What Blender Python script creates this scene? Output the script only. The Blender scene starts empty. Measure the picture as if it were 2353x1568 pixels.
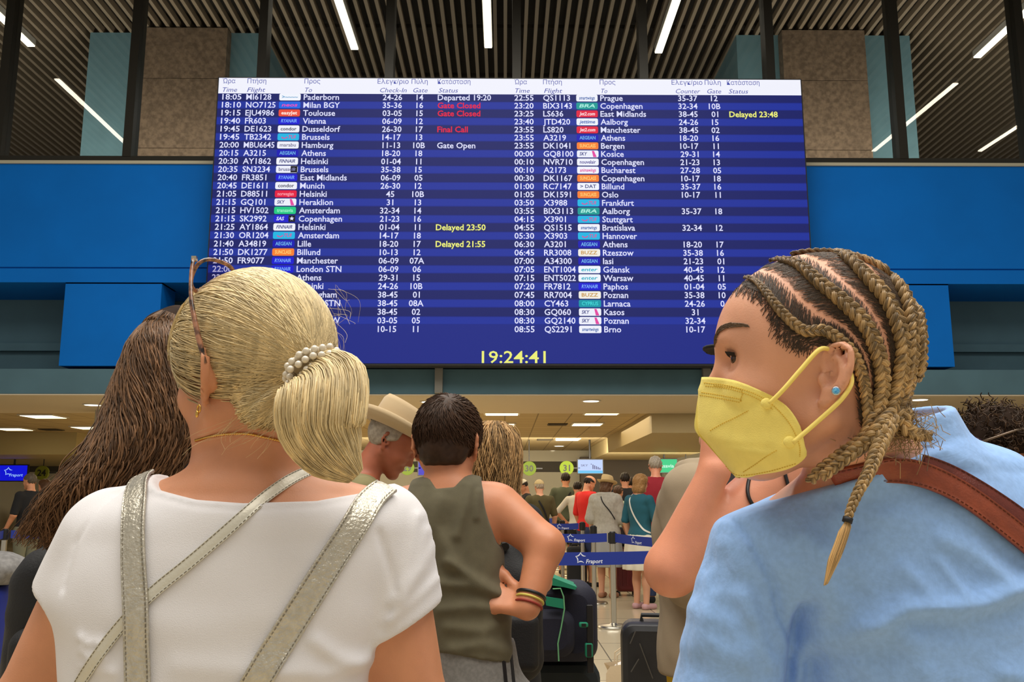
import bpy, math, random
import numpy as np
from mathutils import Vector, Matrix
from mathutils.bvhtree import BVHTree

random.seed(7)
RNG = np.random.default_rng(7)
SC = bpy.context.scene
COL = SC.collection
R_ = math.radians

# ------------------------------------------------------------------ camera, world, exposure
CAM_Z, PITCH, YAW, FPX = 1.35, R_(9.8), R_(0.45), 2097.0
cam_data = bpy.data.cameras.new('camera')
cam = bpy.data.objects.new('camera', cam_data)
COL.objects.link(cam)
cam.location = (0, 0, CAM_Z)
cam.rotation_euler = (math.pi / 2 + PITCH, 0, -YAW)
cam_data.sensor_width = 36.0
cam_data.lens = FPX / 2353.0 * 36.0
cam_data.clip_start = 0.02
cam_data.clip_end = 200
SC.camera = cam
SC.view_settings.view_transform = 'Standard'
SC.view_settings.look = 'None'
SC.view_settings.exposure = 0.0
SC.view_settings.gamma = 1.0
SC.view_settings.use_curve_mapping = False

world = bpy.data.worlds.new('world')
SC.world = world
world.use_nodes = True
world.node_tree.nodes['Background'].inputs[0].default_value = (1.0, 0.95, 0.88, 1)
world.node_tree.nodes['Background'].inputs[1].default_value = 0.42


def lamp(name, loc, size, power, color=(1, .95, .87), rot=(0, 0, 0)):
    d = bpy.data.lights.new(name, 'AREA')
    d.shape = 'RECTANGLE'
    d.size, d.size_y = size
    d.energy = power
    d.color = color
    o = bpy.data.objects.new(name, d)
    o.location = loc
    o.rotation_euler = rot
    COL.objects.link(o)
    return o


# rows of ceiling lamps of the hall the crowd stands in, and of the check-in hall behind
lamp('hall_lamp_and_fill', (-2.5, 1.5, 9.0), (5.5, 7), 680)
lamp('hall_lamp_and_fill', (3.0, 0.0, 9.0), (5.5, 7), 680)
lamp('hall_lamp_and_fill', (0.0, 8.8, 9.0), (7.5, 2.0), 420)
lamp('hall_lamp_and_fill', (0.0, -5.5, 5.0), (10, 4), 300, rot=(R_(-62), 0, 0))  # added soft fill behind the camera, not a ceiling lamp
lamp('check_in_lamp', (0.6, 18.0, 2.78), (8, 4), 260, (1, .80, .52))
lamp('check_in_lamp', (-5.6, 18.0, 2.78), (5, 4), 170, (1, .82, .55))
lamp('check_in_lamp', (0.0, 22.5, 2.3), (16, 1.5), 620, (1, .88, .66), rot=(R_(68), 0, 0))  # added light tilted at the far wall to brighten it, no fitting there
lamp('check_in_lamp', (0.6, 14.4, 2.78), (10, 1.2), 110, (1, .90, .74))
lamp('upper_fill_light', (0.0, 20.0, 6.9), (22, 8), 110, (1, .9, .74), rot=(math.pi, 0, 0))  # added unseen uplight that brightens the slatted ceiling beyond the glass
lamp('upper_fill_light', (-7.5, 14.35, 6.55), (9, .4), 150, (1, .9, .76), rot=(R_(152), 0, 0))  # added unseen uplight below the sill, brightens the left pillar
lamp('upper_fill_light', (7.5, 14.35, 6.55), (9, .4), 170, (1, .9, .76), rot=(R_(152), 0, 0))  # its added counterpart for the right pillar, also out of view

# ------------------------------------------------------------------ pixel rays of the photograph
_CM = Matrix.Translation(cam.location) @ cam.rotation_euler.to_matrix().to_4x4()


def ray(px, py):
    d = _CM.to_3x3() @ Vector(((px - 1176.5) / FPX, -(py - 784.0) / FPX, -1.0))
    return d


def W(px, py, Y):
    """point on the plane y = Y seen at a pixel"""
    d = ray(px, py)
    return Vector(cam.location) + d * (Y / d.y)


def WZ(px, py, z):
    d = ray(px, py)
    return Vector(cam.location) + d * ((z - CAM_Z) / d.z)


# ------------------------------------------------------------------ materials
def S(r, g, b):
    f = lambda c: (c / 255 / 12.92) if c / 255 <= .04045 else ((c / 255 + .055) / 1.055) ** 2.4
    return (f(r), f(g), f(b))


MATS = {}


def mat(name, rgb, rough=.6, metal=0.0, noise=0.0, nscale=20.0, bump=0.0, bscale=200.0, spec=.5,
        rgb2=None, emit=0.0, stretch=None, island=0.0, bdist=.002, sheen=0.0, sub=0.0, coat=0.0, ndetail=3.0):
    if name in MATS:
        return MATS[name]
    m = bpy.data.materials.new(name)
    m.use_nodes = True
    nt = m.node_tree
    N, L = nt.nodes, nt.links
    b = N['Principled BSDF']
    c = S(*rgb)
    b.inputs['Base Color'].default_value = (*c, 1)
    b.inputs['Roughness'].default_value = rough
    b.inputs['Metallic'].default_value = metal
    b.inputs['Specular IOR Level'].default_value = spec
    if sheen:
        b.inputs['Sheen Weight'].default_value = sheen
    if coat:
        b.inputs['Coat Weight'].default_value = coat
    if sub:
        b.inputs['Subsurface Weight'].default_value = sub
        b.inputs['Subsurface Radius'].default_value = (.012, .005, .003)
        b.inputs['Subsurface Scale'].default_value = 1.0
    vec = None
    if noise or bump or rgb2:
        tc = N.new('ShaderNodeTexCoord')
        mp = N.new('ShaderNodeMapping')
        if stretch:
            mp.inputs['Scale'].default_value = stretch
        L.new(tc.outputs['Object'], mp.inputs['Vector'])
        vec = mp.outputs['Vector']
    if noise or rgb2:
        n = N.new('ShaderNodeTexNoise')
        n.inputs['Scale'].default_value = nscale
        n.inputs['Detail'].default_value = ndetail
        L.new(vec, n.inputs['Vector'])
        r = N.new('ShaderNodeValToRGB')
        if rgb2:
            r.color_ramp.elements[0].color = (*S(*rgb2), 1)
            r.color_ramp.elements[1].color = (*c, 1)
        else:
            r.color_ramp.elements[0].color = (*[x * (1 - noise) for x in c], 1)
            r.color_ramp.elements[1].color = (*[min(1, x * (1 + noise)) for x in c], 1)
        r.color_ramp.elements[0].position = .35
        r.color_ramp.elements[1].position = .65
        L.new(n.outputs['Fac'], r.inputs['Fac'])
        src = r.outputs['Color']
    else:
        src = None
    if island:
        g = N.new('ShaderNodeNewGeometry')
        h = N.new('ShaderNodeHueSaturation')
        mr = N.new('ShaderNodeMapRange')
        mr.inputs['To Min'].default_value = 1 - island
        mr.inputs['To Max'].default_value = 1 + island
        L.new(g.outputs['Random Per Island'], mr.inputs['Value'])
        L.new(mr.outputs['Result'], h.inputs['Value'])
        if src is None:
            h.inputs['Color'].default_value = (*c, 1)
        else:
            L.new(src, h.inputs['Color'])
        src = h.outputs['Color']
    if src is not None:
        L.new(src, b.inputs['Base Color'])
    if bump:
        n2 = N.new('ShaderNodeTexNoise')
        n2.inputs['Scale'].default_value = bscale
        n2.inputs['Detail'].default_value = 2 if bdist < .01 else 5
        if bdist > .01: n2.inputs['Distortion'].default_value = .35
        L.new(vec, n2.inputs['Vector'])
        bp = N.new('ShaderNodeBump')
        bp.inputs['Strength'].default_value = bump
        bp.inputs['Distance'].default_value = bdist
        L.new(n2.outputs['Fac'], bp.inputs['Height'])
        L.new(bp.outputs['Normal'], b.inputs['Normal'])
    if emit:
        b.inputs['Emission Color'].default_value = (*c, 1)
        b.inputs['Emission Strength'].default_value = emit
    MATS[name] = m
    return m


def emat(name, rgb, strength=1.0):
    """something that gives off light: a lamp or a lit screen"""
    if name in MATS:
        return MATS[name]
    m = bpy.data.materials.new(name)
    m.use_nodes = True
    b = m.node_tree.nodes['Principled BSDF']
    b.inputs['Base Color'].default_value = (.01, .01, .01, 1)
    b.inputs['Roughness'].default_value = .5
    b.inputs['Specular IOR Level'].default_value = .1
    b.inputs['Emission Color'].default_value = (*S(*rgb), 1)
    b.inputs['Emission Strength'].default_value = strength
    MATS[name] = m
    return m


# ------------------------------------------------------------------ mesh helpers
class MB:
    """collects shapes, then links them as ONE mesh object"""

    def __init__(self):
        self.v, self.f, self.n = [], [], 0

    def add(self, v, f):
        v = np.asarray(v, float).reshape(-1, 3)
        self.v.append(v)
        self.f.extend([tuple(int(i) + self.n for i in q) for q in f])
        self.n += len(v)
        return self

    def box(self, x0, x1, y0, y1, z0, z1):
        v = [(x, y, z) for x in (x0, x1) for y in (y0, y1) for z in (z0, z1)]
        return self.add(v, [(0, 1, 3, 2), (4, 6, 7, 5), (0, 4, 5, 1), (2, 3, 7, 6), (0, 2, 6, 4), (1, 5, 7, 3)])

    def rbox(self, c, half, r=.01, R=None, seg=3):
        """box with rounded vertical-edge profile: rounded rectangle (x,z) swept in y with bevelled rims"""
        hx, hy, hz = half
        r = min(r, hx * .95, hz * .95)
        ring = []
        for cx, cz, a0 in ((hx - r, hz - r, 0), (-hx + r, hz - r, 90), (-hx + r, -hz + r, 180), (hx - r, -hz + r, 270)):
            for k in range(seg + 1):
                a = R_(a0 + 90 * k / seg)
                ring.append((cx + r * math.cos(a), cz + r * math.sin(a)))
        n = len(ring)
        b = min(r * .6, hy * .8)
        V = []
        for yy, s in ((-hy, b), (-hy + b * .3, b * .3), (-hy + b, 0), (hy - b, 0), (hy - b * .3, b * .3), (hy, b)):
            for x, z in ring:
                V.append((x * (hx - s) / hx, yy, z * (hz - s) / hz))
        F = []
        for i in range(5):
            for k in range(n):
                k2 = (k + 1) % n
                F.append((i * n + k, i * n + k2, (i + 1) * n + k2, (i + 1) * n + k))
        F.append(tuple(range(n)))
        F.append(tuple(reversed(range(5 * n, 6 * n))))
        V = np.array(V)
        if R is not None:
            V = V @ np.array(R).T
        return self.add(V + np.array(c), F)

    def lathe(self, prof, c=(0, 0, 0), seg=24, R=None):
        V, F = [], []
        for r, z in prof:
            for k in range(seg):
                a = 2 * math.pi * k / seg
                V.append((r * math.cos(a), r * math.sin(a), z))
        for i in range(len(prof) - 1):
            for k in range(seg):
                k2 = (k + 1) % seg
                F.append((i * seg + k, i * seg + k2, (i + 1) * seg + k2, (i + 1) * seg + k))
        F.append(tuple(reversed(range(seg))))
        F.append(tuple(range((len(prof) - 1) * seg, len(prof) * seg)))
        V = np.array(V)
        if R is not None:
            V = V @ np.array(R).T
        return self.add(V + np.array(c), F)

    def ball(self, c, r, seg=12):
        r = np.array(r if hasattr(r, '__len__') else (r, r, r))
        prof = [(math.sin(math.pi * i / seg), -math.cos(math.pi * i / seg)) for i in range(seg + 1)]
        prof[0] = (.02, -1); prof[-1] = (.02, 1)
        n0 = self.n
        self.lathe(prof, seg=seg)
        self.v[-1] = self.v[-1] * r + np.array(c)
        return self

    def prism(self, poly, y0, y1, fn=None):
        """polygon in (x, z) extruded between two depths"""
        n = len(poly)
        V = [(x, y0, z) for x, z in poly] + [(x, y1, z) for x, z in poly]
        F = [tuple(range(n)), tuple(reversed(range(n, 2 * n)))]
        F += [(k, n + k, n + (k + 1) % n, (k + 1) % n) for k in range(n)]
        return self.add(V, F)

    def tube(self, pts, r, sides=8, closed=False):
        v, f = tubes(np.array([[tuple(p) for p in pts]], float), np.broadcast_to(np.asarray(r, float), (1, len(pts))), sides)
        return self.add(v, f)

    def build(self, name, m, parent=None, smooth=False):
        return link(name, np.concatenate(self.v), self.f, m, parent, smooth)


def tubes(P, rad, sides=3, flat=1.0):
    """many strands at once: P (S,n,3), rad (S,n) -> verts, faces (open ends closed by shrinking)"""
    S_, n, _ = P.shape
    T = np.gradient(P, axis=1)
    T /= np.linalg.norm(T, axis=2, keepdims=True) + 1e-12
    ref = np.zeros_like(T)
    ref[..., 1] = 1.0
    par = np.abs(T[..., 1]) > .92
    ref[par] = (1, 0, 0)
    # one reference per strand keeps the tube from twisting
    par1 = (np.abs(T[..., 1]).mean(1) > .8)
    ref[par1] = (1, 0, 0)
    ref[~par1] = (0, 1, 0)
    A = np.cross(T, ref)
    A /= np.linalg.norm(A, axis=2, keepdims=True) + 1e-9
    B = np.cross(T, A)
    ang = np.arange(sides) * 2 * math.pi / sides
    V = P[:, :, None, :] + rad[:, :, None, None] * (A[:, :, None, :] * np.cos(ang)[None, None, :, None]
                                                    + flat * B[:, :, None, :] * np.sin(ang)[None, None, :, None])
    idx = np.arange(S_ * n * sides).reshape(S_, n, sides)
    a = idx[:, :-1, :]
    b = idx[:, 1:, :]
    F = np.stack([a, np.roll(a, -1, 2), np.roll(b, -1, 2), b], -1).reshape(-1, 4)
    F = F.tolist()
    if sides > 3:
        F += idx[:, 0, ::-1].tolist() + idx[:, -1, :].tolist()
    return V.reshape(-1, 3), F


def link(name, v, f, m, parent=None, smooth=False):
    me = bpy.data.meshes.new(name)
    v = np.asarray(v, np.float32)
    if isinstance(f, np.ndarray):
        nf, k = f.shape
        me.vertices.add(len(v)); me.vertices.foreach_set('co', v.ravel())
        me.loops.add(nf * k); me.loops.foreach_set('vertex_index', f.astype(np.int32).ravel())
        me.polygons.add(nf)
        me.polygons.foreach_set('loop_start', np.arange(0, nf * k, k, dtype=np.int32))
        me.polygons.foreach_set('loop_total', np.full(nf, k, np.int32))
        me.update(calc_edges=True)
        me.validate()
    else:
        me.from_pydata(v.tolist(), [], f)
    if smooth:
        me.shade_smooth()
    me.materials.append(m)
    o = bpy.data.objects.new(name, me)
    COL.objects.link(o)
    if parent is not None:
        o.parent = parent
        o.matrix_parent_inverse = parent.matrix_world.inverted() if parent.parent is None else Matrix()
    return o


def smooth_sharp(o, deg=35):
    o.data.shade_smooth()
    try:
        o.data.set_sharp_from_angle(angle=R_(deg))
    except Exception:
        pass
    return o


def tag(o, label=None, cat=None, group=None, kind=None):
    if label: o['label'] = label
    if cat: o['category'] = cat
    if group: o['group'] = group
    if kind: o['kind'] = kind
    return o


def empty(name, loc, label, cat, group=None):
    o = bpy.data.objects.new(name, None)
    o.empty_display_size = .1
    COL.objects.link(o)
    o.location = loc
    o.matrix_world = Matrix.Translation(loc)
    return tag(o, label, cat, group)


def struct(o):
    o['kind'] = 'structure'
    return o


# ------------------------------------------------------------------ lettering
_FONT = {}


def glyphs(s, shear=0.0, bold=0.0):
    key = (s, shear, bold)
    if key not in _FONT:
        c = bpy.data.curves.new('text', 'FONT')
        c.body = s
        c.resolution_u = 2
        c.shear = shear
        c.offset = bold
        o = bpy.data.objects.new('text', c)
        me = bpy.data.meshes.new_from_object(o)
        v = np.empty(len(me.vertices) * 3)
        me.vertices.foreach_get('co', v)
        f = [tuple(p.vertices) for p in me.polygons]
        bpy.data.objects.remove(o)
        bpy.data.meshes.remove(me)
        bpy.data.curves.remove(c)
        _FONT[key] = (v.reshape(-1, 3), f)
    return _FONT[key]


def cap():
    v, _ = glyphs('H')
    return v[:, 1].max()


def put_text(mb, s, x, z, h, y, align='l', shear=0.0, bold=0.0, width=None, M=None, maxw=None):
    """letters facing -Y at depth y; z is the middle of the capitals, h their height"""
    v, f = glyphs(s, shear, bold)
    if not len(v):
        return
    k = h / cap()
    X = v[:, 0] * k
    Z = v[:, 1] * k
    w = X.max() - X.min()
    X = X - X.min()
    if width:
        X *= width / w; w = width
    elif maxw and w > maxw:
        X *= maxw / w; w = maxw
    if align == 'c': X = X - w / 2
    if align == 'r': X = X - w
    V = np.stack([X + x, np.full_like(X, y), Z + z - h / 2], 1)
    if M is not None:
        V = V @ np.array(M.to_3x3()).T + np.array(M.translation)
    mb.add(V, f)
# ================================================================== THE SETTING
YF = 13.0                                      # front face of the blue bulkhead
def xz(px, py, Y):
    p = W(px, py, Y)
    return p.x, p.z

M_BLUE = mat('blue_panel_paint', (0, 104, 194), .6, spec=.15, noise=.04, nscale=1.5)
M_TEAL = mat('teal_grey_plaster', (74, 106, 118), .8, noise=.06, nscale=2)
M_CREAM = mat('cream_plaster', (196, 184, 160), .8)
M_DARKM = mat('dark_bronze_metal', (46, 44, 38), .42, .55)

# floor: beige porcelain tiles
fm = mat('floor_tiles', (196, 182, 152), .18, spec=.5)
nt = fm.node_tree; N = nt.nodes; L = nt.links
tc = N.new('ShaderNodeTexCoord'); br = N.new('ShaderNodeTexBrick')
br.offset = 0.0
br.inputs['Scale'].default_value = 1.0
br.inputs['Brick Width'].default_value = .9
br.inputs['Row Height'].default_value = .9
br.inputs['Mortar Size'].default_value = .006
br.inputs['Color1'].default_value = (*S(200, 184, 152), 1)
br.inputs['Color2'].default_value = (*S(190, 175, 144), 1)
br.inputs['Mortar'].default_value = (*S(84, 74, 60), 1)
L.new(tc.outputs['Object'], br.inputs['Vector']); L.new(br.outputs['Color'], N['Principled BSDF'].inputs['Base Color'])
struct(MB().box(-16, 16, -6, 29.2, -.12, 0).build('floor', fm))

# blue bulkhead: upper band, lower band and two piers
z_trim = W(1176, 377.5, YF).z
z_top = W(1176, 380, YF).z
z_gr = W(1176, 617, YF).z
z_lo = W(1176, 651, YF).z
z_pb = W(1176, 842, YF).z
YB = 14.2
mb = MB()
mb.box(-15, 15, YF, YB, z_gr + .008, z_top)
mb.box(-15, 15, YF + .03, YB, z_gr - .03, z_gr + .03)
mb.box(-15, 15, YF, YB, z_lo, z_gr - .018)
for a, b in ((xz(143, 745, YF)[0], xz(366, 745, YF)[0]), (xz(2010, 745, YF)[0], xz(2186, 745, YF)[0])):
    mb.box(a, b, YF, YF + .55, z_pb, z_lo)
    mb.box(a, b, YF, YB, z_lo - .02, z_lo)
struct(mb.build('wall_front', M_BLUE))
struct(MB().box(-15, 15, YF - .03, YF + .3, z_top, z_trim + .03).build('trim_1', mat('cream_sill', (176, 172, 150), .5)))

# recess behind the openings, its ledge and the grey fascia under it
z_fb = W(1176, 906, YF).z                        # underside of the fascia = soffit
z_ft = W(1176, 846, YF).z
z_ledge = W(1176, 797, YB).z
mb = MB()
mb.box(-15, 15, YB, YB + .3, z_ledge, z_top + .1)
mb.box(-15, 15, YB - .16, YB, z_ledge - .10, z_ledge + .02)
mb.box(-15, 15, YB - .05, YB + .1, z_fb, z_ledge - .1)
struct(mb.build('wall_recess', M_TEAL))
struct(MB().box(-15, 15, YF, YF + .5, z_fb, z_ft - .02).build('wall_fascia', M_TEAL))
for k, px in enumerate((1009, 1622)):
    x, _ = xz(px, 875, YF)
    struct(MB().box(x - .055, x + .055, YF - .10, YF - .002, z_fb + .006, W(1176, 826, YF).z).build('trim_%d' % (k + 2), mat('grey_bracket_paint', (122, 120, 112), .6)))

# soffit, tiled ceiling, dropped ceiling and far wall of the check-in hall
z_c = z_fb
Y1 = 15.8
struct(MB().box(-15, 15, YF, Y1, z_c - .02, z_c - .004).build('ceiling_soffit', M_CREAM))
cm = mat('ceiling_tiles', (176, 158, 118), .85)
nt = cm.node_tree; N = nt.nodes; L = nt.links
tc = N.new('ShaderNodeTexCoord'); br = N.new('ShaderNodeTexBrick'); br.offset = 0
for k, v in (('Scale', 1), ('Brick Width', .6), ('Row Height', .6), ('Mortar Size', .012)):
    br.inputs[k].default_value = v
br.inputs['Color1'].default_value = (*S(176, 158, 120), 1); br.inputs['Color2'].default_value = (*S(170, 152, 114), 1)
br.inputs['Mortar'].default_value = (*S(120, 106, 78), 1)
L.new(tc.outputs['Object'], br.inputs['Vector']); L.new(br.outputs['Color'], N['Principled BSDF'].inputs['Base Color'])
YW = 29.0
xb = W(1497, 948, Y1).x
struct(MB().box(-15, 15, Y1, YW, z_c + .02, z_c + .12).build('ceiling_tiled', cm))
struct(MB().box(xb, xb + 2.3, Y1 + .01, YW - 2, 2.47, z_c + .016).build('ceiling_dropped', mat('dropped_ceiling_plaster', (168, 152, 112), .55)))
xl = W(196, 1000, Y1 + 3).x
struct(MB().box(-15, xl - 1.2, 21.0, YW - .3, 2.34, z_c + .019).build('ceiling_left', mat('dropped_ceiling_left', (176, 162, 118), .6)))
M_WALL = mat('far_wall_paint', (176, 168, 146), .8, noise=.03, nscale=1)
mb = MB()
mb.box(-15, 15, YW, YW + .2, 0, 2.17)
mb.box(-15, 15, YW - .1, YW + .2, 2.50, z_c + .12)
struct(mb.build('wall_back', M_WALL))
struct(MB().box(-15, 15, YW + .05, YW + .25, 2.17, 2.5).build('trim_4', mat('dark_recess', (70, 64, 54), .8)))
struct(MB().box(-15.2, -15, YF, YW + .2, 0, z_c + .1).build('wall_left', M_WALL))
struct(MB().box(15, 15.2, YF, YW + .2, 0, z_c + .1).build('wall_right', M_WALL))
px0 = W(1462, 1120, YW - .6)
struct(MB().box(px0.x - 1.7, px0.x + .8, YW - .6, YW - .101, 0, 2.62).build('wall_cabinet', mat('brown_door_panel', (74, 62, 46), .6)))
# pale column seen at the left
x0 = xz(216, 980, 15.2)[0]
struct(MB().box(x0, x0 + .5, 15.2, 15.7, 0, z_c - .005).build('wall_column', mat('pale_column', (168, 166, 150), .7)))

# glazed screen above the bulkhead
xs = [W(1187, 100, YF).x + 1.94 * k for k in range(-7, 8)]
mb = MB()
for x in xs:
    mb.box(x - .065, x + .065, YF - .02, YF + .22, z_trim + .1, 10.35)
mb.box(-15, 15, YF - .01, YF + .2, z_trim + .031, z_trim + .11)
struct(mb.build('window_1', M_DARKM))
gm = bpy.data.materials.new('glazing'); gm.use_nodes = True
nt = gm.node_tree; nt.nodes.clear()
o_ = nt.nodes.new('ShaderNodeOutputMaterial'); mx = nt.nodes.new('ShaderNodeMixShader')
tr = nt.nodes.new('ShaderNodeBsdfTransparent'); gl = nt.nodes.new('ShaderNodeBsdfGlossy'); fr = nt.nodes.new('ShaderNodeFresnel')
tr.inputs[0].default_value = (.93, .95, .95, 1); gl.inputs['Roughness'].default_value = .0
fr.inputs[0].default_value = 1.5
nt.links.new(fr.outputs[0], mx.inputs[0]); nt.links.new(tr.outputs[0], mx.inputs[1]); nt.links.new(gl.outputs[0], mx.inputs[2]); nt.links.new(mx.outputs[0], o_.inputs[0])
struct(MB().box(-15, 15, YF + .09, YF + .1, z_trim + .05, 10.3).build('window_2', gm))

# slatted ceiling beyond and above, with lamps
ZC = 10.0
M_SLAT = mat('slat_metal', (150, 134, 112), .5, .2)
mb = MB()
p = .19
for k in range(-112, 113):
    x = k * p
    mb.box(x - .031, x + .031, YF + .3, 34, ZC, ZC + .12)
struct(mb.build('ceiling_upper', M_SLAT))
mb = MB().box(-22, 22, YF + .3, 34, ZC + .35, ZC + .45)
for yy in range(14, 34, 2):
    mb.box(-22, 22, yy, yy + .05, ZC + .125, ZC + .2)
struct(mb.build('ceiling_void', mat('dark_ceiling_void', (34, 31, 27), .9)))
mb = MB().box(-16, 16, -4, YF - .1, ZC + .3, ZC + .4)
for k in range(-80, 81):
    mb.box(k * p - .042, k * p + .042, -4, YF - .1, ZC, ZC + .1)
struct(mb.build('ceiling_front', mat('front_slat_metal', (120, 108, 90), .5, .2)))
struct(MB().box(-22, 22, 34, 34.2, 7, ZC + .5).build('wall_far', mat('dark_far_wall', (52, 48, 42), .9)))
struct(MB().box(-22, 22, YB + .3, 34, z_trim - .5, z_trim - .3).build('floor_upper', mat('upper_floor', (96, 88, 76), .8)))

M_LAMP = emat('lamp_tube_light', (255, 244, 222), 3.2)
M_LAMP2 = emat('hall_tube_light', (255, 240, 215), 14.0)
M_LBODY = mat('lamp_body_white', (200, 196, 186), .5)


def strip_lamp(a, b, label, group, m, w=.13, part_name='strip_lamp'):
    c = (a + b) / 2
    e = empty(part_name, (c.x, c.y, c.z), label, 'ceiling light', group)
    d = (b - a).normalized(); s = Vector((d.y, -d.x, 0)) * w / 2
    def slab(z0, z1, k):
        q = [a + s * k, a - s * k, b - s * k, b + s * k]
        V = [(v.x, v.y, z) for z in (z0, z1) for v in q]
        return MB().add(V, [(0, 1, 2, 3), (7, 6, 5, 4), (0, 4, 5, 1), (1, 5, 6, 2), (2, 6, 7, 3), (3, 7, 4, 0)])
    slab(c.z, c.z + .12, 1.0).build('lamp_housing', M_LBODY, e)
    slab(c.z - .022, c.z, .86).build('diffuser', m, e)
    return e


zl = ZC - .14
names = ['far-left', 'left of centre, above the board header', 'centre, straight above the board', 'right of centre, above the board header', 'far-right']
for (px, py, lab) in ((72, 105, 'leftmost light strip on the dark slatted ceiling beyond the glass, cut by a mullion'),
                      (815, 112, 'light strip on slatted ceiling leaning right, above the left half of the flight board'),
                      (1122, 108, 'upright light strip on slatted ceiling above the middle of the flight board'),
                      (1513, 120, 'light strip on slatted ceiling leaning left, above the right half of the flight board'),
                      (2245, 131, 'rightmost bright light strip on slatted ceiling beyond the glass, crossing a mullion')):
    a = WZ(px, py, zl)
    strip_lamp(a, Vector((a.x, YF + .6, zl)), lab, 'light strips on the slatted ceiling', M_LAMP, w=.16)


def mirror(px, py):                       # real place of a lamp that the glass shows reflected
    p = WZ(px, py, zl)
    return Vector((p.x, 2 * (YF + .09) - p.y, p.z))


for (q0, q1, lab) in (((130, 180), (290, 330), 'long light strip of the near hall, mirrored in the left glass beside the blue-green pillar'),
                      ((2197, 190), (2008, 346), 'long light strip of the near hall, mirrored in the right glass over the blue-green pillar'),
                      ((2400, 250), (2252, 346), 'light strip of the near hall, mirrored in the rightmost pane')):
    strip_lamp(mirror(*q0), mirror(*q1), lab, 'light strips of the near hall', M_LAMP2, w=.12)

# pillars of the upper hall: blue-green block with a granite face
M_BLOCK = mat('blue_green_plaster', (96, 132, 142), .8, noise=.05, nscale=3)
gmat = mat('granite_cladding', (128, 108, 88), .6, rgb2=(96, 80, 64), nscale=14, ndetail=6)
for k, (b0, b1, g0, g1, side) in enumerate(((207, 606, 334, 522, 1), (1692, 2090, 1797, 1987, -1))):
    Yp = 16.0
    xa, xb_ = W(b0, 85, Yp).x, W(b1, 85, Yp).x
    struct(MB().box(xa, xb_, Yp, Yp + 2.6, z_trim - .3, ZC).build('wall_pillar_%s' % ('left' if k == 0 else 'right'), M_BLOCK))
    xa, xb_ = W(g0, 85, Yp - .25).x, W(g1, 85, Yp - .25).x
    mb = MB(); z0 = z_trim - .3
    zs = [z0, W(1176, 342, Yp - .25).z, W(1176, 182, Yp - .25).z, ZC - .02]
    for i in range(3):
        mb.box(xa, xb_, Yp - .25, Yp - .004, zs[i], zs[i + 1] - .012)
    mb.box(xa + .01, xb_ - .01, Yp - .2, Yp - .004, z0, ZC - .03)
    struct(mb.build('wall_granite_%s' % ('left' if k == 0 else 'right'), gmat))

# lamps, vents of the check-in hall
M_PANEL = emat('ceiling_panel_light', (255, 240, 190), 3.0)
M_DOWN = emat('downlight_glow', (255, 246, 220), 3.0)
for (px, py, lab) in ((1153, 951, 'square ceiling panel light, nearer of the pair right of the boy'),
                      (1384, 950, 'square ceiling panel light, nearest one above the small green-disc row, right side'),
                      (1149, 977, 'square ceiling panel light just above the wavy-haired head'),
                      (1349, 976, 'square ceiling panel light, second one right of the dark vent'),
                      (1304, 1011, 'square ceiling panel light, farthest of the right row'),
                      (100, 958, 'square ceiling panel light above the left screen, beside the dark long hair'),
                      (30, 987, 'square ceiling panel light at the left picture edge'),
                      (208, 984, 'square ceiling panel light half hidden by the long dark hair'),
                      (2172, 947, 'square ceiling panel light right of the braided nape'),
                      (2216, 972, 'square ceiling panel light behind the curly bun')):
    p = WZ(px, py, z_c)
    e = empty('panel_light', (p.x, p.y, z_c), lab, 'ceiling light', 'panel lights of the check-in hall')
    MB().box(p.x - .32, p.x + .32, p.y - .32, p.y + .32, z_c - .004, z_c + .019).build('frame', M_LBODY, e)
    MB().box(p.x - .285, p.x + .285, p.y - .285, p.y + .285, z_c - .010, z_c - .004).build('diffuser', M_PANEL, e)
for (px, py, lab) in ((987, 923, 'round downlight in the pale soffit just above the boy'),
                      (1358, 921, 'round downlight in the pale soffit left of the mask'),
                      (213, 930, 'round downlight in the soffit beside the long dark hair'),
                      (2112, 918, 'round downlight in the soffit beside the braided nape'),
                      (1285, 1025, 'small far downlight above the disc numbered 31, nearer one'),
                      (1270, 1036, 'small far downlight above the disc numbered 31, farther one'),
                      (1166, 1010, 'small far downlight behind the wavy hair')):
    zz = z_c - .02 if py < 940 else z_c + .02
    p = WZ(px, py, zz)
    e = empty('downlight', (p.x, p.y, zz), lab, 'ceiling light', 'downlights of the check-in hall')
    r = .12 if py < 940 else .13
    MB().lathe([(r + .03, -.012), (r + .03, -.001), (r, -.001), (r, -.012)], (p.x, p.y, zz), 24).build('rim', M_LBODY, e)
    MB().lathe([(r * .5, -.014), (r, -.0135), (r, -.004), (r * .5, -.003)], (p.x, p.y, zz), 24).build('lens', M_DOWN, e)
for (px, py, lab) in ((1281, 976, 'dark slotted air vent left of the right panel lights, nearer one'),
                      (1252, 1011, 'dark slotted air vent behind the wavy-haired head, farther one'),
                      (118, 988, 'dark slotted air vent beside the left panel lights')):
    p = WZ(px, py, z_c + .01)
    e = empty('air_vent', (p.x, p.y, z_c + .01), lab, 'vent', 'air vents in the ceiling')
    MB().box(p.x - .2, p.x + .2, p.y - .2, p.y + .2, z_c + .004, z_c + .019).build('frame', mat('vent_dark', (52, 44, 32), .7), e)
    mb = MB()
    for k in range(6):
        mb.box(p.x - .18, p.x + .18, p.y - .17 + .06 * k, p.y - .14 + .06 * k, z_c - .004, z_c + .004)
    mb.build('slats', mat('vent_slat', (70, 60, 44), .6), e)

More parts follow.
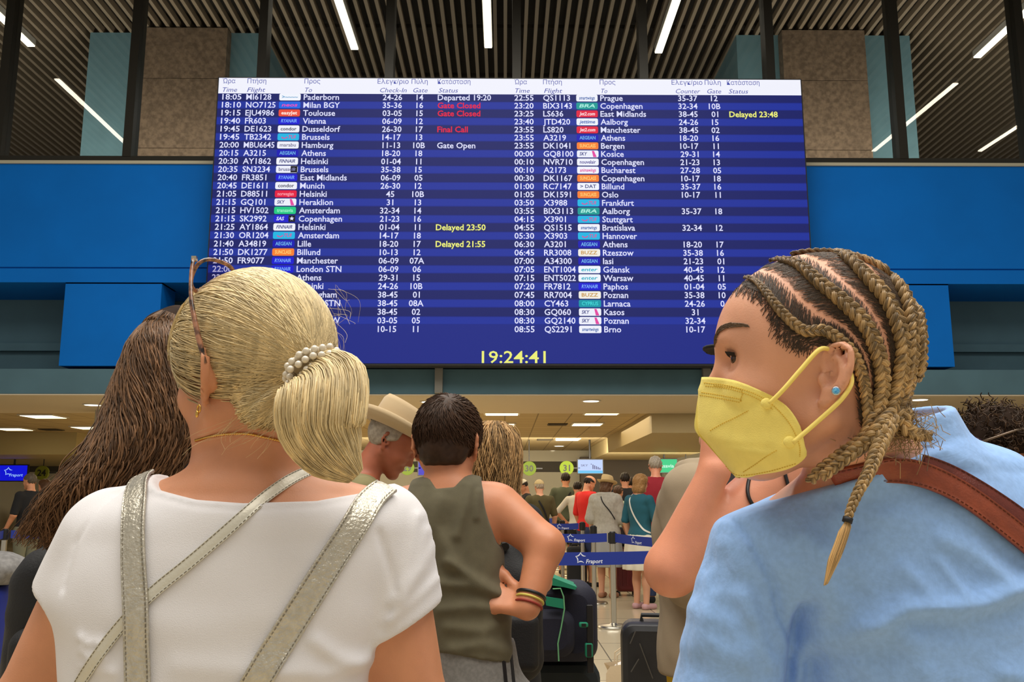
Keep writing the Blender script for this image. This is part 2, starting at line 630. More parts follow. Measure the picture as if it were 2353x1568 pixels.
# ================================================================== FLIGHT BOARD
YBD = 12.5
xL, zT = xz(503.5, 179, YBD)
xR, _ = xz(1839, 181, YBD)
zB = W(1176, 835.5, YBD).z
board = empty('flight_board', ((xL + xR) / 2, YBD + .2, zB), 'large blue flight departures board with a white header and yellow clock', 'flight board')
MB().box(xL - .02, xR + .02, YBD + .012, YBD + .30, zB - .025, zT + .02).build('board_cabinet', mat('board_cabinet_black', (22, 22, 26), .5), board)
mbf = MB()
for x in (xL + 1.2, (xL + xR) / 2, xR - 1.2):
    mbf.box(x - .06, x + .06, YBD + .3, YF, zB + 1.2, zB + 1.35)
mbf.build('wall_bracket', M_DARKM, board)
zH = W(1176, 217, YBD).z
MB().box(xL, xR, YBD, YBD + .012, zB, zH).build('screen', emat('screen_blue', (24, 38, 130)), board, False)
MB().box(xL, xR, YBD - .001, YBD + .012, zH, zT).build('header_strip', emat('screen_header_white', (240, 241, 252)), board)
z0 = W(1176, 225, YBD).z
z28 = W(1176, 757, YBD).z
dz = (z0 - z28) / 28
mbs = MB()
for i in range(0, 29, 2):
    zz = z0 - dz * i
    if i < 28:
        mbs.box(xL, xR, YBD - .0015, YBD + .001, zz - dz / 2, min(zz + dz / 2, zH - .004))
mbs.build('dark_row_stripes', emat('screen_stripe', (20, 29, 100)), board)
mbs = MB()
for i in range(1, 29, 2):
    zz = z0 - dz * i
    mbs.box(xL, xR, YBD - .0015, YBD + .001, zz - dz / 2 + .012, zz + dz / 2 - .012)
mbs.build('light_row_stripes', emat('screen_stripe_light', (27, 47, 152)), board)

yt = YBD - .004
cx = lambda px: W(px, 224, YBD).x
hx = lambda px: W(px, 187, YBD).x
HC = emat('screen_header_ink', (74, 82, 168))
hz1, hz2 = W(1176, 188.5, YBD).z, W(1176, 208.5, YBD).z
k11 = abs(W(1176, 100, YBD).z - W(1176, 110, YBD).z) / 10      # metres per pixel near the header
for s, px in (('Ώρα', 512), ('Πτήση', 569), ('Προς', 700), ('Ελεγκ/ριο', 868), ('Πύλη', 946), ('Κατάσταση', 1006),
              ('Ώρα', 1182), ('Πτήση', 1248), ('Προς', 1378), ('Ελεγκ/ριο', 1543), ('Πύλη', 1619), ('Κατάσταση', 1670)):
    mb = MB(); put_text(mb, s, hx(px), hz1, .072, yt, width={'Ελεγκ/ριο': hx(939) - hx(868), 'Κατάσταση': hx(1081) - hx(1006), 'Πτήση': hx(612) - hx(569), 'Προς': hx(736) - hx(700), 'Πύλη': hx(983) - hx(946), 'Ώρα': hx(541) - hx(512)}[s])
    mb.build('header_word', HC, board)
for s, px, w in (('Time', 513, 33), ('Flight', 569, 42), ('To', 702, 16), ('Check-In', 874, 61), ('Gate', 950, 33), ('Status', 1008, 45),
                 ('Time', 1184, 33), ('Flight', 1250, 42), ('To', 1381, 14), ('Counter', 1552, 56), ('Gate', 1624, 32), ('Status', 1673, 45)):
    mb = MB(); put_text(mb, s, hx(px), hz2, .068, yt, shear=.25, width=hx(px + w) - hx(px))
    mb.build('header_word', HC, board)

ROWS_L = [('18:05', 'MI6128', 'p', 'Paderborn', '24-26', '14', 'Departed 19:20', 'w'),
          ('18:10', 'NO7125', 'n', 'Milan BGY', '35-36', '16', 'Gate Closed', 'r'),
          ('19:15', 'EJU4986', 'e', 'Toulouse', '03-05', '15', 'Gate Closed', 'r'),
          ('19:40', 'FR603', 'r', 'Vienna', '06-09', '12', '', ''),
          ('19:45', 'DE1623', 'c', 'Dusseldorf', '26-30', '17', 'Final Call', 'r'),
          ('19:45', 'TB2342', 't', 'Brussels', '14-17', '13', '', ''),
          ('20:00', 'MBU6645', 'm', 'Hamburg', '11-13', '10B', 'Gate Open', 'w'),
          ('20:15', 'A3215', 'a', 'Athens', '18-20', '18', '', ''),
          ('20:30', 'AY1862', 'f', 'Helsinki', '01-04', '11', '', ''),
          ('20:35', 'SN3234', 'b', 'Brussels', '35-38', '15', '', ''),
          ('20:40', 'FR3851', 'r', 'East Midlands', '06-09', '05', '', ''),
          ('20:45', 'DE1611', 'c', 'Munich', '26-30', '12', '', ''),
          ('21:05', 'D88511', 'd', 'Helsinki', '45', '10B', '', ''),
          ('21:15', 'GQ101', 's', 'Heraklion', '31', '13', '', ''),
          ('21:15', 'HV1502', 'h', 'Amsterdam', '32-34', '14', '', ''),
          ('21:15', 'SK2992', 'k', 'Copenhagen', '21-23', '16', '', ''),
          ('21:25', 'AY1864', 'f', 'Helsinki', '01-04', '11', 'Delayed 23:50', 'y'),
          ('21:30', 'OR1204', 't', 'Amsterdam', '14-17', '18', '', ''),
          ('21:40', 'A34819', 'a', 'Lille', '18-20', '17', 'Delayed 21:55', 'y'),
          ('21:50', 'DK1277', 'o', 'Billund', '10-13', '12', '', ''),
          ('21:50', 'FR9077', 'r', 'Manchester', '06-09', '07A', '', ''),
          ('22:00', '', 'r', 'London STN', '06-09', '06', '', ''),
          ('22', '', '', 'Athens', '29-31', '15', '', ''),
          ('', '', '', 'Helsinki', '24-26', '10B', '', ''),
          ('', '', '', 'Birmingham', '38-45', '01', '', ''),
          ('', '', '', 'London STN', '38-45', '08A', '', ''),
          ('', '', '', '', '38-45', '02', '', ''),
          ('', '', '', '        W', '03-05', '05', '', ''),
          ('', '', '', '', '10-15', '11', '', '')]
ROWS_R = [('22:55', 'QS1113', 'q', 'Prague', '35-37', '12'), ('23:20', 'BIX3143', 'j', 'Copenhagen', '32-34', '10B'),
          ('23:25', 'LS636', 'l', 'East Midlands', '38-45', '01'), ('23:40', 'JTD420', 'u', 'Aalborg', '24-26', '15'),
          ('23:55', 'LS820', 'l', 'Manchester', '38-45', '02'), ('23:55', 'A3219', 'a', 'Athens', '18-20', '16'),
          ('23:55', 'DK1041', 'o', 'Bergen', '10-17', '11'), ('00:00', 'GQ8100', 's', 'Kosice', '29-31', '14'),
          ('00:10', 'NVR710', 'v', 'Copenhagen', '21-23', '13'), ('00:10', 'A2173', 'w', 'Bucharest', '27-28', '05'),
          ('00:30', 'DK1167', 'o', 'Copenhagen', '10-17', '18'), ('01:00', 'RC7147', 'y', 'Billund', '35-37', '16'),
          ('01:05', 'DK1591', 'o', 'Oslo', '10-17', '11'), ('03:50', 'X3988', 't', 'Frankfurt', '', ''),
          ('03:55', 'BIX3113', 'j', 'Aalborg', '35-37', '18'), ('04:15', 'X3901', 't', 'Stuttgart', '', ''),
          ('04:55', 'QS1515', 'q', 'Bratislava', '32-34', '12'), ('05:30', 'X3903', 't', 'Hannover', '', ''),
          ('06:30', 'A3201', 'a', 'Athens', '18-20', '17'), ('06:45', 'RR3008', 'z', 'Rzeszow', '35-38', '16'),
          ('07:00', 'A34300', 'a', 'Iasi', '21-23', '01'), ('07:05', 'ENT1004', 'x', 'Gdansk', '40-45', '12'),
          ('07:15', 'ENT5022', 'x', 'Warsaw', '40-45', '11'), ('07:20', 'FR7812', 'r', 'Paphos', '01-04', '05'),
          ('07:45', 'RR7004', 'z', 'Poznan', '35-38', '10'), ('08:00', 'CY463', 'i', 'Larnaca', '24-26', '0'),
          ('08:30', 'GQ060', 's', 'Kasos', '31', ''), ('08:30', 'GQ2140', 's', 'Poznan', '32-34', ''),
          ('08:55', 'QS2291', 'q', 'Brno', '10-17', '')]
TXT = {'w': emat('screen_text_white', (222, 224, 255)), 'r': emat('screen_text_red', (226, 20, 62)), 'y': emat('screen_text_yellow', (236, 238, 120))}
LOGO = {  # tile colour, ink colour, lettering, slanted
    'p': ((240, 243, 252), (70, 150, 200), '>~~~~', 0), 'n': ((25, 100, 225), (236, 70, 180), 'neos', .2), 'e': ((232, 76, 56), (255, 235, 225), 'easyJet', 0),
    'r': ((12, 14, 208), (120, 170, 250), 'RYANAIR', .2), 'c': ((238, 240, 250), (50, 50, 80), 'condor', 0), 't': ((22, 180, 226), (210, 70, 150), 'TUI', .2),
    'm': ((236, 238, 250), (120, 120, 150), 'marabu', 0), 'a': ((10, 12, 178), (110, 180, 235), 'AEGEAN', 0), 'f': ((240, 242, 252), (30, 40, 120), 'FINNAIR', .3),
    'b': ((236, 238, 250), (110, 110, 150), 'brussels', 0), 'd': ((226, 18, 62), (250, 150, 165), 'norwegian', 0), 's': ((236, 238, 250), (40, 50, 130), 'SKY', .2),
    'h': ((20, 200, 130), (150, 240, 200), 'transavia', 0), 'k': ((24, 22, 205), (230, 232, 255), 'SAS', .2), 'o': ((246, 126, 46), (252, 210, 120), 'SUNCLASS', 0),
    'q': ((238, 240, 250), (30, 90, 170), 'smartwings', .2), 'j': ((10, 152, 146), (170, 240, 225), 'BRA', .2), 'l': ((222, 24, 62), (255, 225, 230), 'Jet2.com', .2),
    'u': ((236, 240, 250), (30, 90, 180), 'jettime', .2), 'v': ((240, 242, 252), (70, 60, 150), 'nouvelair', 0), 'w': ((240, 242, 252), (225, 50, 150), 'animawings', .2),
    'y': ((240, 242, 252), (50, 60, 130), '> DAT', 0), 'z': ((240, 236, 226), (200, 150, 70), 'BUZZ', 0), 'x': ((238, 244, 252), (20, 175, 200), 'enter', .2),
    'i': ((10, 150, 165), (60, 215, 215), 'CYPRUS', 0)}
th = .084
for side, rows, c in ((0, ROWS_L, (511, 566, 642, 698, 902, 965, 1006)), (1, ROWS_R, (1182, 1248, 1324, 1379, 1580, 1641, 1674))):
    for i, r in enumerate(rows):
        zz = z0 - dz * i
        fields = [('flight_time', r[0], c[0], 'l', dict(width=(cx(c[0] + 44) - cx(c[0])) if len(r[0]) == 5 else None)),
                  ('flight_number', r[1], c[1], 'l', dict(maxw=cx(c[1] + 70) - cx(c[1]))),
                  ('desk_numbers', r[4], c[4], 'c', {}), ('gate_number', r[5], c[5], 'c', {})]
        if len(r) > 6 and r[7] == 'w':
            fields.append(('status_note', r[6], c[6], 'l', {}))
        mb = MB()
        if r[3]:
            put_text(mb, r[3].strip(), cx(c[3]) + (.5 if r[3].startswith('  ') else 0), zz, th, yt, bold=.014)
        else:
            _, t_, x_, al_, kw_ = fields.pop(2)
            put_text(mb, t_, cx(x_), zz, th, yt, al_, bold=.014)
        row = mb.build('flight_row', TXT['w'], board)
        for nm_, t_, x_, al_, kw_ in fields:
            if t_:
                mb = MB(); put_text(mb, t_, cx(x_), zz, th, yt, al_, bold=.014, **kw_)
                mb.build(nm_, TXT['w'], row)
        st = r[6] if len(r) > 6 else ('Delayed 23:48' if i == 2 else '')
        if st and (len(r) <= 6 or r[7] != 'w'):
            m2 = MB(); put_text(m2, st, cx(c[6]), zz, th, yt, bold=.02)
            so = m2.build('status_note', TXT['y' if st.startswith('Del') else 'r'], row)
            so['label'] = ('yellow' if st.startswith('Del') else 'red') + ' status note'
        if r[2]:
            bg, ink, s, sh = LOGO[r[2]]
            m2 = MB(); xa, xb_ = cx(c[2]), cx(c[2] + 49)
            m2.rbox(((xa + xb_) / 2, yt + .001, zz), ((xb_ - xa) / 2, .0025, dz * .43), .02, seg=2)
            lg = m2.build('airline_logo', emat('logo_' + r[2], bg), row)
            m3 = MB(); w = (xb_ - xa) * (.36 if r[2] in 'stk' else .74)
            xo = xa + (xb_ - xa) * (.12 if r[2] in 'sk' else (.5 if r[2] == 't' else .13))
            put_text(m3, s, xo, zz, .05, yt - .004, shear=sh, bold=.02, width=w)
            if r[2] == 't':      # curved smile mark
                for a in range(8):
                    a0, a1 = R_(200 + a * 18), R_(218 + a * 18)
                    q = [(math.cos(t) * rr * .05 + xa + .10, yt - .004, math.sin(t) * rr * .04 + zz + .01) for t, rr in ((a0, 1), (a1, 1), (a1, .65), (a0, .65))]
                    m3.add(q, [(0, 1, 2, 3)])
            if r[2] == 's':      # slanted tail mark
                MB().add([(xa + .215, yt - .004, zz + .045), (xa + .245, yt - .004, zz + .045), (xa + .285, yt - .004, zz - .05), (xa + .235, yt - .004, zz - .05)], [(0, 1, 2, 3)]).build('tail_mark', emat('logo_pink', (226, 70, 160)), row)
            if r[2] in 'kb':     # small black square with a star
                MB().box(xb_ - .10, xb_ - .004, yt - .004, yt - .003, zz - dz * .4, zz + dz * .4).build('alliance_badge', emat('logo_black', (16, 16, 24)), row)
                V = [(xb_ - .052 + math.cos(R_(90 + 36 * t)) * (.034 if t % 2 == 0 else .015), yt - .006, zz + math.sin(R_(90 + 36 * t)) * (.034 if t % 2 == 0 else .015)) for t in range(10)]
                m3.add(V, [tuple(range(10))])
            m3.build('logo_lettering', emat('logo_ink_' + r[2], ink), row)
mb = MB()
zc = W(1176, 821, YBD).z
put_text(mb, '19:24:41', W(1107, 821, YBD).x, zc, .165, yt, bold=.008, width=W(1254, 821, YBD).x - W(1107, 821, YBD).x)
mb.build('clock_digits', TXT['y'], board)
# ================================================================== CHECK-IN HALL: signs, screens, queue barriers, luggage
M_BLK = mat('black_plastic', (20, 20, 22), .45)
M_STEEL = mat('brushed_steel', (196, 192, 180), .28, 1.0)
M_BELT = mat('blue_belt_webbing', (16, 44, 140), .65, bump=.3, bscale=400)
M_BELTW = mat('belt_print_white', (215, 222, 240), .6)
YS = 23.5


def star_logo(mb, x, z, r, y, M=None):
    """open star drawn with five curved strokes"""
    for k in range(5):
        a0 = R_(90 + 72 * k)
        tip = np.array([math.cos(a0) * r, math.sin(a0) * r])
        nxt = np.array([math.cos(a0 + R_(72)) * r, math.sin(a0 + R_(72)) * r])
        if k == 3:
            continue
        inner = (tip + nxt) / 2 * .38
        pts = [tip * (1 - t) ** 2 + 2 * inner * t * (1 - t) + nxt * t * t for t in np.linspace(0, 1, 7)]
        V, F = [], []
        for i, q in enumerate(pts):
            d = pts[min(i + 1, 6)] - pts[max(i - 1, 0)]
            n = np.array([-d[1], d[0]]) / (np.linalg.norm(d) + 1e-9) * r * .10 * math.sin(math.pi * (i + .35) / 6.7)
            V += [(q[0] + n[0] + x, y, q[1] + n[1] + z), (q[0] - n[0] + x, y, q[1] - n[1] + z)]
        F = [(2 * i, 2 * i + 1, 2 * i + 3, 2 * i + 2) for i in range(6)]
        V = np.array(V)
        if M is not None:
            V = V @ np.array(M.to_3x3()).T + np.array(M.translation)
        mb.add(V, F)


def monitor(px0, px1, py0, py1, label, fill, draw):
    a, b = W(px0, py0, YS), W(px1, py1, YS)
    e = empty('wall_monitor', ((a.x + b.x) / 2, YS, b.z), label, 'screen', 'counter screens')
    MB().rbox(((a.x + b.x) / 2, YS + .04, (a.z + b.z) / 2), ((b.x - a.x) / 2 + .025, .035, (a.z - b.z) / 2 + .025), .015).build('bezel', M_BLK, e)
    MB().box(a.x, b.x, YS + .0, YS + .006, b.z, a.z).build('screen', fill, e)
    x = (a.x + b.x) / 2
    MB().tube([(x, YS + .1, a.z - .1), (x, YS + .1, z_c + .02)], .025).build('ceiling_pole', M_BLK, e)
    draw(e, a, b)


def d_fra(e, a, b):
    w = b.x - a.x; mb = MB()
    star_logo(mb, a.x + w * .38, (a.z + b.z) / 2 + .04, .11, YS - .004)
    put_text(mb, 'Fraport', a.x + w * .42, (a.z + b.z) / 2 - .05, .07, YS - .004, shear=.2, bold=.015, width=w * .46)
    mb.build('screen_logo', emat('screen_pale_blue', (150, 190, 250)), e)


def d_sky(e, a, b):
    w = b.x - a.x; h = a.z - b.z
    MB().box(a.x, b.x, YS - .003, YS + .001, b.z, b.z + h * .2).build('blue_band', emat('screen_cyan', (90, 190, 240)), e)
    mb = MB(); put_text(mb, 'SKY', a.x + w * .12, a.z - h * .42, h * .15, YS - .004, width=w * .28)
    for k in range(6):
        x = a.x + w * (.52 + .07 * k); t = a.z - h * (.30 + .06 * k); l = h * (.38 - .05 * k) if k else h * .06
        mb.box(x, x + w * .035, YS - .005, YS - .004, t - l, t)
    mb.build('screen_logo', emat('screen_navy', (60, 50, 110)), e)


def d_tra(e, a, b):
    mb = MB(); put_text(mb, 'transavia', a.x + .01, (a.z + b.z) / 2, .085, YS - .004, bold=.02, width=(b.x - a.x) * .86)
    mb.build('screen_logo', emat('screen_mint', (200, 250, 225)), e)


def d_none(e, a, b):
    pass


monitor(-6, 60, 1070, 1105, 'blue screen with star logo at the left picture edge above the man in black', emat('screen_deep_blue', (14, 20, 205)), d_fra)
monitor(962, 1012, 1056, 1092, 'blue screen almost hidden behind the boy, beside the disc numbered 29', emat('screen_violet_blue', (40, 30, 190)), d_none)
monitor(1134, 1191, 1057, 1089, 'pale screen half hidden by the wavy blond-brown hair', emat('screen_pale', (186, 206, 250)), d_sky)
monitor(1328, 1385, 1057, 1088, 'pale blue airline screen beside the disc numbered 31', emat('screen_pale', (186, 206, 250)), d_sky)
monitor(1500, 1556, 1056, 1086, 'green airline screen behind the grey-haired man in the dark red polo', emat('screen_green', (30, 200, 130)), d_tra)


def disc_sign(px, py, num, label, lit, rod=True):
    p = W(px, py, YS)
    r = .18
    e = empty('number_sign', (p.x, YS, p.z - r), label, 'sign', 'round counter number signs')
    Rm = Matrix.Rotation(math.pi / 2, 3, 'X')
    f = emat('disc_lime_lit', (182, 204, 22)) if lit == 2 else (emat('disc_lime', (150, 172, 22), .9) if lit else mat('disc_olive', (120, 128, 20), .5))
    MB().lathe([(r * .96, -.03), (r, -.02), (r, .02), (r * .96, .03)], p, 32, R=np.array(Rm)).build('disc', f, e)
    mb = MB(); put_text(mb, num, p.x, p.z, .15, YS - .034, 'c', bold=.03)
    mb.build('number', mat('sign_black_ink', (20, 24, 10), .6), e)
    MB().box(p.x + r * .9, p.x + r + .16, YS + .0, YS + .03, p.z - .015, p.z + .015).build('arm', M_BLK, e)
    if rod: MB().tube([(p.x, YS + .04, p.z), (p.x, YS + .04, z_c + .02)], .012).build('ceiling_rod', M_BLK, e)


disc_sign(97, 1087, '24', 'unlit olive disc numbered 24 beside the left screen', 0)
disc_sign(936, 1076, '29', 'lime disc numbered 29 left of the boy\'s neck', 1)
disc_sign(1216, 1077, '30', 'lime disc numbered 30 right of the wavy hair', 1)
disc_sign(1302, 1076, '31', 'bright lime disc numbered 31 beside the pale blue screen', 2, rod=False)
disc_sign(1577, 1072, '33', 'dim olive disc behind the taupe shirt shoulder', 0)

# check-in counters along the far wall
for k, (x, lab) in enumerate(((-12.2, 'grey check-in counter at the far left under the disc 24'), (-3.0, 'grey check-in counter under the disc 29'), (0.4, 'grey check-in counter under the disc 30'), (3.4, 'grey check-in counter under the pale blue screen'))):
    e = empty('check_in_counter', (x, 27, 0), lab, 'counter', 'check-in counters')
    MB().box(x - .9, x + .9, 26.6, 27.2, 0, 1.0).build('body', mat('counter_grey', (104, 98, 86), .6), e)
    MB().box(x - .98, x + .98, 26.5, 27.25, 1.0, 1.05).build('top', mat('counter_top', (60, 56, 50), .4), e)
    MB().box(x - .98, x - .9, 26.52, 27.2, 0, 1.2).build('side_panel', mat('counter_dark', (44, 42, 40), .5), e)


# queue barriers: a post with its base and head; each belt is a thing of its own
def stanchion(x, y, label, h=1.0):
    e = empty('queue_barrier_post', (x, y, 0), label, 'barrier post', 'belt barrier posts')
    o = MB().lathe([(.175, 0), (.175, .012), (.165, .026), (.05, .036), (.03, .05)], (x, y, 0), 36).build('base', M_STEEL, e); smooth_sharp(o)
    o = MB().lathe([(.031, .04), (.031, h - .13)], (x, y, 0), 20).build('post', M_STEEL, e); smooth_sharp(o)
    o = MB().lathe([(.034, h - .13), (.036, h - .125), (.036, h - .01), (.028, h)], (x, y, 0), 20).build('belt_head', M_BLK, e); smooth_sharp(o)
    MB().box(x - .046, x + .046, y - .02, y + .02, h - .12, h - .015).build('belt_slot', M_BLK, e)
    return Vector((x, y, h - .065))


def belt(a, b, label, hw=.046, logos=(.5,), sag=.015):
    d = (b - a); d.z = 0; u = d.normalized()
    a = a + u * .062; b = b - u * .062
    n = Vector((u.y, -u.x, 0))          # faces the camera side
    if n.y > 0: n = -n
    P = [a.lerp(b, t) - Vector((0, 0, sag * 4 * t * (1 - t))) for t in np.linspace(0, 1, 9)]
    V, F = [], []
    for p in P:
        for s, q in ((1, .0015), (-1, .0015), (-1, -.0015), (1, -.0015)):
            V.append(p + Vector((0, 0, hw * s)) + n * q)
    for i in range(8):
        for k in range(4):
            F.append((4 * i + k, 4 * i + (k + 1) % 4, 4 * i + 4 + (k + 1) % 4, 4 * i + 4 + k))
    F += [(0, 1, 2, 3), (35, 34, 33, 32)]
    o = tag(MB().add([tuple(v) for v in V], F).build('queue_belt', M_BELT), label, 'barrier belt', 'blue barrier belts')
    ux = u if u.x > 0 else -u
    for t in logos:
        p = a.lerp(b, t) - Vector((0, 0, sag * 4 * t * (1 - t))) + n * .003
        M = Matrix.Translation(p) @ Matrix(((ux.x, -n.x, 0), (ux.y, -n.y, 0), (0, 0, 1))).to_4x4()
        mb = MB()
        star_logo(mb, -.06, .006, .042, 0, M)
        put_text(mb, 'Fraport', -.02, -.018, .028, 0, shear=.2, bold=.02, M=M)
        mb.build('belt_logo', M_BELTW, o)
    return o


def floor_at(px, py):
    p = WZ(px, py, 0)
    return p.x, p.y


def post_px(px, Y):
    return W(px, 1200, Y).x, Y


pm = stanchion(*floor_at(1411, 1443), 'steel barrier post with round base on the tiles beside the black suitcase')
pl = stanchion(*post_px(1110, 6.6), 'steel barrier post hidden behind the boy at the near belt end')
pr = stanchion(*post_px(1640, 7.0), 'steel barrier post hidden behind the taupe shirt')
p2 = stanchion(*post_px(1226, 10.4), 'steel barrier post behind the boy\'s elbow')
p3 = stanchion(*post_px(1600, 8.6), 'steel barrier post behind the raised sunburnt arm')
p4 = stanchion(*floor_at(1366, 1388), 'steel barrier post left of the woman in the straw hat')
p5 = stanchion(*post_px(1338, 14.2), 'steel barrier post in front of the man in red')
p6 = stanchion(*post_px(1232, 14.6), 'steel barrier post at the far belt behind the boy\'s elbow')
p7 = stanchion(*post_px(1312, 16.6), 'thin far barrier post below the man with the dark strap')
p8 = stanchion(*post_px(1292, 15.2), 'thin far barrier post, second from the left of the far row')
p9 = stanchion(*post_px(1281, 18.0), 'thin far barrier post, leftmost of the far row')
p10 = stanchion(*post_px(1432, 16.0), 'far barrier post behind the straw-hat woman\'s arm')
p11 = stanchion(*post_px(1230, 18.3), 'far barrier post behind the olive-cap man')
belt(pl, pr, 'near blue barrier belt with white star logo between the two bare arms', logos=(.435,))
belt(p2, pm, 'blue barrier belt running left from the steel post to the boy\'s elbow', logos=(.55,))
belt(pm, p3, 'blue barrier belt sloping right from the steel post past the white skirt', logos=(.3, .75))
belt(p6, p5, 'blue barrier belt in front of the legs of the man in red', logos=(.6,))
belt(p11, p9, 'farthest short blue barrier belt below the olive-cap man', logos=())
pa = stanchion(*post_px(14, 11.0), 'steel barrier post at the left picture edge')
pb = stanchion(*post_px(-60, 10.0), 'steel barrier post just beyond the left picture edge')
pc = stanchion(*post_px(250, 11.8), 'steel barrier post behind the long dark hair')
belt(pa, pc, 'blue barrier belt in front of the man in black at the left', logos=())
belt(pb, pa, 'short blue barrier belt at the left picture edge', logos=())


# luggage
def suitcase(cx_, cy_, w, d, h, m, label, group=None, rz=0, ribs=True, handle=True):
    e = empty('suitcase', (cx_, cy_, 0), label, 'suitcase', group)
    R = Matrix.Rotation(rz, 3, 'Z')
    o = MB().rbox((cx_, cy_, .055 + (h - .055) / 2), (w / 2, d / 2, (h - .055) / 2), .06, R=R, seg=5).build('shell', m, e); smooth_sharp(o, 40)
    mb = MB()
    if ribs:
        for k in range(5):
            x = -w * .36 + w * .18 * k
            mb.rbox(np.array(R @ Vector((x, -d / 2 - .001, 0))) + np.array((cx_, cy_, .06 + h / 2)), (.008, .006, h * .38), .006, R=R)
        mb.build('ribs', m, e)
    for sx in (-1, 1):
        for sy in (-1, 1):
            c = R @ Vector((sx * w * .38, sy * d * .36, 0))
            o = MB().lathe([(.012, -.02), (.026, -.018), (.028, 0), (.026, .018), (.012, .02)], (cx_ + c.x, cy_ + c.y, .028), 14, R=np.array(Matrix.Rotation(math.pi / 2, 3, 'Y'))).build('wheel', M_BLK, e)
    c = np.array((cx_, cy_, h))
    q = [R @ Vector((sx * .07, 0, 0)) for sx in (-1, 1)]
    mb = MB().tube([c + np.array(q[0]), c + np.array(q[0]) + (0, 0, .03), c + np.array(q[1]) + (0, 0, .03), c + np.array(q[1])], .011)
    mb.build('carry_handle', M_BLK, e)
    if handle:
        up = .38
        mb = MB()
        pts = [c + np.array(R @ Vector((-.09, d * .3, -.02))), c + np.array(R @ Vector((-.09, d * .3, up))), c + np.array(R @ Vector((.09, d * .3, up))), c + np.array(R @ Vector((.09, d * .3, -.02)))]
        mb.tube(pts, .009)
        mb.build('pull_handle', M_STEEL, e)
    return e


M_SHELL = mat('black_ribbed_shell', (24, 24, 26), .38, noise=.2, nscale=12)
p = WZ(1502, 1640, 0)
hcase = .72
pb_ = WZ(1500, 1440, hcase)
suitcase(pb_.x + .045, pb_.y + .2, .36, .25, hcase, M_SHELL, 'black hard-shell suitcase with scratched lines standing right of the steel post base', ribs=False, handle=False, rz=-.15)
mb = MB()
for (q0, q1) in (((1470, 1480), (1500, 1560)), ((1460, 1452), (1448, 1480)), ((1520, 1470), (1545, 1530)), ((1468, 1515), (1450, 1545))):
    a, b = W(*q0, pb_.y + .055), W(*q1, pb_.y + .055)
    mb.tube([a, b], .003, 6)
case_root = [o for o in bpy.data.objects if o.name.startswith('suitcase')][0]
mb.build('crease_lines', mat('scratch_grey', (64, 60, 54), .5), case_root)

p = WZ(1327, 1352, 0)
suitcase(p.x, p.y + .1, .30, .22, .62, mat('black_cloth_case', (18, 18, 20), .8), 'black cloth suitcase under the near belt, left of the straw-hat woman', ribs=False, handle=False)
p = WZ(1441, 1370, 0)
suitcase(p.x, p.y + .1, .30, .23, .66, mat('dark_red_case', (96, 18, 20), .4), 'dark red ribbed suitcase between the two women\'s legs', handle=False)
c = Vector((p.x - .02, p.y + .1, .70))
e = empty('travel_bag', (c.x, c.y, .70), 'grey and red travel bag lying on the dark red suitcase', 'bag')
o = MB().rbox(c + Vector((0, 0, .13)), (.19, .10, .12), .06, seg=4).build('body', mat('dark_grey_fabric', (58, 56, 58), .8, noise=.3, nscale=30), e); smooth_sharp(o)
MB().rbox(c + Vector((-.10, -.09, .12)), (.05, .03, .11), .03).build('pocket', mat('raspberry_fabric', (176, 40, 70), .7), e)
MB().tube([c + Vector((-.12, 0, .24)), c + Vector((-.08, 0, .33)), c + Vector((.08, 0, .33)), c + Vector((.12, 0, .24))], .012).build('handle', mat('dark_red_strap', (120, 24, 36), .7), e)

# paper bag on the floor
a = WZ(1432, 1528, .40)
e = empty('paper_bag', (a.x, a.y, 0), 'light brown paper bag with twisted handle beside the black suitcase', 'bag')
PB = mat('kraft_paper', (206, 184, 150), .85, bump=.4, bscale=40)
V = []
for zz, s, j in ((0, 1, 0), (.2, 1.02, .004), (.36, .96, .01), (.40, .94, -.012)):
    for x, y in ((-.10, -.06), (0, -.065), (.10, -.06), (.10, .06), (0, .052), (-.10, .06)):
        V.append((a.x + x * s + j * (1 if y > 0 else -1), a.y + y * s, zz + (.015 if x == 0 and zz > .38 else 0)))
F = [tuple(range(5, -1, -1))] + [(6 * i + k, 6 * i + (k + 1) % 6, 6 * i + 6 + (k + 1) % 6, 6 * i + 6 + k) for i in range(3) for k in range(6)]
MB().add(V, F).build('body', PB, e)
MB().ball((a.x + .02, a.y, .385), (.075, .045, .035)).build('white_tissue', mat('tissue_white', (228, 220, 210), .9), e, True)
for s in (-1, 1):
    MB().tube([(a.x - .045, a.y + .055 * s, .38), (a.x - .04, a.y + .055 * s, .46), (a.x, a.y + .05 * s, .49), (a.x + .04, a.y + .055 * s, .46), (a.x + .045, a.y + .055 * s, .38)], .004, 6).build('handle', PB, e)

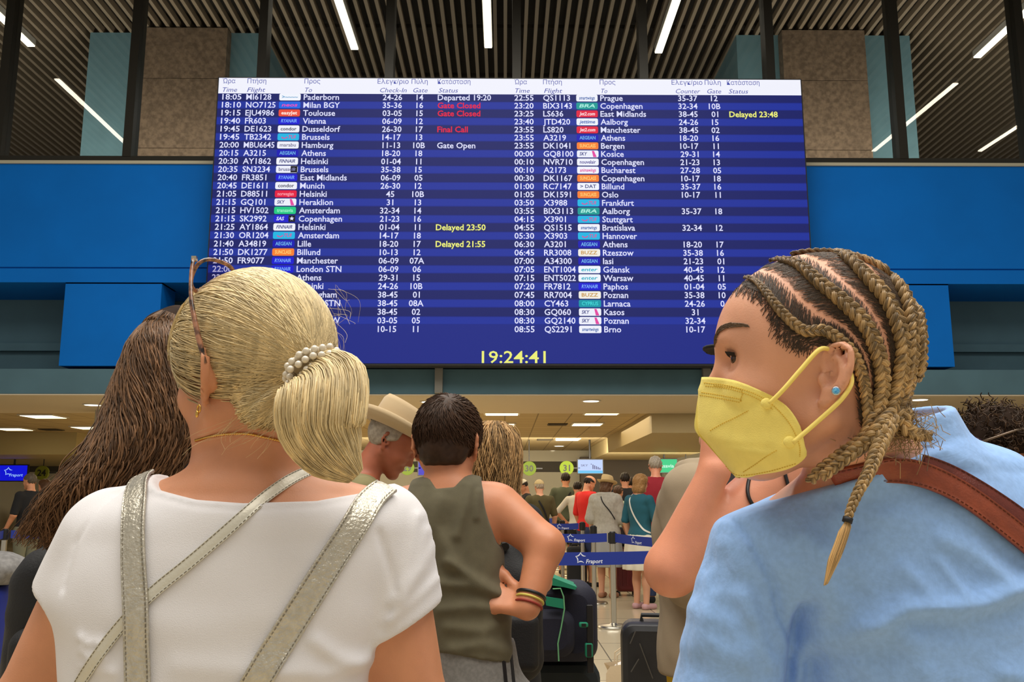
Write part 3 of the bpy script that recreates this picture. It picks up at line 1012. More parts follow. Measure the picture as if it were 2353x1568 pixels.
# navy travel bag with green trim, on a dark trolley case
YN = 3.5
NV = mat('navy_cordura', (14, 16, 38), .75, bump=.3, bscale=300)
GR = mat('green_webbing', (12, 124, 92), .6)
c0, c1 = W(1226, 1345, YN), W(1372, 1532, YN)
bc = Vector(((c0.x + c1.x) / 2 - .02, YN + .14, (c0.z + c1.z) / 2))
zb = c1.z
e = suitcase(bc.x - .01, YN + .22, .34, .24, zb - .005, mat('dark_teal_case', (14, 26, 30), .7, noise=.2, nscale=8), 'dark trolley case under the navy bag with green trim', ribs=False, handle=False)
for ch in list(e.children):
    if ch.name.startswith('carry_handle'):
        bpy.data.objects.remove(ch)
bag = empty('travel_bag', (bc.x, bc.y, zb), 'navy travel bag with green buckles and piping on the dark trolley case', 'bag')
hw, hh = (c1.x - c0.x) / 2 + .03, (c0.z - c1.z) / 2
o = MB().rbox(bc + Vector((0, .02, .002)), (hw, .13, hh - .003), .06, seg=6).build('body', NV, bag); smooth_sharp(o, 50)
o = MB().rbox(bc + Vector((-.03, -.115, -.03)), (hw - .06, .04, hh - .06), .05, seg=6).build('front_pocket', NV, bag); smooth_sharp(o, 50)
g = lambda px, py: W(px, py, YN - .03)
mb = MB().add([g(1252, 1372), g(1296, 1378), g(1297, 1400), g(1255, 1392)] + [g(px, py) + Vector((0, .012, 0)) for px, py in ((1252, 1372), (1296, 1378), (1297, 1400), (1255, 1392))],
         [(0, 1, 2, 3), (7, 6, 5, 4), (0, 4, 5, 1), (1, 5, 6, 2), (2, 6, 7, 3), (3, 7, 4, 0)])
mb.build('green_handle', GR, bag)
MB().tube([g(1270, 1354), g(1288, 1353), g(1295, 1372), g(1297, 1400), g(1290, 1440), g(1282, 1480), g(1284, 1520)], .0026, 6).build('piping', mat('pale_green_piping', (104, 170, 120), .5), bag)
q = [g(1270, 1328), g(1300, 1340), g(1326, 1350), g(1322, 1356), g(1296, 1350), g(1262, 1345)]
MB().add(q + [v + Vector((0, .16, .004)) for v in q], [(0, 1, 2, 3, 4, 5), (11, 10, 9, 8, 7, 6)] + [(k, 6 + k, 6 + (k + 1) % 6, (k + 1) % 6) for k in range(6)]).build('green_top_flap', GR, bag)
for (x0, y0, x1, y1) in ((1331, 1432, 1352, 1443), (1345, 1480, 1363, 1512)):
    a, b = g(x0, y0), g(x1, y1)
    o = MB().rbox(((a.x + b.x) / 2, YN - .015, (a.z + b.z) / 2), ((b.x - a.x) / 2, .014, (a.z - b.z) / 2), .006).build('buckle', GR, bag)
    MB().box((a.x + b.x) / 2 - .008, (a.x + b.x) / 2 + .008, YN - .031, YN - .02, b.z + .003, a.z - .003).build('buckle_slot', M_BLK, o)
MB().rbox((g(1357, 1470).x, YN - .012, g(1357, 1470).z), (.012, .006, .12), .004).build('strap', M_BLK, bag)
# ================================================================== BODIES: signed-distance modelling and meshing
def V3(*a):
    return np.array(a[0] if len(a) == 1 else a, float)


def smin(a, b, k):
    if k <= 0: return np.minimum(a, b)
    h = np.maximum(k - np.abs(a - b), 0) / k
    return np.minimum(a, b) - h * h * k * .25


def smax(a, b, k):
    return -smin(-a, -b, k)


def sd_ball(P, c, r):
    return np.linalg.norm(P - V3(c), axis=1) - r


def sd_ell(P, c, r, R=None):
    Q = P - V3(c)
    if R is not None: Q = Q @ R          # columns of R are the local axes
    r = V3(r)
    k0 = np.sqrt(((Q / r) ** 2).sum(1)) + 1e-9
    k1 = np.sqrt(((Q / (r * r)) ** 2).sum(1)) + 1e-9
    return np.where(k0 < .3, (k0 - 1) * r.min(), k0 * (k0 - 1) / k1)


def sd_cone(P, a, b, ra, rb, flat=None):
    a, b = V3(a), V3(b)
    ab = b - a
    Q = P - a
    t = np.clip((Q @ ab) / (ab @ ab + 1e-12), 0, 1)
    D = Q - t[:, None] * ab
    if flat is not None:                 # (axis, factor): thinner along an axis
        ax, k = V3(flat[0]), flat[1]
        ax = ax / np.linalg.norm(ax)
        D = D + np.outer(D @ ax, ax) * (1 / k - 1)
    return np.linalg.norm(D, axis=1) - (ra + (rb - ra) * t)


def sd_chain(P, pts, rad, k=.01):
    d = None
    for i in range(len(pts) - 1):
        e = sd_cone(P, pts[i], pts[i + 1], rad[i], rad[i + 1])
        d = e if d is None else smin(d, e, k)
    return d


def sd_box(P, c, h, r=.01, R=None):
    Q = P - V3(c)
    if R is not None: Q = Q @ R
    q = np.abs(Q) - (V3(h) - r)
    return np.linalg.norm(np.maximum(q, 0), axis=1) + np.minimum(q.max(1), 0) - r


def bb(fn, pts, m=.16):
    """evaluate a costly shape only near its own bounding box"""
    pts = np.array([V3(p) for p in pts]); lo, hi = pts.min(0) - m, pts.max(0) + m
    def g(P):
        q = np.maximum(np.maximum(lo - P, P - hi), 0)
        d = np.linalg.norm(q, axis=1) + .03
        i = (q.max(1) <= 0)
        if i.any(): d[i] = fn(P[i])
        return d
    return g


class Loft:
    """torso: elliptical stations stacked in z: (z, cx, cy, half width, half depth), turned by yaw"""

    def __init__(self, st, yaw=0.0, n=2.2):
        st = sorted(st)
        z = np.array([s[0] for s in st]); v = np.array([s[1:] for s in st], float)
        zz = np.linspace(z[0], z[-1], 120)
        tang = np.gradient(v, z, axis=0)
        out = np.empty((120, 4))
        for i, q in enumerate(zz):
            j = min(max(np.searchsorted(z, q) - 1, 0), len(z) - 2)
            h = z[j + 1] - z[j]; t = (q - z[j]) / h
            out[i] = ((2 * t ** 3 - 3 * t * t + 1) * v[j] + (t ** 3 - 2 * t * t + t) * h * tang[j] + (-2 * t ** 3 + 3 * t * t) * v[j + 1] + (t ** 3 - t * t) * h * tang[j + 1])
        self.z, self.v, self.yaw, self.n = zz, out, yaw, n

    def __call__(self, P):
        z = P[:, 2]
        g = [np.interp(z, self.z, self.v[:, i]) for i in range(4)]
        x, y = P[:, 0] - g[0], P[:, 1] - g[1]
        c, s = math.cos(self.yaw), math.sin(self.yaw)
        u, w = (c * x + s * y) / g[2], (-s * x + c * y) / g[3]
        k0 = (np.abs(u) ** self.n + np.abs(w) ** self.n) ** (1 / self.n) + 1e-9
        k1 = np.sqrt((u / g[2]) ** 2 + (w / g[3]) ** 2) / np.sqrt(u * u + w * w + 1e-9) + 1e-9
        d = (k0 - 1) / k1
        d = np.where(k0 < .2, (k0 - 1) * np.minimum(g[2], g[3]), d)
        return smax(d, np.maximum(z - self.z[-1], self.z[0] - z), .03)


def mesh_sdf(f, lo, hi, h, newton=2):
    """sparse surface nets -> vertices, quads"""
    lo, hi = V3(lo), V3(hi)
    B = 4
    nb = np.ceil((hi - lo) / (h * B)).astype(int) + 1
    n = nb * B
    cs = h * B
    g = [lo[i] + (np.arange(nb[i]) + .5) * cs - h * .5 for i in range(3)]
    C = np.stack(np.meshgrid(*g, indexing='ij'), -1).reshape(-1, 3)
    dc = f(C)
    keep = np.abs(dc) < cs * 1.35 + .004
    Vv = np.repeat(np.repeat(np.repeat(dc.reshape(nb), B, 0), B, 1), B, 2)
    km = np.repeat(np.repeat(np.repeat(keep.reshape(nb), B, 0), B, 1), B, 2)
    idx = np.argwhere(km)
    out = np.empty(len(idx))
    for s in range(0, len(idx), 400000):
        out[s:s + 400000] = f(lo + idx[s:s + 400000] * h)
    Vv[km] = out
    ins = Vv < 0
    c8 = [ins[i:n[0] - 1 + i, j:n[1] - 1 + j, k:n[2] - 1 + k] for i in (0, 1) for j in (0, 1) for k in (0, 1)]
    cnt = sum(c.astype(np.int8) for c in c8)
    act = (cnt > 0) & (cnt < 8)
    ci = np.argwhere(act)
    vid = np.full(act.shape, -1, np.int64)
    vid[act] = np.arange(len(ci))
    acc = np.zeros((len(ci), 3)); num = np.zeros(len(ci))
    for ax in range(3):
        o1, o2 = [a for a in range(3) if a != ax]
        for a in (0, 1):
            for b in (0, 1):
                p0 = ci.copy(); p0[:, o1] += a; p0[:, o2] += b
                p1 = p0.copy(); p1[:, ax] += 1
                v0 = Vv[tuple(p0.T)]; v1 = Vv[tuple(p1.T)]
                m = (v0 < 0) != (v1 < 0)
                t = np.clip(v0 / np.where(np.abs(v0 - v1) < 1e-12, 1, v0 - v1), 0, 1)
                q = p0.astype(float); q[:, ax] += t
                acc[m] += q[m]; num[m] += 1
    P = lo + acc / num[:, None] * h
    Fs = []
    for ax in range(3):
        o1, o2 = (ax + 1) % 3, (ax + 2) % 3
        sl0 = [slice(None)] * 3; sl1 = [slice(None)] * 3
        sl0[ax] = slice(0, -1); sl1[ax] = slice(1, None)
        e = ins[tuple(sl0)] != ins[tuple(sl1)]
        ei = np.argwhere(e)
        ok = (ei[:, o1] > 0) & (ei[:, o2] > 0) & (ei[:, o1] < n[o1] - 1) & (ei[:, o2] < n[o2] - 1)
        ei = ei[ok]
        qs = []
        for a, b in ((-1, -1), (0, -1), (0, 0), (-1, 0)):
            q = ei.copy(); q[:, o1] += a; q[:, o2] += b
            qs.append(vid[tuple(q.T)])
        Q = np.stack(qs, 1)
        fl = ins[tuple(ei.T)]
        Q[~fl] = Q[~fl][:, ::-1]
        Fs.append(Q)
    Q = np.concatenate(Fs)
    Q = Q[(Q >= 0).all(1)]
    for _ in range(newton):
        d = f(P); e = h * .25
        G = np.stack([(f(P + V3(np.eye(3)[i] * e)) - d) / e for i in range(3)], 1)
        g2 = (G * G).sum(1) + 1e-6
        st = np.clip(d / g2, -h, h)
        P = P - G * st[:, None] * .8
    return P, Q


def sdf_obj(name, f, lo, hi, h, m, parent=None, newton=2):
    v, q = mesh_sdf(f, lo, hi, h, newton)
    return link(name, v, q, m, parent, True)


def bvh_of(*objs):
    V, F, n = [], [], 0
    for o in objs:
        me = o.data
        v = np.empty(len(me.vertices) * 3); me.vertices.foreach_get('co', v)
        v = v.reshape(-1, 3)
        V += [tuple(x) for x in v]
        F += [tuple(i + n for i in p.vertices) for p in me.polygons]
        n += len(v)
    return BVHTree.FromPolygons(V, F)


def hit(bvh, px, py, off=.0, dist=None):
    """where the ray of a pixel meets a built surface (so that a strap, plait or seam lies on it)"""
    d = ray(px, py).normalized()
    loc, nor, _, _ = bvh.ray_cast(Vector(cam.location), d)
    if loc is None:
        if dist is None: return None, None
        q = W(px, py, dist)
        loc, nor, _, _ = bvh.find_nearest(q)
        return Vector(loc) + Vector(nor) * off, Vector(nor)
    if nor.dot(d) > 0: nor = -nor
    return Vector(loc) + nor * off, nor


def spline(pts, n):
    """Catmull-Rom through points"""
    P = np.array([tuple(p) for p in pts], float)
    P = np.vstack([2 * P[0] - P[1], P, 2 * P[-1] - P[-2]])
    L = np.concatenate([[0], np.cumsum(np.linalg.norm(np.diff(P[1:-1], axis=0), axis=1))])
    out = []
    for s in np.linspace(0, L[-1], n):
        j = min(np.searchsorted(L, s, 'right') - 1, len(L) - 2)
        t = (s - L[j]) / (L[j + 1] - L[j] + 1e-12)
        p0, p1, p2, p3 = P[j:j + 4]
        out.append(.5 * ((2 * p1) + (-p0 + p2) * t + (2 * p0 - 5 * p1 + 4 * p2 - p3) * t * t + (-p0 + 3 * p1 - 3 * p2 + p3) * t ** 3))
    return np.array(out)


def ribbon(pts, nrm, w, t, name, m, parent, rim=None, stitch=None):
    """strap of width w and thickness t along points with surface normals, cushioned cross-section with raised rims"""
    P = np.array(pts); Nn = np.array(nrm)
    T = np.gradient(P, axis=0); T /= np.linalg.norm(T, axis=1, keepdims=True)
    Nn = Nn - (Nn * T).sum(1, keepdims=True) * T; Nn /= np.linalg.norm(Nn, axis=1, keepdims=True)
    S_ = np.cross(T, Nn)
    w = np.broadcast_to(w, (len(P),))[:, None]
    prof = [(-1, 0), (-1, .75), (-.93, 1.0), (-.86, .72), (-.5, .95), (0, 1.05), (.5, .95), (.86, .72), (.93, 1.0), (1, .75), (1, 0)]
    k = len(prof)
    V = np.stack([P + S_ * w * .5 * a + Nn * t * b for a, b in prof], 1).reshape(-1, 3)
    F = [(i * k + j, i * k + (j + 1) % k, (i + 1) * k + (j + 1) % k, (i + 1) * k + j) for i in range(len(P) - 1) for j in range(k)]
    F += [tuple(reversed(range(k))), tuple(range((len(P) - 1) * k, len(P) * k))]
    o = link(name, V, F, m, parent, True)
    if stitch:
        n = len(P)
        mb = MB()
        L = np.concatenate([[0], np.cumsum(np.linalg.norm(np.diff(P, axis=0), axis=1))])
        for side in (-.8, .8):
            for s in np.arange(.004, L[-1] - .004, .0055):
                q = []
                for ss in (s, s + .0034):
                    i = np.interp(ss, L, np.arange(n)); i0 = int(min(i, n - 2)); f_ = i - i0
                    c = P[i0] * (1 - f_) + P[i0 + 1] * f_; nn = Nn[i0]; sd = S_[i0]
                    q.append(c + sd * w[i0] * .5 * side + nn * t * .92)
                mb.tube(q, .0005, 3)
        mb.build('stitching', stitch, o)
    return o


# ------------------------------------------------------------------ a head; local axes: x to the face, y to its left, z up, origin between the ear canals
def frame(fwd, up=(0, 0, 1)):
    f_ = V3(fwd); f_ /= np.linalg.norm(f_)
    u = V3(up); u = u - (u @ f_) * f_; u /= np.linalg.norm(u)
    return np.stack([f_, np.cross(u, f_), u], 1)        # columns


def head_local(Q, ears=True, chin=0.0, eyes=True):
    d = sd_ell(Q, (.014, 0, .045), (.099, .0765, .087))
    d = smin(d, sd_ell(Q, (.05, 0, .05), (.062, .066, .062)), .03)
    d = smin(d, sd_ell(Q, (.048, 0, -.022), (.058, .056, .072)), .03)
    for s in (-1, 1):
        d = smin(d, sd_cone(Q, (.005, s * .055, -.038), (.078 - chin, s * .014, -.084 + chin * .3), .017, .015), .03)
        d = smin(d, sd_ell(Q, (.068, s * .036, -.018), (.030, .024, .022)), .02)       # cheekbone
    d = smin(d, sd_ell(Q, (.086 - chin, 0, -.086 + chin * .3), (.020, .022, .017)), .02)                  # chin
    d = smin(d, sd_cone(Q, (.100, -.028, .036), (.100, .028, .036), .009, .009), .022)  # brow
    if eyes:
        for s in (-1, 1):
            d = smax(d, -sd_ell(Q, (.112, s * .033, .016), (.023, .021, .0125)), .012)  # sockets
            d = smin(d, sd_ball(Q, (.0875, s * .031, .018), .0122), .003)
            lid = np.maximum(sd_ball(Q, (.0885, s * .031, .018), .0138), -(Q[:, 2] - .0243 + (Q[:, 0] - .10) * .3))
            d = smin(d, lid, .002)
            lid = np.maximum(sd_ball(Q, (.0880, s * .031, .018), .0136), Q[:, 2] - .0104)
            d = smin(d, lid, .002)
    d = smin(d, sd_cone(Q, (.103, 0, .026), (.121, 0, -.016), .006, .0095), .012)      # nose
    for s in (-1, 1):
        d = smin(d, sd_ell(Q, (.108, s * .011, -.022), (.010, .0075, .008)), .006)
    d = smin(d, sd_ell(Q, (.098, 0, -.050), (.014, .026, .012)), .012)
    d = smin(d, sd_ell(Q, (.104, 0, -.047), (.009, .021, .0045)), .004)                # lips
    d = smin(d, sd_ell(Q, (.102, 0, -.0565), (.009, .018, .005)), .004)
    if ears:
        for s in (-1, 1):
            d = smin(d, ear_local(Q, s), .004)
    return d


def ear_local(Q, s):
    # ear plate leaning out towards the back, rim, bowl and lobe
    a = R_(24) * s
    R = np.array([[math.cos(a), -math.sin(a), 0], [math.sin(a), math.cos(a), 0], [0, 0, 1]]).T
    e = (Q - V3(-.012, s * .079, .004))
    E = e @ R                                     # x forward, y out of the plate, z up
    E = E.copy(); E[:, 0] += E[:, 2] * .22        # tilt back
    pl = sd_ell(E, (0, 0, 0), (.0185, .0045, .0335))
    ang = np.arctan2(E[:, 2] / .031, E[:, 0] / .0175)
    rr = np.sqrt((E[:, 0] / .0165) ** 2 + (E[:, 2] / .0305) ** 2)
    rim = np.sqrt(((rr - 1) * .021) ** 2 + (E[:, 1] - s * .003) ** 2) - .0034
    cut = (ang > -1.25) & (ang < .1)              # the rim is open towards the face
    rim = np.where(cut, .01 + np.abs(rim) * .3, rim)
    d = smin(pl, rim, .004)
    d = smax(d, -sd_ell(E, (.003, s * .006, .001), (.0105, .007, .0150)), .004)
    d = smin(d, np.sqrt((np.sqrt((E[:, 0] / .0105) ** 2 + ((E[:, 2] + .001) / .021) ** 2 + 1e-9) * .012 - .012) ** 2 + (E[:, 1] - s * .0005) ** 2 * .6) - .0018 + .01 * (E[:, 0] > .002), .003)
    d = smin(d, sd_ell(E, (.004, s * .001, -.031), (.0095, .0045, .010)), .005)      # lobe
    d = smin(d, sd_ell(E, (.0150, s * .001, -.004), (.005, .006, .009)), .004)       # tragus
    return d


def ear_fine(Q, s, c=(-.012, .0795, .004), turn=24, k=1.0):
    """a close-up ear: plate, rolled rim, inner fold, bowl, lobe"""
    a = R_(turn) * s
    R = np.array([[math.cos(a), -math.sin(a), 0], [math.sin(a), math.cos(a), 0], [0, 0, 1]]).T
    E = ((Q - V3(c[0], s * c[1], c[2])) @ R) / k
    E = E.copy(); E[:, 1] *= s; E[:, 0] += E[:, 2] * .16
    d = sd_ell(E, (-.003, .0005, .003), (.0160, .0030, .0275))
    d = smin(d, sd_ell(E, (.000, -.006, -.002), (.013, .010, .018)), .006)
    rim = [(.0115, .002, .008), (.0125, .004, .019), (.0060, .006, .0285), (-.0050, .0070, .0305), (-.0140, .0075, .0235), (-.0178, .0078, .0105), (-.0170, .0070, -.0030), (-.0125, .0050, -.0155), (-.0060, .0030, -.0245)]
    d = smin(d, sd_chain(E, spline([V3(p) for p in rim], 20), [.0034] * 20, .001), .0022)
    d = smax(d, -sd_ell(E, (.0015, .0055, -.0020), (.0078, .0070, .0115)), .003)
    d = smax(d, -sd_ell(E, (.0010, .0060, .0145), (.0075, .0045, .0070)), .003)
    fold = [(.0020, .0035, .0185), (-.0060, .0042, .0130), (-.0098, .0050, .0030), (-.0088, .0048, -.0080), (-.0035, .0040, -.0150), (.0030, .0035, -.0165)]
    d = smin(d, sd_chain(E, spline([V3(p) for p in fold], 16), [.0028] * 16, .001), .0025)
    d = smin(d, sd_chain(E, [V3(.0115, .002, .008), V3(.0070, .0015, .0025), V3(.0010, .001, .0010)], [.0032, .0026, .0018], .001), .002)
    d = smin(d, sd_ell(E, (.0020, .0012, -.0265), (.0088, .0042, .0090)), .005)
    d = smin(d, sd_ell(E, (.0105, .0020, -.0050), (.0042, .0052, .0068)), .003)
    return d * k


def head_sdf(o, R, s=1.0, **kw):
    o = V3(o)
    return lambda P: s * head_local((P - o) @ R / s, **kw)


def ridge(P, pts, w, amp, plane=(0, 2)):
    """a crease: height of a rounded fold along a polyline, measured in two axes"""
    X = P[:, list(plane)]
    best = np.full(len(P), 1e9)
    for a, b in zip(pts[:-1], pts[1:]):
        a, b = V3(a)[list(plane)], V3(b)[list(plane)]
        ab = b - a
        t = np.clip(((X - a) @ ab) / (ab @ ab + 1e-12), 0, 1)
        best = np.minimum(best, ((X - a - t[:, None] * ab) ** 2).sum(1))
    return amp * np.exp(-best / (w * w))


def soft_noise(P, k=1.0, seed=0):
    r = np.random.default_rng(seed)
    d = 0
    for i in range(5):
        w = r.normal(size=3); w /= np.linalg.norm(w)
        d = d + np.sin(P @ w * k * (1 + .45 * i) + r.uniform(0, 6.28))
    return d / 5


# skin, cloth and hair
SKIN = mat('skin_tan', (206, 142, 104), .48, noise=.07, nscale=18, bump=.12, bscale=500, sub=.12)
SKIN_F = mat('skin_fair', (220, 160, 128), .46, noise=.07, nscale=22, bump=.12, bscale=500, sub=.12)
SKIN_R = mat('skin_sunburnt', (224, 150, 116), .46, noise=.06, nscale=18, bump=.12, bscale=500, sub=.12)
SKIN_B = mat('skin_far', (186, 126, 92), .55)
EYE_W = mat('eye_white', (226, 220, 212), .2)
EYE_I = mat('eye_iris', (62, 44, 30), .15)


def hand_pts(wrist, direction, palm_n, thumb_side, size=1.0, curl=(.35, .4, .45, .5), spread=.12, thumb=(.9, .35)):
    """joints of a hand with five separate fingers. returns list of (points, radii)"""
    w = V3(wrist); d = V3(direction); d /= np.linalg.norm(d)
    n = V3(palm_n); n = n - (n @ d) * d; n /= np.linalg.norm(n)       # from the palm outwards
    s = V3(thumb_side); s = s - (s @ d) * d - (s @ n) * n; s /= np.linalg.norm(s)
    k = size
    out = []
    knuck = [w + d * .092 * k + s * .027 * k, w + d * .096 * k + s * .009 * k, w + d * .092 * k - s * .009 * k, w + d * .083 * k - s * .026 * k]
    for i in range(4):
        out.append(([w + s * (.014 - .009 * i) * k, knuck[i]], [.0165 * k, .0115 * k]))
    ln = [(.042, .025, .020), (.046, .029, .021), (.042, .027, .021), (.033, .021, .018)]
    for i in range(4):
        p = knuck[i]; a = curl[i] * .6
        pts = [p]
        dd = d + s * spread * (1.5 - i) * .66
        dd /= np.linalg.norm(dd)
        for L in ln[i]:
            v = dd * math.cos(a) + n * math.sin(a)
            p = p + v * L * k; pts.append(p); a += curl[i]
        out.append((pts, [.0098 * k, .0088 * k, .0080 * k, .0068 * k]))
    t0 = w + d * .022 * k + s * .020 * k
    v = d * math.cos(thumb[0]) + s * math.sin(thumb[0]) + n * thumb[1]
    v /= np.linalg.norm(v)
    v2 = d * .8 + v; v2 /= np.linalg.norm(v2)
    t1 = t0 + v * .044 * k; t2 = t1 + (v * .7 + v2 * .3) * .033 * k; t3 = t2 + v2 * .026 * k
    out.append(([w + d * .01 * k + s * .008 * k, t0, t1, t2, t3], [.015 * k, .0145 * k, .0118 * k, .0105 * k, .0085 * k]))
    return out


def sd_hand(P, H):
    d = None
    for i, (pts, rad) in enumerate(H):
        e = sd_chain(P, pts, rad, .006)
        if d is None: d = e
        elif i < 4: d = smin(d, e, .012)
        else: d = smin(d, e, .004)
    return d
# ================================================================== THE BLONDE WOMAN IN WHITE (seen from behind)
def person_root(x, y, label, group=None):
    return empty('person', (x, y, 0), label, 'person', group)


def lift(c, R, f, l, u):
    return V3(c) + R[:, 0] * f + R[:, 1] * l + R[:, 2] * u


WHITE_TEE = mat('white_cotton_jersey', (226, 224, 226), .85, bump=.25, bscale=900, sheen=.1)
BLOND = mat('blond_hair', (222, 200, 152), .40, island=.30, spec=.45, noise=.16, nscale=70, stretch=(1, 1, .25))
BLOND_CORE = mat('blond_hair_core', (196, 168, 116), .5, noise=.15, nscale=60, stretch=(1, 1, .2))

YA = 1.19
rootA = person_root(W(540, 1300, YA).x, YA, 'blonde woman in a white tee with silver straps, back turned, in the left foreground')
FA = V3(-math.sin(R_(51)), math.cos(R_(51)), .0)
RA = frame(FA)
oA = V3(W(596, 884, 1.155))
sA = 1.03
headA_ = head_sdf(oA, RA, sA, ears=False)


def headA(P):
    q = (P - oA) @ RA / sA
    e = np.minimum(ear_fine(q, 1, (-.008, .0785, .002), 30, .98), ear_fine(q, -1, (-.008, .0785, .002), 30, .98))
    return smin(headA_(P), e * sA, .004)

wa = lambda px, py, Y=YA: V3(W(px, py, Y))
st = []
for py, a, b, hd in ((1135, 330, 800, .085), (1165, 270, 860, .098), (1250, 205, 890, .112), (1370, 152, 885, .120), (1460, 168, 862, .122), (1568, 176, 838, .122), (1700, 190, 830, .122), (1850, 160, 850, .132), (2000, 130, 880, .145), (2130, 150, 860, .14)):
    p, q = W(a, py, YA), W(b, py, YA)
    st.append((p.z, (p.x + q.x) / 2, YA, (q.x - p.x) / 2, hd))
torsoA = Loft(st, 0.0, 2.3)
nb = wa(572, 1085, 1.19)
shL, shR = wa(262, 1240, 1.195), wa(868, 1226, 1.195)
elL, elR = wa(66, 1640, 1.21), wa(948, 1650, 1.21)
wrL, wrR = wa(70, 2060, 1.10), wa(930, 2060, 1.10)
neck_top = lift(oA, RA, -.012, 0, -.03)
hipz = st[0][0]


def trapA(P):
    d = sd_cone(P, nb + V3(-.02, 0, -.055), shL + V3(.03, 0, -.0), .075, .046)
    d = smin(d, sd_cone(P, nb + V3(.03, 0, -.055), shR + V3(-.03, 0, -.005), .075, .052), .05)
    d = smin(d, sd_cone(P, neck_top, nb + V3(0, .0, -.02), .054, .060), .045)
    return d


hL, hR = hand_pts(wrL, (0, -.05, -1), (1, 0, 0), (0, 1, 0)), hand_pts(wrR, (0, -.05, -1), (-1, 0, 0), (0, 1, 0))


def legs(P, cx0, cy0, hz, wdt=.09, r0=.095, r1=.042):
    d = None
    for s in (-1, 1):
        e = sd_chain(P, [(cx0 + s * wdt, cy0, hz), (cx0 + s * wdt * .95, cy0 + .01, hz * .54), (cx0 + s * wdt * .9, cy0, .075)], [r0, r0 * .66, r1], .03)
        e = smin(e, sd_ell(P, (cx0 + s * wdt * .95, cy0 + .055, .038), (.042, .125, .042)), .02)
        d = e if d is None else np.minimum(d, e)
    return d


cxA = wa(505, 2000)[0]


def bodyA(P):
    d = smin(torsoA(P), trapA(P), .05)
    for s, e, w, H in ((shL, elL, wrL, hL), (shR, elR, wrR, hR)):
        d = smin(d, sd_chain(P, [s, e, w], [.054, .046, .027], .02), .03)
        d = smin(d, sd_hand(P, H), .01)
    d = smin(d, bb(headA, [oA - .03, oA + V3(0, 0, .06)], .17)(P), .018)
    d = smin(d, legs(P, cxA, YA, .78), .05)
    return d


lo, hi = V3(elL[0] - .14, YA - .22, -.02), V3(elR[0] + .14, YA + .28, oA[2] + .18)
body = sdf_obj('body', bodyA, lo, hi, .0055, SKIN, rootA)

# white tee: boat neck, short sleeves, creases at the armholes
nk = [(240, 800), (284, 1052), (300, 1092), (345, 1127), (450, 1149), (560, 1157), (720, 1152), (830, 1129), (876, 1108), (905, 1030), (930, 800)]
nkx = [wa(*q, 1.09)[0] for q in nk]; nkz = [wa(*q, 1.09)[2] for q in nk]
cutL = (wa(105, 1352, 1.19), V3(-.48, .1, -.88))
cutR = (wa(945, 1422, 1.19), V3(.48, .1, -.88))
foldsA = [([(905, 1390), (940, 1320), (965, 1230)], .008, .0045), ([(880, 1440), (915, 1390), (958, 1320), (985, 1260)], .007, .0045), ([(885, 1400), (912, 1340), (935, 1250), (945, 1190)], .007, .004),
          ([(870, 1455), (930, 1405), (990, 1350)], .006, .003), ([(720, 1480), (760, 1520), (810, 1545)], .009, .005), ([(650, 1550), (740, 1560), (830, 1545)], .010, .004),
          ([(172, 1470), (196, 1482), (230, 1480)], .006, .004), ([(176, 1500), (200, 1512), (240, 1508)], .006, .004), ([(180, 1535), (215, 1530), (260, 1545)], .008, .003),
          ([(700, 1530), (600, 1545), (420, 1530)], .014, .003), ([(260, 1420), (420, 1440), (600, 1420)], .02, .0015)]
foldsA = [([wa(*q, 1.07) for q in pts], w, a) for pts, w, a in foldsA]
seamsA = [([wa(*q, 1.1) for q in ((862, 1225), (885, 1300), (905, 1380), (872, 1455))], .0046, -.0026), ([wa(*q, 1.1) for q in ((262, 1085), (215, 1150), (158, 1250), (140, 1355))], .0046, -.0026),
          ([wa(*q, 1.09) for q in ((350, 1141), (450, 1162), (560, 1170), (720, 1165), (826, 1142))], .0034, -.0022)]


def teeA(P):
    t = smin(torsoA(P), trapA(P), .05) - .0085
    for (s, e, w), (c, n) in (((shL, elL, wrL), cutL), ((shR, elR, wrR), cutR)):
        a = smin(sd_cone(P, s, e, .060, .059), torsoA(P) + .014, .02) - .006
        a = smax(a, (P - c) @ (n / np.linalg.norm(n)), .006)
        a = np.where(np.abs(P[:, 0] - s[0]) < .16, a, 1.0)
        t = smin(t, a, .014)
    near = P[:, 1] < YA
    disp = 0
    for pts, w, a in foldsA + seamsA:
        disp = disp + ridge(P, pts, w, a)
    disp = disp + .0016 * soft_noise(P, 34, 3)
    t = t - np.where(near, disp, 0)
    t = smax(t, P[:, 2] - np.interp(P[:, 0], nkx, nkz), .003)
    return smax(t, .80 - P[:, 2], .004)


tee = sdf_obj('white_tee', teeA, (elL[0] - .14, YA - .24, .76), (elR[0] + .14, YA + .26, oA[2] - .02), .0048, WHITE_TEE, rootA)
jeansA = lambda P: smax(smin(torsoA(P) - .003, smax(legs(P, cxA, YA, .78) - .012, .09 - P[:, 2], .004), .05), P[:, 2] - .86, .004)
sdf_obj('trousers', jeansA, (cxA - .3, YA - .25, .05), (cxA + .3, YA + .25, .9), .011, mat('light_denim', (150, 164, 184), .8, noise=.15, nscale=40), rootA)

# ---- hair: an opaque cap under combed strands that all run to the hair tie
skA, srA = lift(oA, RA, .014 * sA, 0, .045 * sA), V3(.099, .0765, .087) * sA
TIE = lift(oA, RA, -.098, -.004, .018)
gx = [-.12, -.035, -.026, -.016, .012, .05, .09, .13]
gz = [-.066, -.060, -.030, .034, .040, .036, .040, .062]


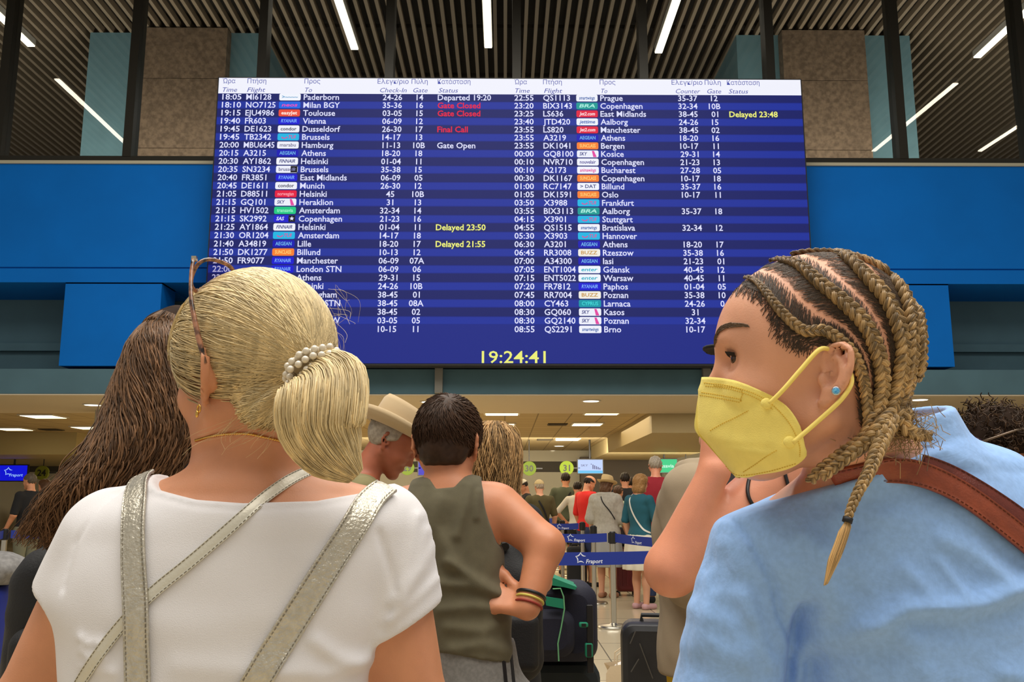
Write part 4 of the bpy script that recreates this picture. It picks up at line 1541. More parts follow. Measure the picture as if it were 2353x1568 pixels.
def capA(P):
    q = (P - oA) @ RA
    d = sd_ell(q, (.013, 0, .046), (.1075, .0855, .097))
    d = smin(d, sd_ell(q, (-.040, 0, -.030), (.042, .056, .046)), .02)
    d = d - .0022 * np.sin(np.arctan2(q[:, 2] - .02, q[:, 0] + .1) * 26 + q[:, 1] * 60) * (q[:, 0] > -.09)
    return smax(d, np.interp(q[:, 0], gx, gz) - q[:, 2], .012)


cap = sdf_obj('hair', capA, oA - .16, oA + .19, .004, BLOND_CORE, rootA)


def flow(starts, end, c, rad, R, n, lift0, lift1, jit, bulge=None, rng=RNG):
    """strands over a skull: great arcs from start directions to an end direction. starts (S,3) in head axes"""
    A = starts / np.linalg.norm(starts, axis=1, keepdims=True)
    e = (V3(end) - c) @ R / rad
    E = e / np.linalg.norm(e)
    E = E + rng.normal(size=A.shape) * .10
    E /= np.linalg.norm(E, axis=1, keepdims=True)
    om = np.arccos(np.clip((A * E).sum(1), -.999, .999))
    t = np.linspace(0, 1, n)
    so = np.sin(om)[:, None]
    D = (np.sin((1 - t)[None] * om[:, None]) / so)[..., None] * A[:, None] + (np.sin(t[None] * om[:, None]) / so)[..., None] * E[:, None]
    D /= np.linalg.norm(D, axis=2, keepdims=True)
    wv = rng.normal(size=(len(A), 3)) * jit
    D = D + np.sin(t * math.pi)[None, :, None] * wv[:, None, :]
    D /= np.linalg.norm(D, axis=2, keepdims=True)
    lf = (lift0 + (lift1 - lift0) * rng.random((len(A), 1))) * np.ones((1, n))
    P = D * (rad[None, None] + lf[..., None])
    return c + P @ R.T


def dirs(n, f, rng=RNG):
    out = []
    while len(out) < n:
        d = rng.normal(size=3); d /= np.linalg.norm(d)
        if f(d): out.append(d)
    return np.array(out)


okA = lambda d: d[2] * .087 + .045 > np.interp(d[0] * .099 + .014, gx, gz) - .004 and d[0] > -.75
Sd = dirs(6000, okA)
Pst = flow(Sd, TIE, skA, srA, RA, 16, .010, .0165, .05)
v, f = tubes(Pst, np.full(Pst.shape[:2], .00085) * np.concatenate([[.5], np.ones(14), [.6]])[None], 3)
link('combed_strands', v, f, BLOND, cap, True)
# the side fringe that falls over the temple
n = 420
a0 = np.stack([RNG.uniform(.45, .85, n), RNG.uniform(.2, .62, n), RNG.uniform(.45, .8, n)], 1)
e0 = np.stack([RNG.uniform(.78, .98, n), RNG.uniform(.60, .86, n), RNG.uniform(-.16, .12, n)], 1)
A_ = a0 / np.linalg.norm(a0, axis=1, keepdims=True); E_ = e0 / np.linalg.norm(e0, axis=1, keepdims=True)
t = np.linspace(0, 1, 14)[None, :, None]
D = A_[:, None] * (1 - t) + E_[:, None] * t
D /= np.linalg.norm(D, axis=2, keepdims=True)
P = skA + (D * (srA + .011 + RNG.random((n, 1, 1)) * .010)) @ RA.T
v, f = tubes(P, np.full((n, 14), .0008) * (1 - .6 * t[..., 0] ** 2), 3)
link('side_fringe', v, f, BLOND, cap, True)

# nape hair swept up into the tie
bvC = bvh_of(cap)
NS = []
for k in range(700):
    x0 = RNG.uniform(512, 690); y0 = np.interp(x0, [512, 560, 640, 690], [930, 978, 985, 960]) + RNG.normal() * 9 - RNG.random() * 50
    x1, y1 = 712 + RNG.normal() * 8, 868 + RNG.normal() * 10
    sag = RNG.uniform(2, 16)
    row = []
    for u in np.linspace(0, 1, 10):
        p, nn = hit(bvC, x0 + (x1 - x0) * u, y0 + (y1 - y0) * u + sag * math.sin(math.pi * u), .0012 + .003 * ((k * 37) % 10) / 10, dist=1.10)
        row.append(V3(p))
    NS.append(row)
NS = np.array(NS)
v, f = tubes(NS, np.full(NS.shape[:2], .0008), 3)
link('nape_strands', v, f, BLOND, cap, True)

# ---- ponytail
psp = spline([W(722, 858, 1.085), W(742, 882, 1.045), W(738, 930, 1.025), W(736, 985, 1.025), W(770, 1045, 1.035), W(816, 1092, 1.05)], 24)
tt = np.linspace(0, 1, 24)
hw = np.interp(tt, [0, .12, .3, .55, .8, 1], [.018, .034, .052, .052, .036, .012])
hd = np.interp(tt, [0, .15, .5, .85, 1], [.014, .024, .028, .020, .008])
T = np.gradient(psp, axis=0); T /= np.linalg.norm(T, axis=1, keepdims=True)
Nn = np.array([0, -1.0, 0]) - T * (T @ V3(0, -1, 0))[:, None]; Nn /= np.linalg.norm(Nn, axis=1, keepdims=True)
Sx = np.cross(T, Nn)


def pony(nS, r0, r1, fuzz=0):
    ang = RNG.uniform(0, 2 * math.pi, nS); rr = np.sqrt(RNG.uniform(r0, r1, nS))
    u, w = np.cos(ang) * rr, np.sin(ang) * rr
    L = RNG.uniform(.86, 1.04, nS)
    tq = np.linspace(0, 1, 22)
    out = np.empty((nS, 22, 3))
    ph = RNG.uniform(0, 6.28, nS); fr = RNG.uniform(2, 5, nS)
    for k, t_ in enumerate(tq):
        q = np.clip(t_ * L, 0, 1) * 23
        i = np.minimum(q.astype(int), 22); g_ = (q - i)[:, None]
        c = psp[i] * (1 - g_) + psp[i + 1] * g_
        a = np.interp(q, np.arange(24), hw); b = np.interp(q, np.arange(24), hd)
        wob = .0016 * np.sin(fr * t_ * 3 + ph) * (1 + fuzz)
        out[:, k] = c + Sx[i] * ((u + wob * 14 * t_) * a)[:, None] + Nn[i] * (w * b + wob)[:, None]
    return out


core = sdf_obj('ponytail', lambda P: sd_chain(P, [V3(p) for p in psp[::3]], [min(a, .03) * .48 for a in hw[::3]], .02), psp.min(0) - .08, psp.max(0) + .08, .005, BLOND_CORE, rootA)
Pp = pony(4200, .12, 1.0)
v, f = tubes(Pp, np.full(Pp.shape[:2], .0009) * np.interp(np.linspace(0, 1, 22), [0, .7, 1], [1, 1, .4])[None], 3)
link('ponytail_strands', v, f, BLOND, core, True)
# loose wisps at the nape, in front of the ear and flying off the back of the head
W_ = []
for k in range(34):
    x0, y0 = RNG.uniform(520, 640), RNG.uniform(940, 990)
    x1, y1 = x0 - RNG.uniform(20, 120), y0 + RNG.uniform(20, 75)
    a, b = W(x0, y0, 1.10 + RNG.uniform(-.012, .01)), W(x1, y1, 1.085 + RNG.uniform(-.01, .02))
    m_ = (a + b) / 2 + Vector((RNG.uniform(-.012, .012), -.004, -.004))
    W_.append(spline([a, m_, b], 12))
for k in range(30):
    x0, y0 = RNG.uniform(740, 782), RNG.uniform(650, 860)
    a = W(x0, y0, 1.13); b = W(x0 + RNG.uniform(5, 50), y0 + RNG.uniform(20, 130), 1.12 + RNG.uniform(-.03, .03))
    m_ = (a + b) / 2 + Vector((RNG.uniform(0, .016), 0, RNG.uniform(-.01, .012)))
    W_.append(spline([a, m_, b], 12))
W_ = np.array(W_)
v, f = tubes(W_, np.full(W_.shape[:2], .00016), 3)
link('loose_wisps', v, f, BLOND, cap, True)

# ---- pearl hair tie
tie = empty('hair_tie', tuple(TIE), 'hair tie of small pearls round the blond ponytail', 'hair tie')
PEARL = mat('pearl', (222, 212, 192), .18, spec=.7, coat=.5)
Tc = V3(W(727, 858, 1.066)); ax = V3(.42, -.50, -.76); ax /= np.linalg.norm(ax)
e1 = np.cross(ax, V3(0, 0, 1)); e1 /= np.linalg.norm(e1); e2 = np.cross(ax, e1)
MB().tube([Tc + .024 * (e1 * math.cos(a) + e2 * math.sin(a)) for a in np.linspace(0, 2 * math.pi, 25)], .007).build('elastic', mat('tie_elastic', (150, 132, 100), .8), tie)
pb = MB().ball((0, 0, 0), .0044, 12).build('pearl', PEARL, tie, True)
first = True
for k in range(22):
    for j in range(4):
        a = 2 * math.pi * (k + .5 * (j % 2)) / 22
        b = R_(-80 + 55 * j) + RNG.uniform(-.2, .2)
        rad_ = .0250 + .0110 * math.cos(b)
        p = Tc + rad_ * (e1 * math.cos(a) + e2 * math.sin(a)) - ax * .0130 * math.sin(b)
        o = pb if first else pb.copy()
        if not first: COL.objects.link(o)
        first = False
        o.parent = tie; o.matrix_parent_inverse = Matrix.Translation(tuple(TIE)).inverted()
        o.location = tuple(p + RNG.normal(size=3) * .0007)

# ---- tortoiseshell sunglasses pushed up on the hair
TORT = mat('tortoiseshell', (176, 122, 92), .22, rgb2=(34, 20, 14), nscale=95, spec=.6, coat=.3)
sg = empty('sunglasses', tuple(lift(oA, RA, .01, 0, .16)), 'tortoiseshell sunglasses pushed up on the blonde hair', 'sunglasses')
dn = RA[:, 0] * .50 - RA[:, 2] * .86
side = -RA[:, 1]
HLa = lift(oA, RA, .022, .0885, .150)


def rim_pts(c0, w_, h_, n=28, r=.35):
    out = []
    for k in range(n):
        a = 2 * math.pi * k / n
        cx_, sx_ = math.cos(a), math.sin(a)
        p = 2.6
        x = abs(cx_) ** (2 / p) * np.sign(cx_); y = abs(sx_) ** (2 / p) * np.sign(sx_)
        out.append(c0 + side * x * w_ / 2 + dn * (y * h_ / 2) * (1 - .10 * x))
    return out


fr_ = MB()
lensm = bpy.data.materials.new('tinted_lens'); lensm.use_nodes = True
bs = lensm.node_tree.nodes['Principled BSDF']
bs.inputs['Base Color'].default_value = (.62, .56, .66, 1); bs.inputs['Transmission Weight'].default_value = 1.0; bs.inputs['Roughness'].default_value = .02; bs.inputs['IOR'].default_value = 1.01
for k in range(2):
    c0 = HLa + side * (.034 + .078 * k) + dn * .019
    rp = rim_pts(c0, .058, .046)
    ring = rp + [rp[0], rp[1]]
    MB().tube(ring, .0026, 8).build('lens_rim', TORT, sg, True)
    V = [tuple(p) for p in rp]; nrm = np.cross(side, dn) * .0012
    nl = len(V)
    V2 = V + [tuple(p + nrm) for p in rp]
    MB().add(V2, [tuple(range(nl)), tuple(reversed(range(nl, 2 * nl)))] + [(i, nl + i, nl + (i + 1) % nl, (i + 1) % nl) for i in range(nl)]).build('lens', lensm, sg)
MB().tube(spline([HLa + side * .060 + dn * .010, HLa + side * .073 + dn * .006, HLa + side * .086 + dn * .010], 8), .0024).build('bridge', TORT, sg, True)
for s, nm in ((1, 'temple'), (-1, 'temple')):
    pts = [lift(oA, RA, .022, .0900 * s, .149), lift(oA, RA, .014, .0965 * s if s > 0 else -.087, .125), lift(oA, RA, .000, .1025 * s if s > 0 else -.090, .09), lift(oA, RA, -.014, .1005 * s if s > 0 else -.090, .05), lift(oA, RA, -.0225, .0935 * s, .014)]
    MB().tube(spline(pts, 24), np.interp(np.linspace(0, 1, 24), [0, .3, .8, 1], [.0026, .0026, .0036, .003]), 8).build(nm, TORT, sg, True)
HINGE = mat('hinge_metal', (206, 196, 170), .25, 1.0)
MB().box(*sum(([a - .003, a + .003] for a in HLa), [])).build('hinge', HINGE, sg)

# ---- gold chain and earring
GOLD = mat('gold', (226, 178, 92), .22, 1.0)
bvA = bvh_of(body)
pts = []
for px, py in ((452, 1012), (490, 1001), (530, 997), (570, 997), (610, 1005), (650, 1016), (690, 1036)):
    p, nn = hit(bvA, px, py, .0018)
    if p is not None: pts.append(p)
sp = spline(pts, 170)
ch = MB().tube(sp, .0015 + .0007 * np.sin(np.arange(170) * 2.1), 8).build('necklace', GOLD, None, True)
tag(ch, 'thin gold chain necklace on the tanned nape of the blonde woman', 'necklace')
ep = lift(oA, RA, -.006, .088, -.034)
er = empty('earring', tuple(ep), 'small gold leaf earring in the blonde woman\'s left ear', 'earring')
MB().tube([ep + RA[:, 2] * .0045 * math.cos(a) + RA[:, 0] * .003 * math.sin(a) - RA[:, 2] * .004 for a in np.linspace(0, 6.28, 16)], .0012, 6).build('hoop', GOLD, er, True)
MB().ball(tuple(ep - RA[:, 2] * .0105 + RA[:, 1] * .002), (.0022, .0020, .0042)).build('leaf', GOLD, er, True)

# ---- silver straps of her bag
SILV = mat('silver_leather', (196, 190, 174), .36, .55, bump=.9, bscale=260, noise=.08, nscale=120)
SILV2 = mat('pale_silver_leather', (212, 208, 192), .42, .25, bump=.2, bscale=300)
THR = mat('strap_thread', (120, 112, 96), .8)
bagA = empty('shoulder_bag_straps', tuple(wa(500, 1400, 1.06)), 'pair of wide silver leather straps and one thin strap over the blonde woman\'s white back', 'bag straps')
bvT = bvh_of(body, tee)


def strap(px_pts, w, off, m, nm, root, n=60, st=None, t=.004, w2=None, bv=None, calm=6):
    P, Nn = [], []
    for px, py in spline([(a, b, 0) for a, b in px_pts], n)[:, :2]:
        p, nn = hit(bv or bvT, px, py, off, dist=YA)
        P.append(p); Nn.append(nn)
    P = np.array([tuple(p) for p in P]); Nn = np.array([tuple(p) for p in Nn])
    for _ in range(calm):      # leather lies in a smooth line
        P[1:-1] = (P[:-2] + 2 * P[1:-1] + P[2:]) / 4
        Nn[1:-1] = (Nn[:-2] + 2 * Nn[1:-1] + Nn[2:]) / 4
    return ribbon(P, Nn, w if w2 is None else np.linspace(w, w2, n), t, nm, m, root, stitch=st)


strap([(745, 1072), (690, 1092), (630, 1128), (540, 1205), (440, 1292), (350, 1365), (270, 1450), (215, 1525), (170, 1600), (140, 1680)], .0145, .0015, SILV2, 'thin_strap', bagA, st=THR, t=.0025)
strap([(346, 1062), (326, 1090), (316, 1140), (312, 1200), (312, 1290), (317, 1400), (320, 1500), (322, 1580), (323, 1680)], .0295, .0042, SILV, 'wide_strap', bagA, st=THR)
strap([(888, 1124), (862, 1140), (838, 1170), (800, 1228), (750, 1305), (700, 1385), (650, 1465), (605, 1540), (575, 1590), (530, 1680)], .033, .0030, SILV, 'wide_strap', bagA, st=THR)
# ================================================================== THE WOMAN WITH CORNROW BRAIDS AND A YELLOW MASK
LINEN = mat('blue_linen', (146, 186, 240), .9, noise=.05, nscale=160, bump=.42, bscale=13, bdist=.02, sheen=.15)
YBp = 1.09
rootB = person_root(W(2080, 1300, YBp).x, YBp, 'woman in a blue linen shirt with cornrow braids, seen in profile facing left')
aB = R_(15)
FB = V3(-math.cos(aB), math.sin(aB), .13)
RB = frame(FB, (0.04, 0, 1))
sB = 1.045
pe = W(1912, 873, .925)
oB = V3(pe.x + .079 * sB * math.sin(aB), 1.0, pe.z)
headB_ = head_sdf(oB, RB, sB, ears=False, chin=.016)


def headB(P):
    d = headB_(P)
    q = (P - oB) @ RB / sB
    return smin(d, sd_ell(q, (.012, 0, .056), (.093, .074, .088)), .02)


def earsB(P):
    q = (P - oB) @ RB / sB
    return np.minimum(ear_fine(q, 1, (.000, .0785, .003), 26, .96), ear_fine(q, -1, (.000, .0785, .003), 26, .96)) * sB


wb = lambda px, py, Y=YBp: V3(W(px, py, Y))
st = []
for py, a, b, hd in ((1090, 1880, 2300, .07), (1150, 1800, 2400, .088), (1240, 1735, 2450, .105), (1360, 1770, 2440, .115), (1480, 1838, 2420, .118), (1600, 1850, 2400, .118), (1760, 1840, 2400, .120), (1950, 1800, 2440, .135), (2120, 1810, 2440, .135)):
    p, q = W(a, py, YBp), W(b, py, YBp)
    st.append((p.z, (p.x + q.x) / 2, YBp, (q.x - p.x) / 2, hd))
torsoB = Loft(st, R_(6), 2.3)
nbB = wb(2050, 1075, 1.075)
shBL, shBR = wb(1752, 1268, 1.075), wb(2440, 1215, 1.12)
elBL, elBR = wb(1690, 1650, 1.10), wb(2500, 1650, 1.13)
wrBL, wrBR = wb(1720, 2000, .98), wb(2440, 2000, 1.03)
ntB = lift(oB, RB, -.02, 0, -.035)
hBL, hBR = hand_pts(wrBL, (.05, .1, -1), (1, 0, 0), (0, 1, 0)), hand_pts(wrBR, (-.05, .1, -1), (-1, 0, 0), (0, 1, 0))
cxB = wb(2110, 1900)[0]


deepB = [([wb(*q, 1.0) for q in ((1864, 1400), (1852, 1460), (1845, 1530), (1840, 1640))], .0085, -.016)]


def trapB(P):
    d = sd_cone(P, nbB + V3(-.03, 0, -.04), shBL + V3(.03, 0, -.0), .066, .050)
    d = smin(d, sd_cone(P, nbB + V3(.04, .01, -.035), shBR + V3(-.03, 0, 0), .072, .052), .05)
    return d


def neckB(P):
    d = sd_cone(P, ntB, nbB + V3(-.01, .0, -.01), .053, .060)
    tend = ridge(P, [wb(1905, 1010, 1.0), wb(1860, 1085, 1.0)], .006, .0025) - ridge(P, [wb(1925, 1000, 1.0), wb(1885, 1080, 1.0)], .005, .003)
    return d - tend


def bodyB(P):
    d = smin(torsoB(P), trapB(P), .05)
    d = smin(d, neckB(P), .04)
    for s, e, w, H in ((shBL, elBL, wrBL, hBL), (shBR, elBR, wrBR, hBR)):
        d = smin(d, sd_chain(P, [s, e, w], [.043, .038, .026], .02), .02)
        d = smin(d, sd_hand(P, H), .01)
    if len(deepB): d = d + np.where(P[:, 1] < YBp + .03, ridge(P, deepB[0][0], .018, .026), 0)
    d = smin(d, headB(P), .018)
    d = smin(d, bb(earsB, [oB], .12)(P), .003)
    return smin(d, legs(P, cxB, YBp, .78), .05)


bodyBo = sdf_obj('body', bodyB, (elBL[0] - .16, YBp - .24, -.02), (elBR[0] + .16, YBp + .28, oB[2] + .19), .0045, SKIN_F, rootB)

# ---- blue linen shirt: dropped shoulder seam, stand collar, creases
foldB = [([(1985, 1440), (2060, 1392), (2140, 1388), (2230, 1382), (2353, 1345)], .010, .0075), ([(2150, 1240), (2230, 1270), (2290, 1330)], .012, .005),
         ([(2020, 1190), (2120, 1170), (2220, 1185)], .02, .003), ([(1860, 1230), (1900, 1300), (1905, 1400)], .014, .0035), ([(2060, 1300), (2110, 1360)], .008, .003),
         ([(2140, 1290), (2190, 1360)], .006, .003), ([(2280, 1540), (2353, 1555)], .010, .004), ([(1620, 1420), (1680, 1440), (1740, 1500)], .014, .004),
         ([(1720, 1380), (1760, 1460), (1790, 1540)], .010, .004), ([(1640, 1300), (1660, 1380), (1640, 1470)], .014, .004), ([(1590, 1520), (1660, 1500), (1730, 1540)], .014, .004),
         ([(1700, 1260), (1730, 1330), (1750, 1420)], .010, .003), ([(1890, 1500), (1960, 1460), (2060, 1440)], .012, .003), ([(2080, 1480), (2120, 1568)], .012, .003), ([(1930, 1180), (1890, 1260)], .010, .002)]
foldB = [([wb(*q, .985) for q in pts], w, a) for pts, w, a in foldB]
seamB = [([wb(*q, 1.0) for q in ((1706, 1194), (1742, 1255), (1786, 1345), (1806, 1420), (1834, 1480))], .0044, -.0050)]
crB = nbB + V3(-.004, .0, .026)


def collarB(P):
    q = P - crB
    ax = V3(-.20, -.12, 1); ax /= np.linalg.norm(ax)
    h = q @ ax
    r_ = q - h[:, None] * ax
    R0 = np.interp(h, [-.03, .0, .035], [.098, .080, .070])
    rr = np.sqrt((r_[:, 0] / 1.06) ** 2 + (r_[:, 1] / .93) ** 2)
    return smax(np.abs(rr - R0) - .0052, np.abs(h - .004) - .028, .004)


def shirtB(P):
    t = smin(smin(torsoB(P), trapB(P), .06), neckB(P), .04) - .009
    for s, e in ((shBL, elBL), (shBR, elBR)):
        a = smin(sd_cone(P, s, e, .060, .076), torsoB(P) + .016, .012)
        a = smax(a, (P - (s + (e - s) * .93)) @ ((e - s) / np.linalg.norm(e - s)), .006)
        t = smin(t, np.where(np.abs(P[:, 0] - (s[0] + e[0]) / 2) < .2, a, 1.0), .016)
    near = P[:, 1] < YBp
    disp = 0
    for pts, w, a in foldB + deepB + seamB:
        disp = disp + ridge(P, pts, w, a * (1.5 if a > 0 else 1))
    disp = disp + .0030 * soft_noise(P, 42, 8) + .0016 * soft_noise(P, 120, 9)
    t = t - np.where(near, disp, .002)
    # opening for the neck
    t = smax(t, (P - nbB) @ V3(-.33, .0, .944) - .012, .006)
    t = smin(t, collarB(P), .006)
    return smax(t, .74 - P[:, 2], .004)


shirtBo = sdf_obj('blue_shirt', shirtB, (elBL[0] - .16, YBp - .26, .70), (elBR[0] + .16, YBp + .24, nbB[2] + .10), .0042, LINEN, rootB)
trB = lambda P: smax(smin(torsoB(P) - .002, smax(legs(P, cxB, YBp, .78) - .012, .09 - P[:, 2], .004), .05), P[:, 2] - .84, .004)
sdf_obj('trousers', trB, (cxB - .32, YBp - .25, .05), (cxB + .32, YBp + .25, .88), .012, mat('white_linen_trousers', (206, 202, 194), .85), rootB)

# ---- face details
toW = lambda f, l, u: lift(oB, RB, f * sB, l * sB, u * sB)
for s in (1, -1):
    ec = toW(.0875, s * .031, .018)
    e = MB().ball((0, 0, 0), .0126 * sB, 16)
    e.v[-1] = e.v[-1] + ec
    e = e.build('eye', EYE_W, rootB, True)
    g = RB[:, 0] * .90 + RB[:, 1] * (.50 if s > 0 else .1) - RB[:, 2] * .02; g /= np.linalg.norm(g)
    ir = MB().lathe([(.0002, .0016), (.0030, .0013), (.0058, .0002), (.0058, -.002)], (0, 0, 0), 20, R=np.stack([np.cross(g, (0, 0, 1)), np.cross(np.cross(g, (0, 0, 1)), g) * -1, g], 1))
    ir.v[-1] = ir.v[-1] + ec + g * .0120 * sB
    ir.build('iris', EYE_I, e, True)
_nv, _nq = mesh_sdf(lambda P: smin(headB(P), neckB(P), .03), oB - .2, oB + .2, .004)
BRV = BVHTree.FromPolygons([tuple(p) for p in _nv], [tuple(int(i) for i in q) for q in _nq])     # head without the ears: what braids lie on
LASH = mat('brow_hair', (108, 86, 66), .7, island=.3)
LASHD = mat('lash_dark', (30, 22, 18), .6)


def brow(side_):
    P = []
    for k in range(420):
        t_ = RNG.random(); w_ = RNG.uniform(-1, 1)
        f0, l0, u0 = np.array([.118, .012, .036]) * (1 - t_) + np.array([.085, .056, .046]) * t_
        u0 += .0065 * math.sin(t_ * 2.6) + w_ * .0046 * (1 - .75 * t_)
        q = toW(f0, side_ * l0, u0)
        loc, nn, _, _ = BRV.find_nearest(Vector(q))
        nn = V3(nn); p0 = V3(loc) + nn * .0004
        d = (RB[:, 1] * side_ * .75 - RB[:, 0] * .35 + RB[:, 2] * (.5 - .7 * t_)); d -= (d @ nn) * nn; d /= np.linalg.norm(d)
        P.append([p0, p0 + d * .0035 + nn * .0006, p0 + d * .007 + nn * .0002])
    P = np.array(P)
    v, f = tubes(P, np.full(P.shape[:2], .00042), 3)
    link('eyebrow', v, f, LASH, rootB, True)
    # lashes and lid line
    P = []
    for k in range(60):
        t_ = k / 59
        ang = R_(-62 + 124 * t_)
        c = toW(.0885, side_ * .031, .018)
        b = c + (RB[:, 0] * math.cos(ang) + RB[:, 1] * math.sin(ang)) * .0140 * sB + RB[:, 2] * (.0040 - .0035 * abs(math.sin(ang)))
        d = RB[:, 0] * math.cos(ang) + RB[:, 1] * math.sin(ang)
        P.append([b, b + d * .003 + RB[:, 2] * .001, b + d * .0050 + RB[:, 2] * .0036])
    P = np.array(P)
    v, f = tubes(P, np.full(P.shape[:2], .00034), 3)
    link('eyelashes', v, f, LASHD, rootB, True)


brow(1); brow(-1)

# ---- braids: plaited from three strands, laid on the scalp where the photo shows them
BRAID = mat('braid_hair', (172, 142, 96), .45, island=.55, noise=.28, nscale=60)
_nt = BRAID.node_tree; _b = _nt.nodes['Principled BSDF']
_src = _b.inputs['Base Color'].links[0].from_socket
_at = _nt.nodes.new('ShaderNodeAttribute'); _at.attribute_name = 'root'
_mx = _nt.nodes.new('ShaderNodeMixRGB'); _mx.blend_type = 'MULTIPLY'; _mx.inputs[2].default_value = (.30, .26, .22, 1)
_nt.links.new(_at.outputs['Fac'], _mx.inputs[0]); _nt.links.new(_src, _mx.inputs[1]); _nt.links.new(_mx.outputs[0], _b.inputs['Base Color'])
BRAID_R = mat('braid_root_hair', (104, 82, 58), .5, island=.4)
DARKH = mat('dark_root_hair', (72, 56, 42), .5, island=.4)


def plait(P, N_, width, name, parent, m, m2=None, lam=.021, taper=(1, 1), sub=9, root=0.0):
    n = len(P)
    P = np.array(P); N_ = np.array(N_)
    L = np.concatenate([[0], np.cumsum(np.linalg.norm(np.diff(P, axis=0), axis=1))])
    T = np.gradient(P, axis=0); T /= np.linalg.norm(T, axis=1, keepdims=True)
    N_ = N_ - (N_ * T).sum(1, keepdims=True) * T; N_ /= np.linalg.norm(N_, axis=1, keepdims=True)
    S_ = np.cross(T, N_)
    w = np.interp(L / L[-1], np.linspace(0, 1, len(taper)), taper) * width
    allP, allR = [], []
    for k in range(3):
        ph = 2 * math.pi * L / lam + 2 * math.pi * k / 3
        off = S_ * (np.sin(ph) * w * .31)[:, None] + N_ * ((np.sin(2 * ph) * .20 + .10) * w)[:, None]
        c = P + off
        tc = np.gradient(c, axis=0); tc /= np.linalg.norm(tc, axis=1, keepdims=True) + 1e-9
        a = np.cross(tc, N_); a /= np.linalg.norm(a, axis=1, keepdims=True) + 1e-9
        b = np.cross(tc, a)
        for j in range(sub):
            if j == 0: q, rr = c, .17
            else:
                g = 2 * math.pi * j / (sub - 1) + ph * .25
                q = c + (a * np.cos(g)[:, None] + b * np.sin(g)[:, None]) * (w * .150)[:, None]; rr = .088
            allP.append(q); allR.append(w * rr)
    v, f = tubes(np.array(allP), np.array(allR), 5)
    o = link(name, v, f, m, parent, True)
    if root:
        at = o.data.attributes.new('root', 'FLOAT', 'POINT')
        val = np.clip(1 - np.linspace(0, 1, n) / root, 0, 1) ** .7
        val = np.tile(np.repeat(val, 5), len(allP)).astype(np.float32)
        at.data.foreach_set('value', val)
    return o


def on_head(px_pts, n, off, Yd=1.0, bv=None):
    P, N_ = [], []
    c = skB
    for px, py in spline([(a, b, 0) for a, b in px_pts], n)[:, :2]:
        p, nn = hit(bv or BRV, px, py, off, dist=Yd)
        P.append(V3(p)); N_.append(V3(nn))
    P, N_ = np.array(P), np.array(N_)
    for _ in range(4):
        P[1:-1] = (P[:-2] + 2 * P[1:-1] + P[2:]) / 4
        N_[1:-1] = (N_[:-2] + 2 * N_[1:-1] + N_[2:]) / 4
    return P, N_


skB = lift(oB, RB, .014 * sB, 0, .045 * sB)
bp = [[(1712, 640), (1745, 655), (1800, 722), (1850, 762), (1898, 762), (1954, 808), (1980, 872), (1988, 940), (1992, 990)],
      [(1768, 600), (1830, 612), (1882, 655), (1932, 695), (1982, 745), (2010, 805), (2022, 870), (2012, 935), (2004, 985)],
      [(1815, 574), (1880, 566), (1935, 592), (1990, 645), (2038, 705), (2066, 790), (2060, 860), (2042, 930), (2024, 985)],
      [(1862, 560), (1930, 556), (2000, 588), (2048, 645), (2080, 710), (2086, 800), (2076, 880), (2058, 940), (2036, 985)],
      [(1930, 551), (2010, 578), (2066, 640), (2098, 715), (2106, 800), (2098, 880), (2080, 940), (2066, 985)]]
braids = []
MB_B = bvh_of(bodyBo)
for i, q in enumerate(bp):
    P, N_ = on_head(q, 110, .0035)
    b = plait(P, N_, (.0125, .0165, .0175, .0165, .016)[i], 'braid', rootB, BRAID, taper=(.35, .8, 1, 1, .95), lam=(.019, .024, .025, .025, .024)[i], root=.75)
    braids.append((P, N_))
# the same rows on the far side of the head
for P, N_ in braids[:4]:
    q = (P - oB) @ RB; q[:, 1] *= -1
    r = N_ @ RB; r[:, 1] *= -1
    plait(q @ RB.T + oB, r @ RB.T, .016, 'braid', rootB, BRAID, taper=(.35, .8, 1, 1, .95), lam=.024, root=.5)


# hair combed flat from the partings into the rows
def combed(src, dst, n, j0=.10, name='flat_hair'):
    """strands that start at a parting (between two rows or at the hairline) and run into a row; skin shows along the parting"""
    a = spline([(x, y, 0) for x, y in src], 200)[:, :2]; b = spline([(x, y, 0) for x, y in dst], 200)[:, :2]
    out = []
    for k in range(n):
        t_ = RNG.uniform(.0, .97)
        i = int(t_ * 199); j = min(199, int((t_ + RNG.uniform(.03, .10)) * 199))
        s = j0 * RNG.uniform(.2, 2.2)
        p0 = a[i] * (1 - s) + b[i] * s; p1 = b[j]
        row = []
        for u in np.linspace(0, 1, 6):
            q = p0 * (1 - u) + p1 * u
            loc, nn = hit(BRV, q[0], q[1], .0006 + .0016 * u, dist=1.0)
            row.append(V3(loc))
        out.append(row)
    return out


mids = []
for i in range(4):
    a = spline([(x, y, 0) for x, y in bp[i]], 12)[:, :2]; b = spline([(x, y, 0) for x, y in bp[i + 1]], 12)[:, :2]
    mids.append([tuple(q) for q in (a + b) / 2])
hairline = [(1688, 655), (1735, 668), (1778, 716), (1796, 765), (1840, 795), (1868, 800), (1905, 800), (1950, 850), (1965, 930), (1975, 995)]
HS = []
for i in range(4):
    HS += combed(mids[i], bp[i], 620, .20) + combed(mids[i], bp[i + 1], 620, .20)
HS += combed(hairline, bp[0], 900, .35)
for k in range(260):            # baby hairs at temple and forehead
    t_ = RNG.random(); i = int(t_ * 120)
    hl = spline([(x, y, 0) for x, y in hairline[:6]], 121)[i, :2]
    p0 = hl + RNG.normal(size=2) * 5
    d = np.array([RNG.uniform(-14, 2), RNG.uniform(2, 22)])
    HS.append([V3(hit(BRV, *(p0 + d * u * 1.2), .0008, dist=1.0)[0]) for u in np.linspace(-.6, .9, 6)])
HS = np.array(HS)
